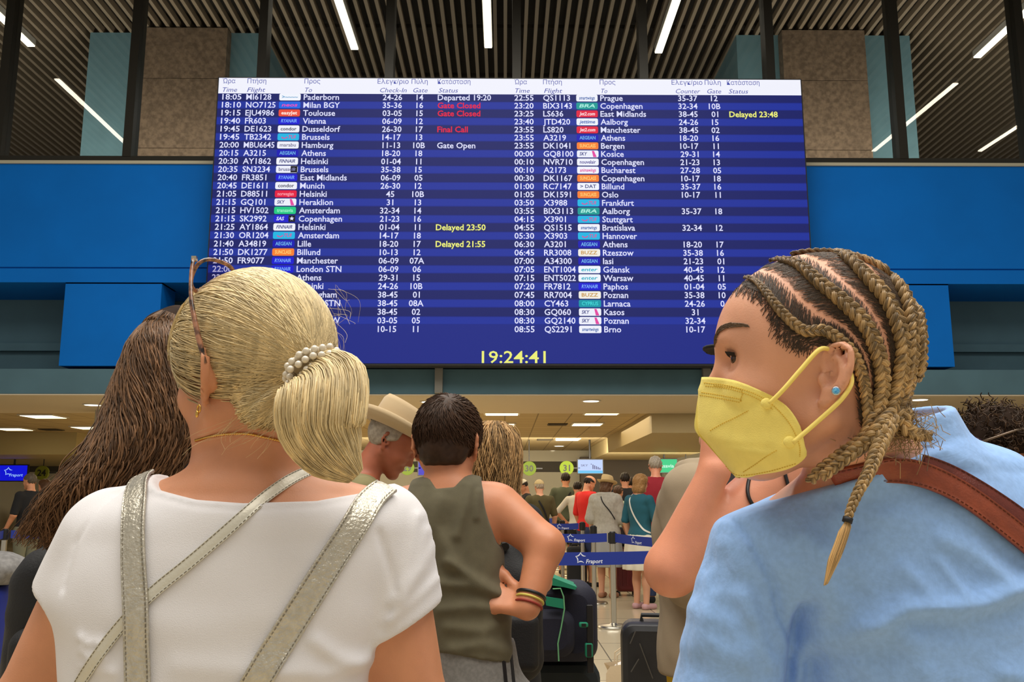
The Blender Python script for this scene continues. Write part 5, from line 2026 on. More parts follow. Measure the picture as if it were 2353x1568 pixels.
v, f = tubes(HS, np.full(HS.shape[:2], .00036) * np.linspace(.7, 1.1, 6)[None], 3)
flat = link('flat_hair', v, f, DARKH, rootB, True)


def capB(P):
    q = (P - oB) @ RB / sB
    d = (headB_(P) - .0022)
    e = sd_ell(q, (.012, 0, .056), (.093, .074, .088)) * sB - .0022
    d = smin(d, e, .02)
    back = np.minimum(q[:, 1] - .0, 9)
    hl = np.interp(q[:, 0], [-.12, -.03, -.02, 0, .06, .095, .115], [-.06, -.05, .0, .045, .055, .082, .088])
    d = np.maximum(d, hl - q[:, 2])
    return np.maximum(d, np.minimum(q[:, 1] + .012, q[:, 0] * 1.0 + .064 - .02 * 0))


sdf_obj('hair', capB, oB - .17, oB + .19, .004, DARKH, rootB)

# hanging ends of the braids
def hang(px_pts, w, nm='hanging_braid', taper=(1, .9, .7), lam=.022, m=BRAID):
    pts = [V3(W(px, py, Y)) for px, py, Y in px_pts]
    P = spline(pts, 120)
    N_ = np.tile(V3(-.1, -1, .15), (120, 1))
    return plait(P, N_, w, nm, rootB, m, taper=taper, lam=lam)


hang([(2010, 955, .935), (1985, 1010, .935), (1930, 1048, .945), (1880, 1085, .955), (1862, 1105, .965)], .016)
hang([(2030, 965, .93), (2000, 1008, .925), (1945, 1052, .93), (1890, 1096, .945)], .016)
hang([(2050, 955, .935), (2020, 985, .92), (1990, 1020, .922)], .018)
hang([(2070, 945, .945), (2080, 985, .945), (2110, 1000, .955), (2135, 1004, .965)], .016)
pl = [(2040, 975, .925), (2018, 1030, .915), (1996, 1085, .908), (1972, 1130, .903), (1954, 1172, .900), (1947, 1196, .899)]
hb = hang(pl, .0145, taper=(1.25, 1, .75, .55), lam=.018)
te = spline([V3(W(*q)) for q in ((1947, 1198, .899), (1934, 1240, .897), (1916, 1290, .895), (1897, 1345, .893))], 14)
TS = []
for k in range(260):
    a = RNG.uniform(0, 6.28); r = math.sqrt(RNG.random()) * .0068
    L_ = RNG.uniform(.8, 1.0)
    pr = np.interp(np.linspace(0, 1, 14), [0, .15, .6, 1], [.35, .9, 1, .25])
    idx = np.linspace(0, 13 * L_, 14)
    c = np.stack([np.interp(idx, np.arange(14), te[:, i]) for i in range(3)], 1)
    TS.append(c + pr[:, None] * r * (V3(1, 0, .35) * math.cos(a) + V3(0, 1, 0) * math.sin(a) * .7))
v, f = tubes(np.array(TS), np.full((260, 14), .00050), 3)
tas = link('braid_tassel', v, f, mat('tassel_hair', (206, 168, 110), .45, island=.4), rootB, True)
MB().tube([V3(W(1949, 1190, .899)), V3(W(1946, 1201, .8985))], .0050, 10).build('braid_band', mat('black_elastic', (18, 16, 18), .6), rootB, True)
# frizz round the nape
FZ = []
for k in range(420):
    x0, y0 = RNG.normal(2050, 42), RNG.normal(985, 22)
    p0 = V3(W(x0, y0, .95)); d = V3(RNG.normal() * .014, RNG.normal() * .006, RNG.normal() * .012 - .004)
    FZ.append([p0, p0 + d * .5 + RNG.normal(size=3) * .003, p0 + d])
FZ = np.array(FZ)
v, f = tubes(FZ, np.full(FZ.shape[:2], .0004), 3)
link('nape_frizz', v, f, BRAID, rootB, True)

# ---- earring
stp = V3(hit(bvh_of(bodyBo), 1922, 899, .0012, dist=.93)[0])
er = empty('earring', tuple(stp), 'round sparkling blue stud earring above the lower mask loop', 'earring')
nE = -ray(1922, 899).normalized(); nE = V3(nE)
Rz = np.stack([np.cross(nE, (0, 0, 1)), (0, 0, 1), nE], 1)
MB().lathe([(.0036, 0), (.0046, .0006), (.0046, .0016), (.0038, .0022)], stp, 20, R=Rz).build('setting', mat('silver_setting', (190, 196, 204), .25, 1.0), er, True)
MB().lathe([(.0036, .0018), (.0030, .0030), (.0012, .0034)], stp, 10, R=Rz).build('stone', mat('blue_stone', (30, 140, 214), .15, rgb2=(120, 205, 240), nscale=600, spec=.8), er)

# ---- the yellow folded mask
MASKM = mat('yellow_mask_cloth', (250, 230, 122), .8, bump=.25, bscale=900, sheen=.1, noise=.03, nscale=60)
MASKS = mat('mask_weld', (222, 186, 66), .8)
fm_ = empty('face_mask', tuple(toW(.13, 0, -.04)), 'yellow folded face mask with ear loops on the braided woman', 'face mask')
RG = [W(1612, 867, 1.030), W(1605, 905, 1.034), W(1599, 950, 1.038), W(1598, 990, 1.040), W(1624, 1021, 1.036), W(1658, 1060, 1.030), W(1691, 1098, 1.022)]
BK = [W(1778, 912, .940), W(1812, 938, .934), W(1838, 978, .930), W(1849, 1022, .930), W(1851, 1052, .932), W(1800, 1082, .955), W(1692, 1098, 1.021)]
n1, n2 = 36, 30
rg, bk = spline(RG, n1), spline(BK, n1)
BV2 = bvh_of(bodyBo)
G_ = np.zeros((n1, n2, 3)); GF = np.zeros((n1, n2, 3))
for i in range(n1):
    for j in range(n2):
        t_ = j / (n2 - 1); u = i / (n1 - 1)
        p = rg[i] * (1 - t_) + bk[i] * t_
        bul = math.sin(math.pi * t_ ** .8) * (.014 + .008 * math.sin(math.pi * u))
        GF[i, j] = p + RB[:, 1] * bul * .25 - RB[:, 0] * .004 * math.sin(math.pi * t_)
        p = p + RB[:, 1] * bul + RB[:, 2] * (math.sin(math.pi * t_) * .004 * (1 - u) ** 3)
        p = p + RB[:, 1] * (.0009 * math.sin(22 * u + 5 * t_) * math.sin(math.pi * t_) - .0016 * math.exp(-((u - .5 + .25 * (t_ - .5)) / .03) ** 2) * (t_ < .75) * (t_ > .15))
        # keep clear of the cheek
        loc, nn, _, dd = BV2.find_nearest(Vector(p))
        sd_ = (Vector(p) - loc).dot(nn)
        if sd_ < .0035:
            p = p + V3(nn) * (.0035 - sd_)
        G_[i, j] = p


def shell(G, name):
    n1, n2, _ = G.shape
    me_v = np.concatenate([G.reshape(-1, 3), (G - RB[:, 1] * np.sign(((G.reshape(-1, 3) - oB) @ RB)[:, 1].mean()) * .0016).reshape(-1, 3)])
    k = n1 * n2
    F = []
    for i in range(n1 - 1):
        for j in range(n2 - 1):
            a = i * n2 + j
            F.append((a, a + 1, a + n2 + 1, a + n2)); F.append((k + a, k + a + n2, k + a + n2 + 1, k + a + 1))
    edge = [(0, j) for j in range(n2)] + [(i, n2 - 1) for i in range(1, n1)] + [(n1 - 1, j) for j in range(n2 - 2, -1, -1)] + [(i, 0) for i in range(n1 - 2, 0, -1)]
    ids = [i * n2 + j for i, j in edge]
    for a, b in zip(ids, ids[1:] + ids[:1]):
        F.append((b, a, k + a, k + b))
    return link(name, me_v, F, MASKM, fm_, True)


mk = shell(G_, 'mask_panel')
q = (GF.reshape(-1, 3) - oB) @ RB; q[:, 1] *= -1
mk2 = shell((q @ RB.T + oB).reshape(n1, n2, 3), 'mask_panel')
BVM = bvh_of(mk)


def welds(px_pts, step=5.2, size=.0010, rows=1):
    mb = MB(); pts = spline([(a, b, 0) for a, b in px_pts], 400)[:, :2]
    L = np.concatenate([[0], np.cumsum(np.linalg.norm(np.diff(pts, axis=0), axis=1))])
    cnt = 0
    for s in np.arange(0, L[-1], step):
        x, y = np.interp(s, L, pts[:, 0]), np.interp(s, L, pts[:, 1])
        s2 = min(s + step * .55, L[-1])
        x2, y2 = np.interp(s2, L, pts[:, 0]), np.interp(s2, L, pts[:, 1])
        p, _ = hit(BVM, x, y, .0003); p2, _ = hit(BVM, x2, y2, .0003)
        if p is None or p2 is None: continue
        mb.tube([p, p2], size * .55, 5); cnt += 1
    if cnt: mb.build('welded_stitching', MASKS, mk, True)


welds([(1618, 880), (1680, 888), (1740, 908), (1780, 935), (1815, 975), (1836, 1020), (1838, 1050)])
welds([(1621, 887), (1680, 895), (1737, 915), (1776, 941)])
welds([(1612, 902), (1650, 908), (1700, 918), (1701, 924)], 5)
welds([(1608, 908), (1650, 915), (1700, 925)], 5)
welds([(1640, 886), (1702, 896), (1701, 922)], 5)
welds([(1632, 990), (1660, 974), (1690, 960), (1720, 944)])
welds([(1708, 1085), (1735, 1068), (1760, 1050), (1785, 1035)])
welds([(1605, 1000), (1630, 1036), (1665, 1068), (1695, 1092), (1760, 1085), (1830, 1066)], 6)
lp = [W(1768, 928, .9255), W(1800, 896, .918), W(1840, 850, .914), W(1880, 806, .912), W(1903, 802, .918), W(1926, 812, .928), W(1946, 838, .930), W(1957, 868, .918), W(1953, 890, .909), W(1930, 922, .910), W(1880, 968, .918), (W(1822, 1018, .9215))]
LOOP = mat('mask_loop_elastic', (250, 226, 118), .7)
MB().tube(spline(lp, 70), .0024, 8).build('ear_loop', LOOP, fm_, True)
q = (np.array([tuple(p) for p in lp]) - oB) @ RB; q[:, 1] *= -1
MB().tube(spline(list(q @ RB.T + oB), 70), .0024, 8).build('ear_loop', LOOP, fm_, True)
for px, py in ((1764, 928), (1816, 1016)):
    p, nn = hit(BVM, px, py, .001)
    if p is not None:
        MB().ball(tuple(p), (.007, .003, .006)).build('loop_weld', MASKM, fm_, True)

# ---- brown leather strap: two layers crossing the back
LEA = mat('brown_leather', (136, 62, 34), .38, noise=.14, nscale=60, bump=.3, bscale=400)
LEA2 = mat('dark_brown_leather', (98, 36, 22), .42, noise=.14, nscale=60, bump=.3, bscale=400)
THB = mat('brown_thread', (92, 42, 24), .8)
bagB = empty('shoulder_bag_strap', tuple(wb(2150, 1120, .98)), 'doubled brown leather bag strap across the blue linen shirt', 'bag strap')
BVS = bvh_of(shirtBo, bodyBo)
strap([(2420, 1265), (2353, 1205), (2290, 1160), (2230, 1122), (2170, 1090), (2110, 1068)], .022, .0042, LEA2, 'strap_back_layer', bagB, st=THB, bv=BVS, calm=30)
strap([(2450, 1335), (2353, 1252), (2270, 1185), (2190, 1128), (2110, 1088), (2040, 1070), (1975, 1072), (1920, 1092)], .027, .0068, LEA, 'strap_front_layer', bagB, st=THB, bv=BVS, calm=60)
# ================================================================== PEOPLE IN THE MIDDLE OF THE CROWD
def hair_mat(name, rgb, isl=.3):
    return mat(name, rgb, .5, island=isl, noise=.2, nscale=70, spec=.22)


def figure(label, x, y, H, yaw, skin=None, shirt=None, sleeve=.42, bottom=None, blen=.52, bkind='trousers', shoes=None, hair=None, hkind='short',
           arms=None, head=None, build=1.0, h=.010, loose=.0, hem=.86, group=None, neck_fwd=.0, collar=False, lean=0.0, tank=False):
    """one person: local axes x forward, y left, z up, feet at the origin; every garment is a part"""
    s = H / 1.75
    skin = skin or SKIN_B
    root = person_root(x, y, label, group)
    cy_, sy_ = math.cos(R_(yaw)), math.sin(R_(yaw))
    M = np.array([[cy_, -sy_, 0], [sy_, cy_, 0], [0, 0, 1]])
    pos = V3(x, y, 0)
    out = lambda v: (v * s) @ M.T + pos
    b = build
    def lx(z): return lean * max(0, z - .95)
    st = [(.80, lx(.8), 0, .105 * b, .155 * b), (.92, lx(.92) - .01, 0, .118 * b, .172 * b), (1.06, lx(1.06), 0, .098 * b, .142 * b), (1.20, lx(1.2) + .005, 0, .108 * b, .158 * b),
          (1.32, lx(1.32), 0, .112 * b, .172 * b), (1.41, lx(1.41) - .01, 0, .085 * b, .160 * b), (1.465, lx(1.465) - .015, 0, .055, .08)]
    tor = Loft(st, 0, 2.2)
    sh = [V3(lx(1.42) - .012, k * .178 * b, 1.408) for k in (1, -1)]
    nb_ = V3(lx(1.47) - .02, 0, 1.46)
    hd = head or dict(o=(lx(1.6) + .01 + neck_fwd, 0, 1.605), f=(1, 0, 0))
    ho = V3(hd['o']); hR_ = frame(hd['f'], hd.get('up', (0, 0, 1)))
    hs = hd.get('s', .97)
    hfun = bb(head_sdf(ho, hR_, hs), [ho - .03, ho + V3(0, 0, .06)], .17)
    A = arms or [None, None]
    ar = []
    for i, k in enumerate((1, -1)):
        a = A[i] or {}
        el = V3(a.get('e', (lx(1.2) - .03, k * .235 * b, 1.13))); wr = V3(a.get('w', (lx(1.1) + .06, k * .25 * b, .895)))
        d = V3(a.get('d', wr - el))
        H_ = hand_pts(wr, d, a.get('n', (0, -k, 0)), a.get('t', (1, 0, 0)), .95, curl=a.get('c', (.35, .4, .45, .5)))
        ar.append((sh[i], el, wr, H_))
    def arm(P):
        d = None
        for q in ar:
            e = bb(lambda X, q=q: smin(sd_chain(X, q[:3], [.050 * b, .042 * b, .028], .02), sd_hand(X, q[3]), .01), list(q[:3]) + [q[2] + (q[3][1][0][-1] - q[2]) * 2], .09)(P)
            d = e if d is None else np.minimum(d, e)
        return d
    lg = lambda P: legs(P, lx(.8), 0, .82)
    def lg(P):
        d = None
        for k in (1, -1):
            e = sd_chain(P, [(0, k * .09 * b, .86), (.01, k * .088, .48), (-.01, k * .085, .07)], [.088 * b, .056, .038], .03)
            e = smin(e, sd_ell(P, (.0 - .012, k * .085, .36), (.052, .05, .11)), .03)
            e = smin(e, sd_cone(P, (-.03, k * .085, .035), (.12, k * .095, .028), .034, .028), .02)
            d = e if d is None else np.minimum(d, e)
        return d
    def neck(P): return sd_cone(P, ho + hR_ @ V3(-.015, 0, -.04), nb_ - V3(0, 0, .01), .052, .058)
    def trp(P):
        d = sd_cone(P, nb_ - V3(0, 0, .045), sh[0] - V3(0, .02, 0), .058, .048 * b)
        return smin(d, sd_cone(P, nb_ - V3(0, 0, .045), sh[1] + V3(0, .02, 0), .058, .048 * b), .03)
    def trunk(P): return smin(tor(P), trp(P), .05)
    def body(P):
        d = smin(trunk(P), arm(P), .03)
        d = smin(d, neck(P), .035)
        d = smin(d, hfun(P), .018)
        return smin(d, lg(P), .05)
    allp = [ho + .2, ho - .2] + [p for q in ar for p in (q[1], q[2], q[2] + (q[3][1][0][-1] - q[2]) * 1.8)] + [V3(-.2, -.25, 0), V3(.25, .25, 1.5)]
    lo = np.min(allp, 0) - .07; hi = np.max(allp, 0) + .07
    lo[2] = -.02
    def mk(nm, f, lo_, hi_, hh, m, par=None):
        v, q = mesh_sdf(f, lo_, hi_, hh)
        return link(nm, out(v), q, m, par or root, True)
    bo = mk('body', body, lo, hi, h, skin)
    if shirt is not None:
        off = .008 + loose
        def sf(P):
            t = trunk(P) - off
            if loose: t = smin(t, tor(P * V3(1, 1, 1)) - off, .03)
            if tank:
                t = smax(t, -(arm(P) - .012), .01)
            else:
                for q in ar:
                    L = [q[0], q[0] + (q[1] - q[0]) * min(1, sleeve / .5)]
                    rr = .056 * b + loose * .8
                    a = sd_cone(P, L[0], L[1], rr, rr - .002 + loose * .3)
                    if sleeve > .55:
                        a = sd_chain(P, [q[0], q[1], q[1] + (q[2] - q[1]) * min(1, (sleeve - .5) / .45)], [rr, rr - .010, rr - .018], .02)
                    t = smin(t, a, .03)
                    n_ = (q[1] - q[0]) / np.linalg.norm(q[1] - q[0])
            t = t - .0035 * soft_noise(P, 26, int(x * 10) % 97) - .002 * soft_noise(P, 60, 5)
            t = smax(t, -sd_cone(P, nb_ - V3(-.03, 0, .02), nb_ + V3(.02, 0, .2), .062 if not tank else .085, .09), .006)
            return smax(t, hem - P[:, 2], .004)
        mk('shirt', sf, V3(lo[0], lo[1], hem - .03), V3(hi[0], hi[1], 1.60), h * .9, shirt)
    if bottom is not None:
        zb = blen
        def bf(P):
            l_ = lg(P) - .016
            if bkind == 'skirt':
                l_ = sd_ell(P[:, :] * V3(1, 1, 0) + V3(0, 0, 0), (0, 0, 0), (.155 * b + .02, .185 * b + .02, 9)) 
                l_ = l_ - .010 * np.sin(np.arctan2(P[:, 1], P[:, 0]) * 9) * np.clip((.9 - P[:, 2]) * 3, 0, 1)
                l_ = l_ - np.clip((.95 - P[:, 2]) * .10, 0, .04)
                l_ = smax(l_, P[:, 2] - .93, .02)
            t = smin(smax(l_, zb - P[:, 2], .004), tor(P) - .005, .04)
            return smax(smax(t, P[:, 2] - .98, .004), zb - P[:, 2], .004)
        mk({'trousers': 'trousers', 'shorts': 'shorts', 'skirt': 'skirt'}[bkind], bf, V3(-.3, -.32, zb - .03), V3(.3, .32, 1.0), h, bottom)
    if shoes is not None:
        for k in (1, -1):
            def sf2(P, k=k):
                d = sd_cone(P, (-.035, k * .085, .040), (.125, k * .095, .034), .046, .038)
                return smax(smax(d, P[:, 2] - .075, .01), .002 - P[:, 2], .002)
            mk('shoe', sf2, V3(-.12, k * .09 - .09, -.01), V3(.22, k * .09 + .09, .11), h * .8, shoes)
    if hair is not None and hkind != 'none':
        def cutline(q):
            xs, zs = {'short': ([-.13, -.04, -.02, .0, .05, .085, .12], [-.035, -.030, .0, .035, .045, .075, .085]),
                      'bald': ([-.13, -.04, -.02, .0, .03, .12], [-.035, -.03, .0, .03, .03, .03]),
                      'long': ([-.13, -.02, .0, .03, .085, .12], [-.16, -.16, -.05, .03, .075, .088]),
                      'bob': ([-.13, .0, .02, .05, .085, .12], [-.12, -.11, -.09, .03, .075, .088])}[hkind if hkind in ('short', 'bald', 'long', 'bob') else 'short']
            return np.interp(q[:, 0], xs, zs) - q[:, 2]
        ex = {'short': .007, 'bald': .003, 'long': .018, 'bob': .022}.get(hkind, .007)
        def hf(P):
            q = (P - ho) @ hR_ / hs
            d = sd_ell(q, (.013, 0, .046), (.100 + ex, .0775 + ex, .088 + ex))
            if hkind in ('long', 'bob'):
                d = smin(d, sd_ell(q, (-.03, 0, -.05), (.062 + ex, .074 + ex, .10)), .03)
            d = d - .003 * np.sin(q[:, 1] * 160 + q[:, 2] * 50) - .003 * soft_noise(q, 90, 3)
            d = smax(d, cutline(q), .006)
            if hkind == 'bald':
                d = smax(d, q[:, 2] - .085, .01)
            return d * hs
        mk('hair', hf, ho - .20, ho + .22, min(h, .008), hair)
    return dict(root=root, body=bo, out=out, M=M, s=s, ho=ho, hR=hR_, hs=hs, pos=pos, arms=ar, nb=nb_, sh=sh, mk=mk)


def to_world(fig, f, l, u):
    """a point given in the head axes of a figure"""
    return fig['out'](np.array([fig['ho'] + fig['hR'] @ V3(f, l, u) * fig['hs']]))[0]


# ------------------------------------------------------------------ boy in the olive tank top, hand on his hip
YC = 2.4
wc = lambda px, py, Y=YC: V3(W(px, py, Y))
OLIVE = mat('olive_cotton', (96, 90, 68), .9, noise=.08, nscale=30, bump=.3, bscale=700, sheen=.1)
rootC = person_root(wc(1050, 1300)[0], YC, 'boy in an olive tank top seen from behind, hand on hip, grey shorts')
oC = wc(1026, 1030, 2.41); RC = frame((.16, 1, -.02)); sC = .99
headC = bb(head_sdf(oC, RC, sC), [oC - .03, oC + V3(0, 0, .06)], .17)
st = []
for py, a, b, hd in ((1120, 955, 1108, .055), (1160, 925, 1128, .078), (1250, 920, 1145, .095), (1360, 930, 1154, .098), (1450, 955, 1172, .100), (1540, 980, 1188, .104), (1640, 985, 1200, .110), (1740, 990, 1196, .105)):
    p, q = W(a, py, YC), W(b, py, YC)
    st.append((p.z, (p.x + q.x) / 2, YC, (q.x - p.x) / 2, hd))
torC = Loft(st, 0, 2.3)
nbC = wc(1032, 1108)
sC1, sC2 = wc(1146, 1166, 2.41), wc(922, 1172, 2.41)
eC, wC = wc(1252, 1255, 2.36), wc(1213, 1396, 2.30)
eC2, wC2 = wc(880, 1370, 2.42), wc(890, 1520, 2.35)
hC = hand_pts(wC, (-.82, .34, .18), (-.55, .75, -.35), (-.25, -.35, .9), 1.0, curl=(.2, .25, .3, .35), thumb=(.62, -.25))
hC2 = hand_pts(wC2, (0, -.2, -1), (1, 0, 0), (0, -1, 0))
cxC = wc(1092, 1700)[0]


def trapC(P):
    d = sd_cone(P, nbC - V3(0, 0, .05), sC1 + V3(-.03, 0, .004), .058, .048)
    return smin(d, sd_cone(P, nbC - V3(0, 0, .05), sC2 + V3(.03, 0, .004), .058, .048), .04)


armC = bb(lambda P: smin(sd_chain(P, [sC1, eC, wC], [.060, .048, .031], .02), sd_hand(P, hC), .012), [sC1, eC, wC, wC + V3(-.16, .12, 0)], .10)
armC2 = bb(lambda P: smin(sd_chain(P, [sC2, eC2, wC2], [.055, .046, .030], .02), sd_hand(P, hC2), .012), [sC2, eC2, wC2, wC2 - V3(0, 0, .2)], .10)
legC = lambda P: legs(P, cxC, YC, .78, .085, .09)


def bodyC(P):
    d = smin(torC(P), trapC(P), .05)
    d = smin(d, armC(P), .035); d = smin(d, armC2(P), .03)
    d = smin(d, sd_cone(P, oC + RC @ V3(-.015, 0, -.03), nbC - V3(0, 0, .01), .054, .060), .03)
    d = smin(d, headC(P), .02)
    return smin(d, legC(P), .04)


bodyCo = sdf_obj('body', bodyC, (eC2[0] - .12, YC - .28, -.02), (eC[0] + .12, YC + .3, oC[2] + .18), .007, mat('skin_boy', (204, 136, 98), .46, noise=.06, nscale=16, bump=.1, bscale=400, sub=.1), rootC)
nkx = [wc(px, 1100, 2.34)[0] for px in (930, 985, 1003, 1045, 1070, 1100)]
nkz = [wc(1000, py, 2.34)[2] for py in (1060, 1098, 1124, 1120, 1092, 1060)]
fC = [([(1010, 1150), (1000, 1210), (1040, 1290)], .018, .006), ([(1030, 1290), (1090, 1330), (1148, 1362)], .012, .006), ([(1000, 1340), (1080, 1345), (1150, 1372)], .012, .005), ([(1010, 1400), (1090, 1392), (1150, 1400)], .014, .005),
      ([(1030, 1440), (1110, 1450), (1165, 1430)], .014, .004), ([(1040, 1490), (1110, 1478), (1172, 1500)], .014, .004), ([(1080, 1120), (1070, 1170), (1050, 1230)], .012, .005), ([(1100, 1130), (1096, 1190)], .008, .004)]
fC = [([wc(*q, 2.31) for q in pts], w * 1.1, a * 1.7) for pts, w, a in fC]


def tankC(P):
    t = smin(torC(P), trapC(P), .05) - .010
    t = smax(t, -(armC(P) - .004), .010); t = smax(t, -(armC2(P) - .004), .010)
    zs = [wc(1100, py, 2.33)[2] for py in (1290, 1250, 1200, 1150, 1105)]
    t = smax(t, P[:, 0] - np.interp(P[:, 2], zs, [wc(px, 1150, 2.33)[0] for px in (1175, 1142, 1124, 1111, 1103)]), .006)
    t = smax(t, np.interp(P[:, 2], zs, [wc(px, 1150, 2.33)[0] for px in (890, 905, 918, 930, 938)]) - P[:, 0], .006)
    disp = 0
    for pts, w, a in fC: disp = disp + ridge(P, pts, w, a)
    t = t - np.where(P[:, 1] < YC, disp, 0) - .003 * soft_noise(P, 30, 4)
    t = smax(t, P[:, 2] - np.interp(P[:, 0], nkx, nkz), .004)
    return smax(t, np.interp(P[:, 0], [wc(1035, 1500, 2.3)[0], wc(1188, 1530, 2.3)[0]], [wc(1035, 1502, 2.3)[2], wc(1188, 1532, 2.3)[2]]) - P[:, 2], .004)


sdf_obj('tank_top', tankC, (eC2[0] - .02, YC - .2, .85), (eC[0], YC + .2, nbC[2] + .06), .006, OLIVE, rootC)
GREY = mat('grey_jersey_shorts', (128, 126, 122), .9, noise=.12, nscale=120)
shC = lambda P: smax(smax(smin(torC(P) - .007, legC(P) - .03, .05), P[:, 2] - 1.0, .004), .50 - P[:, 2], .004)
sh_o = sdf_obj('shorts', shC, (cxC - .3, YC - .2, .46), (cxC + .3, YC + .2, 1.02), .008, GREY, rootC)
bvS = bvh_of(sh_o)
for x0 in (1158, 1176):
    P_, N_ = [], []
    for py in np.linspace(1500, 1700, 10):
        p, nn = hit(bvS, x0 + (py - 1530) * .10, py, .001, dist=YC); P_.append(p); N_.append(nn)
    ribbon(P_, N_, .010, .0015, 'black_stripe', M_BLK, sh_o)
# short dark brown hair
HC_ = hair_mat('dark_brown_hair', (66, 46, 32))
gxC, gzC = [-.14, -.045, -.028, -.012, .03, .08, .12], [-.052, -.050, -.030, .026, .036, .07, .085]


def capC(P):
    q = (P - oC) @ RC / sC
    d = sd_ell(q, (.013, 0, .047), (.110, .0865, .099))
    d = smin(d, sd_ell(q, (-.035, 0, -.02), (.052, .060, .05)), .03)
    d = d - .0025 * soft_noise(q, 120, 6)
    return smax(d, np.interp(q[:, 0], gxC, gzC) - q[:, 2], .010) * sC


capCo = sdf_obj('hair', capC, oC - .18, oC + .2, .006, HC_, rootC)
whorl = lift(oC, RC, -.045, -.02, .128)
okC = lambda d: d[2] * .087 + .045 > np.interp(d[0] * .099 + .014, gxC, gzC) - .022
n = 3200
A_ = dirs(n, okC)
wdir = (whorl - lift(oC, RC, .014, 0, .045)) @ RC; wdir /= np.linalg.norm(wdir)
tg = A_ - wdir; tg -= (tg * A_).sum(1, keepdims=True) * A_; tg /= np.linalg.norm(tg, axis=1, keepdims=True) + 1e-6
sw = np.cross(A_, tg)
tg = tg + sw * .5 + RNG.normal(size=A_.shape) * .25
t = np.linspace(0, 1, 6)
D = A_[:, None] + tg[:, None] * (t * .26)[None, :, None]
D /= np.linalg.norm(D, axis=2, keepdims=True)
P = lift(oC, RC, .014, 0, .045) + (D * (V3(.099, .0765, .087) * sC + .0120 + (t * .007)[None, :, None] * RNG.random((n, 1, 1)))) @ RC.T
v, f = tubes(P, np.full(P.shape[:2], .0012) * np.array([.8, 1, 1, 1, .8, .3])[None], 3)
link('short_strands', v, f, HC_, capCo, True)
# bracelets
ax_ = (wC - eC) / np.linalg.norm(wC - eC)
e1 = np.cross(ax_, V3(0, 1, 0)); e1 /= np.linalg.norm(e1); e2 = np.cross(ax_, e1)
for k, (off, rr, tk, mm, lab) in enumerate(((-.030, .0345, .0042, M_BLK, 'wide black bracelet, highest one on the boy\'s wrist'), (-.019, .0335, .0032, mat('yellow_band', (206, 190, 86), .6), 'yellow and black bracelet between the other two on the boy\'s wrist'), (-.006, .033, .0032, mat('red_thread_band', (142, 44, 30), .7), 'red thread bracelet nearest to the boy\'s hand'))):
    c = wC + ax_ * off
    tag(MB().tube([c + (e1 * math.cos(a) + e2 * math.sin(a)) * rr for a in np.linspace(0, 2 * math.pi, 29)], tk, 8).build('bracelet', mm, None, True), lab, 'bracelet')

# ------------------------------------------------------------------ man in the felt hat, head bowed to the right
YD = 3.6
hp = W(890, 1022, YD)
HD = 1.70; sD = HD / 1.75
yawD = 12
cD, sD_ = math.cos(R_(yawD)), math.sin(R_(yawD))
hl = V3(.20, 0, hp.z / sD)
rx, ry = hp.x - (hl[0] * cD) * sD, YD - hl[0] * sD_ * sD
KHAKI = mat('khaki_shirt', (128, 120, 82), .9, noise=.08, nscale=12)
figD = figure('older man with grey hair and a beige felt hat, bowing his head to the right', rx, ry, HD, yawD, mat('skin_ruddy', (168, 96, 68), .5, noise=.08, nscale=20), KHAKI, .45,
              mat('dark_trousers', (52, 50, 48), .85), .08, 'trousers', M_BLK, None, 'none', head=dict(o=tuple(hl), f=(.84, -.08, -.56), up=(.2, 0, 1), s=1.02), lean=.22, h=.009, build=1.1)
GREYH = hair_mat('grey_hair', (150, 140, 126), .25)
oD, RD = figD['ho'], figD['hR']
def hairD(P):
    q = (P - oD) @ RD / 1.02
    d = sd_ell(q, (.010, 0, .040), (.113, .090, .090)) - .004 * np.sin(q[:, 1] * 110 + q[:, 2] * 40)
    return smax(smax(d, np.interp(q[:, 0], [-.13, -.04, -.01, .03], [-.048, -.045, .0, .03]) - q[:, 2], .008), q[:, 0] - .028, .008) * 1.02
figD['mk']('hair', hairD, oD - .2, oD + .2, .007, GREYH)
FELT = mat('beige_felt', (190, 166, 128), .9, bump=.2, bscale=500, sheen=.2)
hat = empty('felt_hat', tuple(to_world(figD, 0, 0, .07)), 'beige felt hat with a dented crown and curled brim on the bowed older man', 'hat')
hb_ = frame((.90, -.04, -.44), (.44, 0, .90))


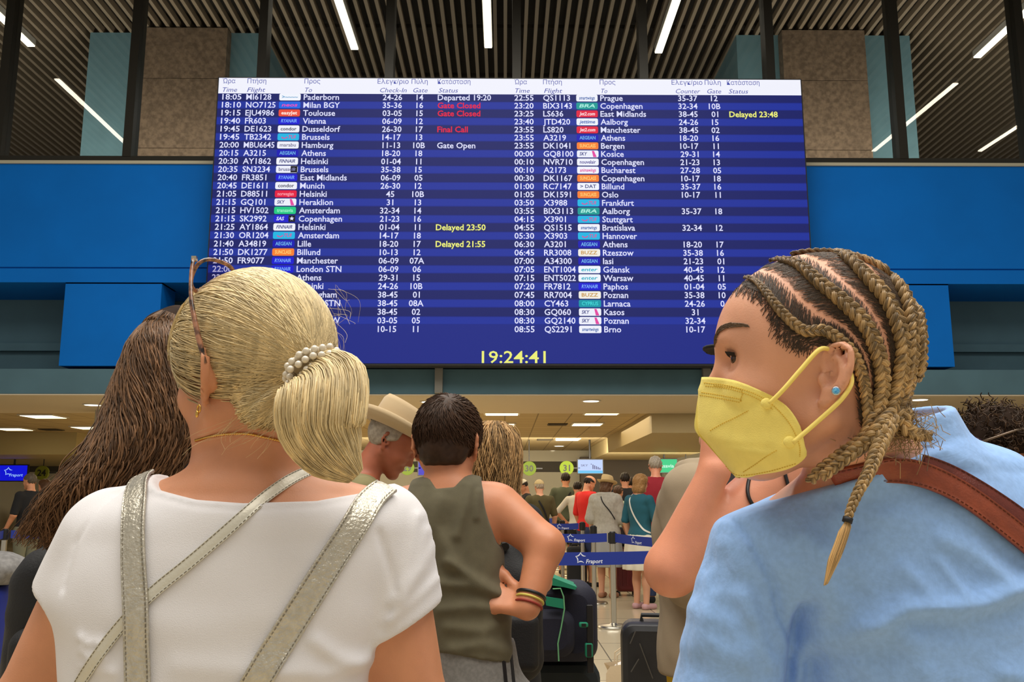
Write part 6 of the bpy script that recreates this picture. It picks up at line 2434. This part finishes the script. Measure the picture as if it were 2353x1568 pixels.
def hat_mesh(fig, R, m, root, r0=(.112, .092), hgt=.125, brim=.055, curl=.030, base=.058, band=None, nm='hat_crown'):
    V, F = [], []
    seg = 40
    prof = [(1 + brim / .1, curl * 1.0), (1 + brim / .1 * .85, curl * .55), (1 + brim / .1 * .55, curl * .12), (1.10, 0), (1.0, .004), (.985, .03), (.96, .065), (.93, hgt * .80), (.84, hgt * .96), (.62, hgt * .97), (.3, hgt * .86), (.02, hgt * .80)]
    for i, (k, z) in enumerate(prof):
        for j in range(seg):
            a = 2 * math.pi * j / seg
            x, y = r0[0] * k * math.cos(a), r0[1] * k * math.sin(a)
            zz = z
            if i < 3:
                zz = z * (.35 + .9 * abs(math.sin(a))) - (.012 * math.cos(a) * (3 - i) / 3)
            if i >= 7:
                zz -= .012 * (1 - math.cos(a)) * .5 * 0 + .010 * math.cos(a)
                pin = math.exp(-((abs(a if a < math.pi else a - 2 * math.pi) - .65) / .3) ** 2)
                x *= 1 - .22 * pin * (i >= 8); y *= 1 - .30 * pin * (i >= 8); zz -= .010 * pin
            V.append((x, y, zz))
    n = len(prof)
    for i in range(n - 1):
        for j in range(seg):
            F.append((i * seg + j, i * seg + (j + 1) % seg, (i + 1) * seg + (j + 1) % seg, (i + 1) * seg + j))
    F.append(tuple(range((n - 1) * seg, n * seg)))
    # underside, so that the felt has thickness
    k0 = n * seg
    for j in range(seg * 5):
        x, y, z = V[j]; V.append((x * .985, y * .985, z - .004))
    for i in range(4):
        for j in range(seg):
            F.append((k0 + i * seg + j, k0 + (i + 1) * seg + j, k0 + (i + 1) * seg + (j + 1) % seg, k0 + i * seg + (j + 1) % seg))
    for j in range(seg):
        F.append((j, k0 + j, k0 + (j + 1) % seg, (j + 1) % seg))
    L = np.array(V) + V3(.012, 0, base)
    P = (fig['ho'] + (L * fig['hs']) @ R.T)
    o = link(nm, fig['out'](P), F, m, root, True)
    if band is not None:
        mb = MB(); B_ = []
        for kk, z in ((1.012, .006), (1.012, .026)):
            for j in range(seg):
                a = 2 * math.pi * j / seg
                B_.append((r0[0] * kk * math.cos(a), r0[1] * kk * math.sin(a), z))
        for kk, z in ((.98, .026), (.98, .006)):
            for j in range(seg):
                a = 2 * math.pi * j / seg
                B_.append((r0[0] * kk * math.cos(a), r0[1] * kk * math.sin(a), z))
        FB_ = [(i % 4 * seg + j, i % 4 * seg + (j + 1) % seg, (i + 1) % 4 * seg + (j + 1) % seg, (i + 1) % 4 * seg + j) for i in range(4) for j in range(seg)]
        L = np.array(B_) + V3(.012, 0, base)
        link('hat_band', fig['out'](fig['ho'] + (L * fig['hs']) @ R.T), FB_, band, root, True)
    return o


hat_mesh(figD, hb_, FELT, hat, (.118, .096), .118, .060, .034, .060, mat('felt_band', (158, 134, 100), .9))

# ------------------------------------------------------------------ woman with wavy hair and a black backpack
YE = 3.0
hp = W(1134, 1066, YE)
HE = hp.z / 1.605 * 1.75
figE = figure('woman with wavy blond-brown hair seen from behind, right of the boy', W(1116, 1200, YE).x, YE, HE, 78, mat('skin_warm', (204, 138, 104), .5), mat('black_top', (24, 24, 26), .9), .12,
              mat('black_skirt', (26, 26, 28), .9), .42, 'skirt', M_BLK, None, 'none', head=dict(o=(.02, -.020, 1.605), f=(1, -.1, 0)), arms=[None, dict(e=(.09, -.18, 1.19), w=(.28, -.10, 1.14))], h=.009, build=.90)
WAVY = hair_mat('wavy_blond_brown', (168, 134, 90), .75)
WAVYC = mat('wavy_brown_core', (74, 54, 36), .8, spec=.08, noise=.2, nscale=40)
wE = lambda px, py, Y=YE: V3(W(px, py, Y))
hoE, hRE = figE['ho'], figE['hR']
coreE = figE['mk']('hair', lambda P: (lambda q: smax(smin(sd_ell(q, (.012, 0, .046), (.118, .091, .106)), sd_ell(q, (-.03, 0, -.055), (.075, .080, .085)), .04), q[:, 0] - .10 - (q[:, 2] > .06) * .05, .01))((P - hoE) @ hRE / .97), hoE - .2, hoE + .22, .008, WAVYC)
S_ = []
for k in range(1100):
    a = RNG.uniform(.7, 5.6)            # all round but the face
    e_ = 1 + RNG.random() * .12
    top = V3(.012 + .04 * math.cos(a), .035 * math.sin(a), .150 + RNG.random() * .008)
    mid = V3(.005 + .116 * e_ * math.cos(a), .094 * e_ * math.sin(a), .045 + RNG.normal() * .02)
    end = V3(-.025 + .085 * e_ * math.cos(a) + RNG.normal() * .012, .080 * e_ * math.sin(a) + RNG.normal() * .009, -.115 + RNG.normal() * .025)
    c = spline([top, mid, end], 18)
    w_ = np.sin(np.linspace(0, RNG.uniform(8, 15), 18) + RNG.uniform(0, 6)) * np.linspace(.001, .012, 18)
    c = c + np.outer(w_, V3(-math.sin(a), math.cos(a), 0)) + np.outer(np.abs(np.roll(w_, 3)), V3(math.cos(a), math.sin(a), 0)) * .8
    S_.append(figE['out'](hoE + c @ hRE.T * .97))
v, f = tubes(np.array(S_), np.full((1100, 18), .0019) * np.linspace(1, .5, 18)[None], 3)
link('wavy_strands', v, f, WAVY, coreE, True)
BKP = mat('black_nylon', (20, 20, 22), .7, bump=.4, bscale=250)
a, b = W(1148, 1236, 2.78), W(1216, 1560, 2.78)
bp_ = empty('backpack', ((a.x + b.x) / 2, 2.8, b.z), 'black backpack with a yellow tag behind the boy\'s bent arm', 'backpack')
cb = V3((a.x + b.x) / 2 + .0, 2.80, (a.z + b.z) / 2)
bpf = lambda P: smin(sd_box(P, cb - V3(0, 0, .04), (.085, .075, .17), .06), sd_ell(P, cb + V3(-.02, 0, .09), (.062, .07, .12)), .05) - .003 * soft_noise(P, 60, 2)
sdf_obj('body', bpf, cb - V3(.14, .12, .26), cb + V3(.14, .12, .26), .008, BKP, bp_)
sdf_obj('pocket', lambda P: sd_box(P, cb + V3(.01, -.085, -.09), (.06, .03, .08), .025), cb - V3(.1, .16, .2), cb + V3(.1, .0, .05), .008, BKP, bp_)
q = [wE(1147, 1217, 2.71), wE(1152, 1219, 2.71), wE(1149, 1232, 2.71), wE(1146, 1231, 2.71)]
MB().add(q + [p + V3(0, .006, 0) for p in q], [(0, 1, 2, 3), (7, 6, 5, 4), (0, 4, 5, 1), (1, 5, 6, 2), (2, 6, 7, 3), (3, 7, 4, 0)]).build('yellow_tag', mat('yellow_tag', (226, 200, 50), .6), bp_)
MB().tube([wE(1148, 1232, 2.72), wE(1147, 1246, 2.73), wE(1151, 1258, 2.74)], .003, 6).build('yellow_cord', mat('yellow_tag', (226, 200, 50), .6), bp_)
MB().tube(spline([wE(1160, 1258, 2.73), wE(1150, 1236, 2.78), wE(1140, 1180, 2.86)], 10), .014, 8).build('shoulder_strap', BKP, bp_)

# ------------------------------------------------------------------ sunburnt woman with a black cap, arm raised
YG = 1.95
hp = W(1722, 838, YG)
HG = 1.74; sG = HG / 1.75
yg = 176
rxG = W(1745, 1100, YG).x
cg, sg_ = math.cos(R_(yg)), math.sin(R_(yg))
def locG(px, py, Y):
    d = (V3(W(px, py, Y)) - V3(rxG, YG, 0)) / sG
    return (cg * d[0] + sg_ * d[1], -sg_ * d[0] + cg * d[1], d[2])
hoG = locG(1800, 862, YG + .02)
figG = figure('sunburnt person in a black cap, bare arm raised, behind the yellow mask', rxG, YG, HG, yg, SKIN_R, mat('black_top', (24, 24, 26), .9), .1, mat('navy_shorts', (36, 42, 66), .85), .5, 'shorts', M_BLK,
              hair_mat('brown_hair_bun', (84, 60, 42)), 'short', head=dict(o=hoG, f=(1, .05, .02), s=.97), neck_fwd=.0, h=.007, build=1.12, hem=.9,
              arms=[dict(e=locG(1544, 1308, 1.72), w=locG(1640, 1085, 1.70), d=locG(1650, 1030, 1.70) - V3(locG(1640, 1085, 1.70)), n=(0, -1, 0), t=(-1, 0, 0)), None], tank=True)
CAPB = mat('black_cap_cloth', (22, 22, 26), .8)
capg = empty('baseball_cap', tuple(to_world(figG, 0, 0, .09)), 'black cap whose peak shows left of the braided woman\'s forehead', 'cap')


def ball_cap(fig, m, root, tilt=0.0):
    ho, Rr, hs = fig['ho'], fig['hR'], fig['hs']
    def crown(P):
        q = (P - ho) @ Rr / hs
        d = sd_ell(q, (.012, 0, .050), (.108, .087, .098))
        return smax(d, .062 - q[:, 2], .004) * hs
    def peak(P):
        q = (P - ho) @ Rr / hs
        zc_ = .066 - .010 * ((q[:, 1] / .07) ** 2) - .10 * np.maximum(q[:, 0] - .11, 0)
        d = sd_ell(q * V3(1, 1, 0), (.098, 0, 0), (.082, .076, 9))
        return smax(smax(d, np.abs(q[:, 2] - zc_) - .004, .002), .085 - q[:, 0], .004) * hs
    fig['mk']('crown', crown, ho - .2, ho + .25, .007, m, root)
    fig['mk']('peak', peak, ho - .28, ho + .28, .005, m, root)


ball_cap(figG, CAPB, capg)
mg = empty('face_mask', tuple(to_world(figG, .12, 0, -.04)), 'black face mask of the sunburnt person, only its tip showing', 'face mask')
figG['mk']('mask_panel', lambda P: (lambda q: smax(sd_ell(q, (.085, 0, -.040), (.070, .058, .052)), -sd_ell(q, (.05, 0, -.03), (.070, .058, .08)), .004))((P - figG['ho']) @ figG['hR'] / figG['hs']), figG['ho'] - .25, figG['ho'] + .25, .006, CAPB, mg)
bvG = bvh_of(figG['body'])
for k, pts in enumerate((((1732, 1040), (1726, 1090), (1718, 1130), (1728, 1160), (1760, 1190)), ((1796, 1050), (1803, 1090), (1812, 1130), (1816, 1180)))):
    P_ = [hit(bvG, px, py, .003, dist=YG)[0] for px, py in pts]
    MB().tube(spline(P_, 24), .0036, 8).build('shoulder_cord', M_BLK, figG['root'], True)

# ------------------------------------------------------------------ person in the taupe tee
YT = 2.9
TAUPE = mat('taupe_cotton', (152, 136, 112), .92, noise=.06, nscale=10, bump=.2, bscale=500)
figT = figure('person in an oversized taupe tee and yellow shorts, seen from behind', W(1622, 1200, YT).x, YT, 1.70, 150, SKIN_F, TAUPE, .55, mat('yellow_shorts', (226, 186, 24), .8), .52, 'shorts', M_BLK,
              hair_mat('ash_brown_hair', (110, 92, 74)), 'long', h=.009, loose=.030, hem=.865, build=1.0, head=dict(o=(-.065, -.075, 1.595), f=(1, -.5, 0), s=.95),
              arms=[dict(e=(-.02, .21, 1.15), w=(-.04, .10, 1.33), d=(0, -.3, 1), n=(1, 0, 0), t=(0, -1, 0)), dict(e=(-.05, -.21, 1.13), w=(-.04, -.22, .92))])

# ------------------------------------------------------------------ curly haired person at the right edge
YH = 2.2
hp = W(2312, 1060, YH)
HH = 1.66; sH = HH / 1.75
yh = 196
rxH = W(2390, 1100, YH + .05).x
ch, sh_ = math.cos(R_(yh)), math.sin(R_(yh))
d = (V3(hp) - V3(rxH, YH + .05, 0)) / sH
hoH = (ch * d[0] + sh_ * d[1], -sh_ * d[0] + ch * d[1], d[2])
figH = figure('person with dark curly hair and glasses looking down at the right edge', rxH, YH + .05, HH, yh, mat('skin_olive', (186, 124, 86), .5), mat('black_knit', (20, 20, 24), .95, bump=.6, bscale=120), .9, mat('dark_jeans', (40, 46, 62), .85), .08, 'trousers', M_BLK,
              None, 'none', head=dict(o=hoH, f=(.80, .10, -.60), up=(.3, 0, 1), s=.97), h=.008, lean=.1)
CURL = hair_mat('dark_curly_hair', (62, 44, 28), .6)
oH, RH = figH['ho'], figH['hR']
coreH = figH['mk']('hair', lambda P: (lambda q: smax(smin(sd_ell(q, (.0, 0, .055), (.112, .090, .092)), sd_ell(q, (-.07, 0, -.01), (.06, .07, .07)), .03) - .004 * soft_noise(q, 120, 3), np.interp(q[:, 0], [-.13, -.02, .0, .06, .10], [-.06, -.05, .02, .055, .075]) - q[:, 2], .008))((P - oH) @ RH / .97), oH - .22, oH + .22, .007, mat('dark_curl_core', (40, 28, 20), .8, spec=.08))
S_ = []
for d in dirs(620, lambda d: d[2] * .087 + .05 > np.interp(d[0] * .1, [-.12, -.02, .0, .06, .10], [-.05, -.03, .03, .06, .08])):
    c0 = V3(.008, 0, .05) + d * V3(.106, .086, .088)
    ax2 = d * .8 + RNG.normal(size=3) * .7; ax2 /= np.linalg.norm(ax2)
    u1 = np.cross(ax2, d + .01); u1 /= np.linalg.norm(u1) + 1e-9; u2 = np.cross(ax2, u1)
    t = np.linspace(0, 1, 18); rr = RNG.uniform(.003, .009); tr_ = RNG.uniform(1.0, 2.4) * 6.28
    L_ = RNG.uniform(.012, .040) * (1.5 if d[2] > .6 else 1)
    S_.append(figH['out'](oH + (c0 + np.outer(t * L_, ax2) + rr * (np.outer(np.cos(t * tr_), u1) + np.outer(np.sin(t * tr_), u2))) @ RH.T))
v, f = tubes(np.array(S_), np.full((len(S_), 18), .0013), 3)
link('curls', v, f, CURL, coreH, True)
gH = empty('glasses', tuple(to_world(figH, .11, 0, .02)), 'dark framed glasses on the curly haired person\'s face', 'glasses')
for k in (1, -1):
    ring = [to_world(figH, .118, k * (.031 + .022 * math.cos(a)), .014 + .018 * math.sin(a)) for a in np.linspace(0, 2 * math.pi, 21)]
    MB().tube(ring, .0017, 6).build('lens_rim', M_BLK, gH, True)
    MB().tube([to_world(figH, .118, k * .053, .020), to_world(figH, .08, k * .076, .022), to_world(figH, -.01, k * .083, .022)], .0018, 6).build('temple', mat('temple_metal', (120, 104, 90), .3, .8), gH, True)
MB().tube([to_world(figH, .118, -.009, .02), to_world(figH, .118, .009, .02)], .0017, 6).build('bridge', M_BLK, gH, True)
sH2 = empty('sunglasses', tuple(to_world(figH, .06, 0, .14)), 'dark sunglasses pushed up in the curly hair at the right edge', 'sunglasses')
for k in (1, -1):
    c = V3(.098, k * .034, .118)
    e_ = figH['mk']('lens', lambda P, c=c: sd_ell((P - oH) @ RH / .97, c, (.020, .028, .022)) * .97, oH - .05, oH + .25, .005, mat('dark_purple_lens', (46, 32, 44), .12, spec=.8), sH2)
    MB().tube([to_world(figH, .095, k * .060, .122), to_world(figH, .02, k * .098, .10), to_world(figH, -.04, k * .098, .07)], .003, 6).build('temple', mat('temple_metal', (120, 104, 90), .3, .8), sH2, True)

# ------------------------------------------------------------------ woman with long dark wavy hair, left
YK = 1.75
hp = W(392, 868, YK)
HK = 1.72
figK = figure('woman with long dark wavy hair behind the blonde woman\'s left shoulder', W(425, 1200, YK).x, YK + .02, HK, 92, SKIN, mat('black_top_k', (22, 22, 24), .9), .3, mat('dark_jeans', (40, 46, 62), .85), .08, 'trousers', M_BLK,
              None, 'none', head=dict(o=((hp.y - YK - .02) / HK * 1.75, -(hp.x - W(425, 1200, YK).x) / HK * 1.75, hp.z / HK * 1.75), f=(.9, -.3, .0), s=1.0), h=.009)
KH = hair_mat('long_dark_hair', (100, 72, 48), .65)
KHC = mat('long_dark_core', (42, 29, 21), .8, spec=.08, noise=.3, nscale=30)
YKH = 1.62
outer = spline([W(400, 738, 1.70), W(330, 770, 1.68), W(288, 845, 1.64), W(262, 925, 1.60), W(228, 1010, 1.56), W(165, 1085, 1.54), W(110, 1150, 1.53), W(62, 1232, 1.53)], 40)
inner = spline([W(440, 742, 1.70), W(470, 800, 1.62), W(470, 900, 1.575), W(452, 1000, 1.545), W(400, 1080, 1.52), W(330, 1140, 1.50), W(260, 1200, 1.50), W(190, 1262, 1.50)], 40)
mid = (outer + inner) / 2
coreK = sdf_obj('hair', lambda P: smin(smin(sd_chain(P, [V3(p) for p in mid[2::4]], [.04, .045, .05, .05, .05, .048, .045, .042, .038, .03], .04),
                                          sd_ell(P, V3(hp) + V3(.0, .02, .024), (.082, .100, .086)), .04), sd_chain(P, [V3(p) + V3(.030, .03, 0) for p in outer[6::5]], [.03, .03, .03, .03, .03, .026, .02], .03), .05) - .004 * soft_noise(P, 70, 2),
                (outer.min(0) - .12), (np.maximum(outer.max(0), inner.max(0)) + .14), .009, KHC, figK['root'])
n = 2600
u = RNG.random(n)
S_ = np.empty((n, 40, 3)); tt = np.linspace(0, 1, 40)
L_ = RNG.uniform(.62, 1.02, n)
fr = RNG.uniform(14, 24, n); ph = RNG.uniform(0, 6.28, n); dep = RNG.uniform(-.5, 1, n)
for k in range(n):
    idx = np.linspace(0, 39 * min(L_[k], 1), 40)
    o_ = np.stack([np.interp(idx, np.arange(40), outer[:, i]) for i in range(3)], 1); i_ = np.stack([np.interp(idx, np.arange(40), inner[:, i]) for i in range(3)], 1)
    uu = (np.clip(u[k] + .05 * np.sin(idx * .11 + ph[k]), -.04, 1.04) - (k % 7 == 0) * .16 * np.clip(idx / 39 - .35, 0, 1))[:, None]
    c = o_ * (1 - uu) + i_ * uu
    bulge = np.sin(math.pi * np.clip(uu[:, 0], 0, 1)) * np.interp(idx, [0, 8, 30, 39], [.085, .110, .085, .055])
    wv = np.sin(idx / 39 * fr[k] + ph[k]) * np.interp(idx, [0, 8, 39], [.002, .010, .022])
    c = c + np.stack([wv, -bulge - .010 * dep[k] + .6 * np.roll(wv, 4), .3 * wv], 1)
    S_[k] = c
v, f = tubes(S_, np.full((n, 40), .00125) * np.interp(tt, [0, .8, 1], [.9, 1, .35])[None], 3)
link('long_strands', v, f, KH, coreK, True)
bk = empty('backpack', tuple(V3(W(110, 1420, 1.62))), 'black backpack on the dark-haired woman at the left', 'backpack')
c = V3(W(182, 1478, 1.60))
sdf_obj('body', lambda P: sd_box(P, c, (.118, .07, .16), .07) - .003 * soft_noise(P, 50, 3), c - V3(.18, .14, .24), c + V3(.18, .14, .24), .008, BKP, bk)
sdf_obj('front_pocket', lambda P: sd_box(P, c + V3(.01, -.075, -.05), (.085, .03, .085), .028), c - V3(.15, .14, .2), c + V3(.15, .02, .1), .008, BKP, bk)
MB().tube(spline([c + V3(-.10, -.03, .10), c + V3(-.108, -.02, .02), c + V3(-.112, -.02, -.10)], 12), .008, 8).build('side_strap', mat('grey_strap', (70, 70, 72), .7), bk, True)
# ================================================================== THE QUEUE AT THE COUNTERS
def fx(px, Y): return W(px, 1146, Y).x


SK2 = mat('skin_far_fair', (206, 150, 118), .55)
WHT = mat('white_far_cotton', (196, 190, 176), .9)
BLKF = mat('black_far_cotton', (22, 22, 24), .9)
NAVYF = mat('navy_far_denim', (46, 58, 92), .85)
GREYF = mat('grey_marl_cotton', (164, 158, 144), .92, noise=.08, nscale=30)
BRN = hair_mat('far_brown_hair', (82, 56, 36)); DRK = hair_mat('far_dark_hair', (38, 30, 24)); GRH = hair_mat('far_grey_hair', (168, 156, 138))

f1 = figure('man in a white cap and black shirt looking down, farthest left of the right-hand queue', fx(1208, 16), 16, 1.70, 185, SKIN_B, BLKF, .42, NAVYF, .08, 'trousers', BLKF, DRK, 'short', head=dict(o=(.03, 0, 1.60), f=(.85, 0, -.45), s=.97), h=.012,
            arms=[dict(e=(.05, .22, 1.15), w=(.24, .12, 1.10)), dict(e=(.05, -.22, 1.15), w=(.24, -.12, 1.10))])
cw = empty('baseball_cap', tuple(to_world(f1, 0, 0, .09)), 'white cap on the man looking down under the disc 30', 'cap'); ball_cap(f1, mat('white_cap_cloth', (216, 208, 186), .85), cw)
f2 = figure('man in a beige cap and olive shirt with a dark strap on his back', fx(1240, 15), 15, 1.66, 105, SK2, mat('olive_far_shirt', (74, 66, 34), .9), .45, mat('dark_far_trousers', (44, 42, 38), .9), .08, 'trousers', BLKF, GRH, 'short', h=.012, build=1.1)
cw = empty('baseball_cap', tuple(to_world(f2, 0, 0, .09)), 'beige cap on the man in the olive shirt', 'cap'); ball_cap(f2, mat('beige_cap_cloth', (176, 156, 112), .85), cw)
f3 = figure('tall man in a dark green tee with a black strap across his back', fx(1300, 17), 17, 1.84, 82, SKIN_B, mat('dark_green_tee', (70, 76, 58), .9), .48, BLKF, .5, 'shorts', BLKF, DRK, 'short', h=.012, build=1.12,
            arms=[dict(e=(-.02, .30, 1.14), w=(.02, .40, .92)), None])
f4 = figure('person in a cream tee with hand on hip, mostly behind the man in red', fx(1327, 16.2), 16.2, 1.66, 75, SKIN_B, WHT, .45, BLKF, .45, 'shorts', BLKF, DRK, 'short', h=.012,
            arms=[dict(e=(-.02, .38, 1.17), w=(.06, .22, .98), d=(.3, -.9, 0)), None])
f5 = figure('bald man in a red tee looking down, left of the straw hat', fx(1349, 14.6), 14.6, 1.73, 30, SKIN, mat('red_tee', (206, 30, 22), .85), .48, NAVYF, .45, 'shorts', BLKF, DRK, 'bald', head=dict(o=(.03, 0, 1.60), f=(.93, 0, -.3), s=1.0), h=.012, build=1.12,
            arms=[None, dict(e=(-.02, -.24, 1.14), w=(.2, -.2, 1.0))])
f6 = figure('woman in a straw hat, grey tee and grey skirt standing at the belt post', fx(1392, 13), 13, 1.66, 62, SK2, GREYF, .5, mat('grey_skirt', (150, 148, 142), .9), .44, 'skirt', mat('tan_shoe', (150, 104, 76), .7), BRN, 'long', head=dict(o=(.03, 0, 1.60), f=(.95, -.22, -.16), s=.97), h=.010, loose=.03, hem=.84,
            arms=[None, dict(e=(.02, -.24, 1.12), w=(.20, -.24, .93))])
STRAW = mat('straw_weave', (206, 178, 124), .85, bump=.5, bscale=120)
sh6 = empty('straw_hat', tuple(to_world(f6, 0, 0, .08)), 'pale straw hat on the woman in grey', 'hat')
hat_mesh(f6, f6['hR'], STRAW, sh6, (.112, .09), .112, .062, .024, .060, mat('straw_band', (120, 90, 60), .8))
f7 = figure('person in a pale mint shirt half hidden behind the straw hat woman', fx(1420, 14.3), 14.3, 1.56, 60, SKIN, mat('mint_shirt', (176, 184, 150), .9), .5, BLKF, .4, 'shorts', BLKF, BRN, 'short', h=.012,
            arms=[None, dict(e=(.08, -.30, 1.14), w=(.20, -.42, .92))])
f8 = figure('dark clothed person with black hair behind the straw-hat woman', fx(1437, 15.6), 15.6, 1.80, 85, SKIN_B, BLKF, .6, BLKF, .08, 'trousers', BLKF, DRK, 'short', h=.013, build=1.15)
f8b = figure('person in a dark maroon top in the gloom left of the teal tee', fx(1452, 16.5), 16.5, 1.74, 95, SKIN_B, mat('maroon_top', (70, 20, 26), .9), .6, BLKF, .08, 'trousers', BLKF, DRK, 'short', h=.013)
TEAL = mat('teal_tee', (26, 84, 98), .9)
f9 = figure('woman in a teal tee and white skirt with a white crossbody strap', fx(1470, 11.7), 11.7, 1.66, 38, SK2, TEAL, .48, mat('white_skirt', (210, 202, 180), .9), .50, 'skirt', mat('pink_sandal', (190, 148, 150), .7), hair_mat('light_brown_bob', (134, 98, 58)), 'bob', h=.010, build=1.05,
            arms=[None, dict(e=(.04, -.24, 1.14), w=(.24, -.18, 1.02))])
g9 = empty('glasses', tuple(to_world(f9, .11, 0, .02)), 'dark glasses of the woman in the teal tee', 'glasses')
for k in (1, -1):
    MB().tube([to_world(f9, .118, k * (.031 + .022 * math.cos(a)), .014 + .018 * math.sin(a)) for a in np.linspace(0, 2 * math.pi, 17)], .002, 6).build('lens_rim', M_BLK, g9, True)
    MB().tube([to_world(f9, .118, k * .053, .020), to_world(f9, .0, k * .098, .022)], .002, 6).build('temple', M_BLK, g9, True)
f10 = figure('tall man with cropped grey hair in a dark red polo before the green screen', fx(1508, 12.4), 12.4, 1.93, 82, SKIN_R, mat('dark_red_polo', (150, 26, 40), .85), .48, NAVYF, .08, 'trousers', BLKF, GRH, 'short', h=.012, build=1.08)
f11 = figure('man with grey hair in a black polo and pale jeans at the left', fx(68, 13.8), 13.8, 1.73, 158, SKIN, BLKF, .45, mat('pale_jeans', (112, 112, 92), .9), .08, 'trousers', BLKF, hair_mat('far_iron_hair', (92, 82, 70)), 'short', h=.010, build=1.08,
             arms=[dict(e=(.0, .25, 1.13), w=(.14, .24, .93)), dict(e=(.0, -.25, 1.13), w=(.14, -.24, .93))])
f12 = figure('woman with brown hair behind the man in the black polo', fx(103, 14.8), 14.8, 1.66, 165, SKIN, mat('tan_far_top', (120, 84, 56), .9), .2, mat('dark_far_trousers', (44, 42, 38), .9), .08, 'trousers', BLKF, BRN, 'long', h=.012)


def body_strap(fig, pts, w, m, label, cat='bag strap', nm='crossbody_strap'):
    """strap given in the person's own axes, pulled onto the clothes"""
    objs = [c for c in fig['root'].children if c.name.split('.')[0] in ('shirt', 'body', 'skirt')]
    bv = bvh_of(*objs)
    P_, N_ = [], []
    for p in spline(pts, 24):
        q = fig['out'](np.array([p]))[0]
        loc, nn, _, _ = bv.find_nearest(Vector(q))
        P_.append(V3(loc) + V3(nn) * .004); N_.append(V3(nn))
    P_, N_ = np.array(P_), np.array(N_)
    for _ in range(3):
        P_[1:-1] = (P_[:-2] + 2 * P_[1:-1] + P_[2:]) / 4
    root = empty(nm, tuple(P_[12]), label, cat)
    ribbon(P_, N_, w, .004, 'strap', m, root)
    return root


body_strap(f3, [(-.02, -.14, 1.47), (-.14, -.06, 1.33), (-.15, .08, 1.12), (-.08, .17, .98)], .035, BLKF, 'black strap across the dark green tee')
body_strap(f2, [(-.02, .10, 1.47), (-.14, .02, 1.33), (-.15, -.10, 1.12), (-.08, -.19, .98)], .03, BLKF, 'dark strap across the olive shirt')
body_strap(f9, [(-.02, .10, 1.48), (-.14, .08, 1.38), (-.16, .0, 1.2), (-.10, -.14, 1.03), (.0, -.19, .98)], .022, mat('white_strap', (220, 216, 204), .7), 'white crossbody strap over the teal tee')
body_strap(f6, [(-.06, .04, 1.50), (-.13, .02, 1.44), (-.15, -.02, 1.36), (-.15, -.12, 1.24), (-.1, -.19, 1.12)], .014, BLKF, 'thin black cord hanging on the back of the grey tee', 'cord', 'neck_cord')
# yellow bag held by the man in red
c = f5['out'](np.array([f5['arms'][1][2] + V3(.06, 0, -.12)]))[0]
yb = empty('hand_bag', tuple(c), 'small yellow bag held by the man in the red tee', 'bag')
sdf_obj('body', lambda P: sd_box(P, c, (.075, .05, .10), .035) - .006 * soft_noise(P, 50, 1), c - .18, c + .18, .010, mat('yellow_bag_cloth', (226, 168, 24), .7), yb)
MB().tube([c + V3(-.04, 0, .09), c + V3(-.03, 0, .15), c + V3(.03, 0, .15), c + V3(.04, 0, .09)], .008, 6).build('handle', mat('yellow_bag_cloth', (226, 168, 24), .7), yb)

# left edge: blue case with a grey jacket thrown over it
p = W(-82, 1320, 4.6)
e = suitcase(p.x, 4.75, .30, .22, .92, mat('blue_case', (22, 40, 130), .5), 'blue suitcase at the left picture edge under a grey jacket', ribs=False, handle=False)
for ch_ in list(e.children):
    if ch_.name.startswith('carry_handle'): bpy.data.objects.remove(ch_)
cj = V3(p.x + .03, 4.74, .995)
tag(sdf_obj('jacket', lambda P: smax(sd_ell(P, cj, (.20, .15, .095)) - .012 * soft_noise(P, 34, 7), .925 - P[:, 2], .01), cj - .3, cj + .3, .012, mat('grey_fleece', (120, 118, 116), .95, noise=.2, nscale=40)), 'grey fleece jacket crumpled on the blue suitcase at the left edge', 'jacket')
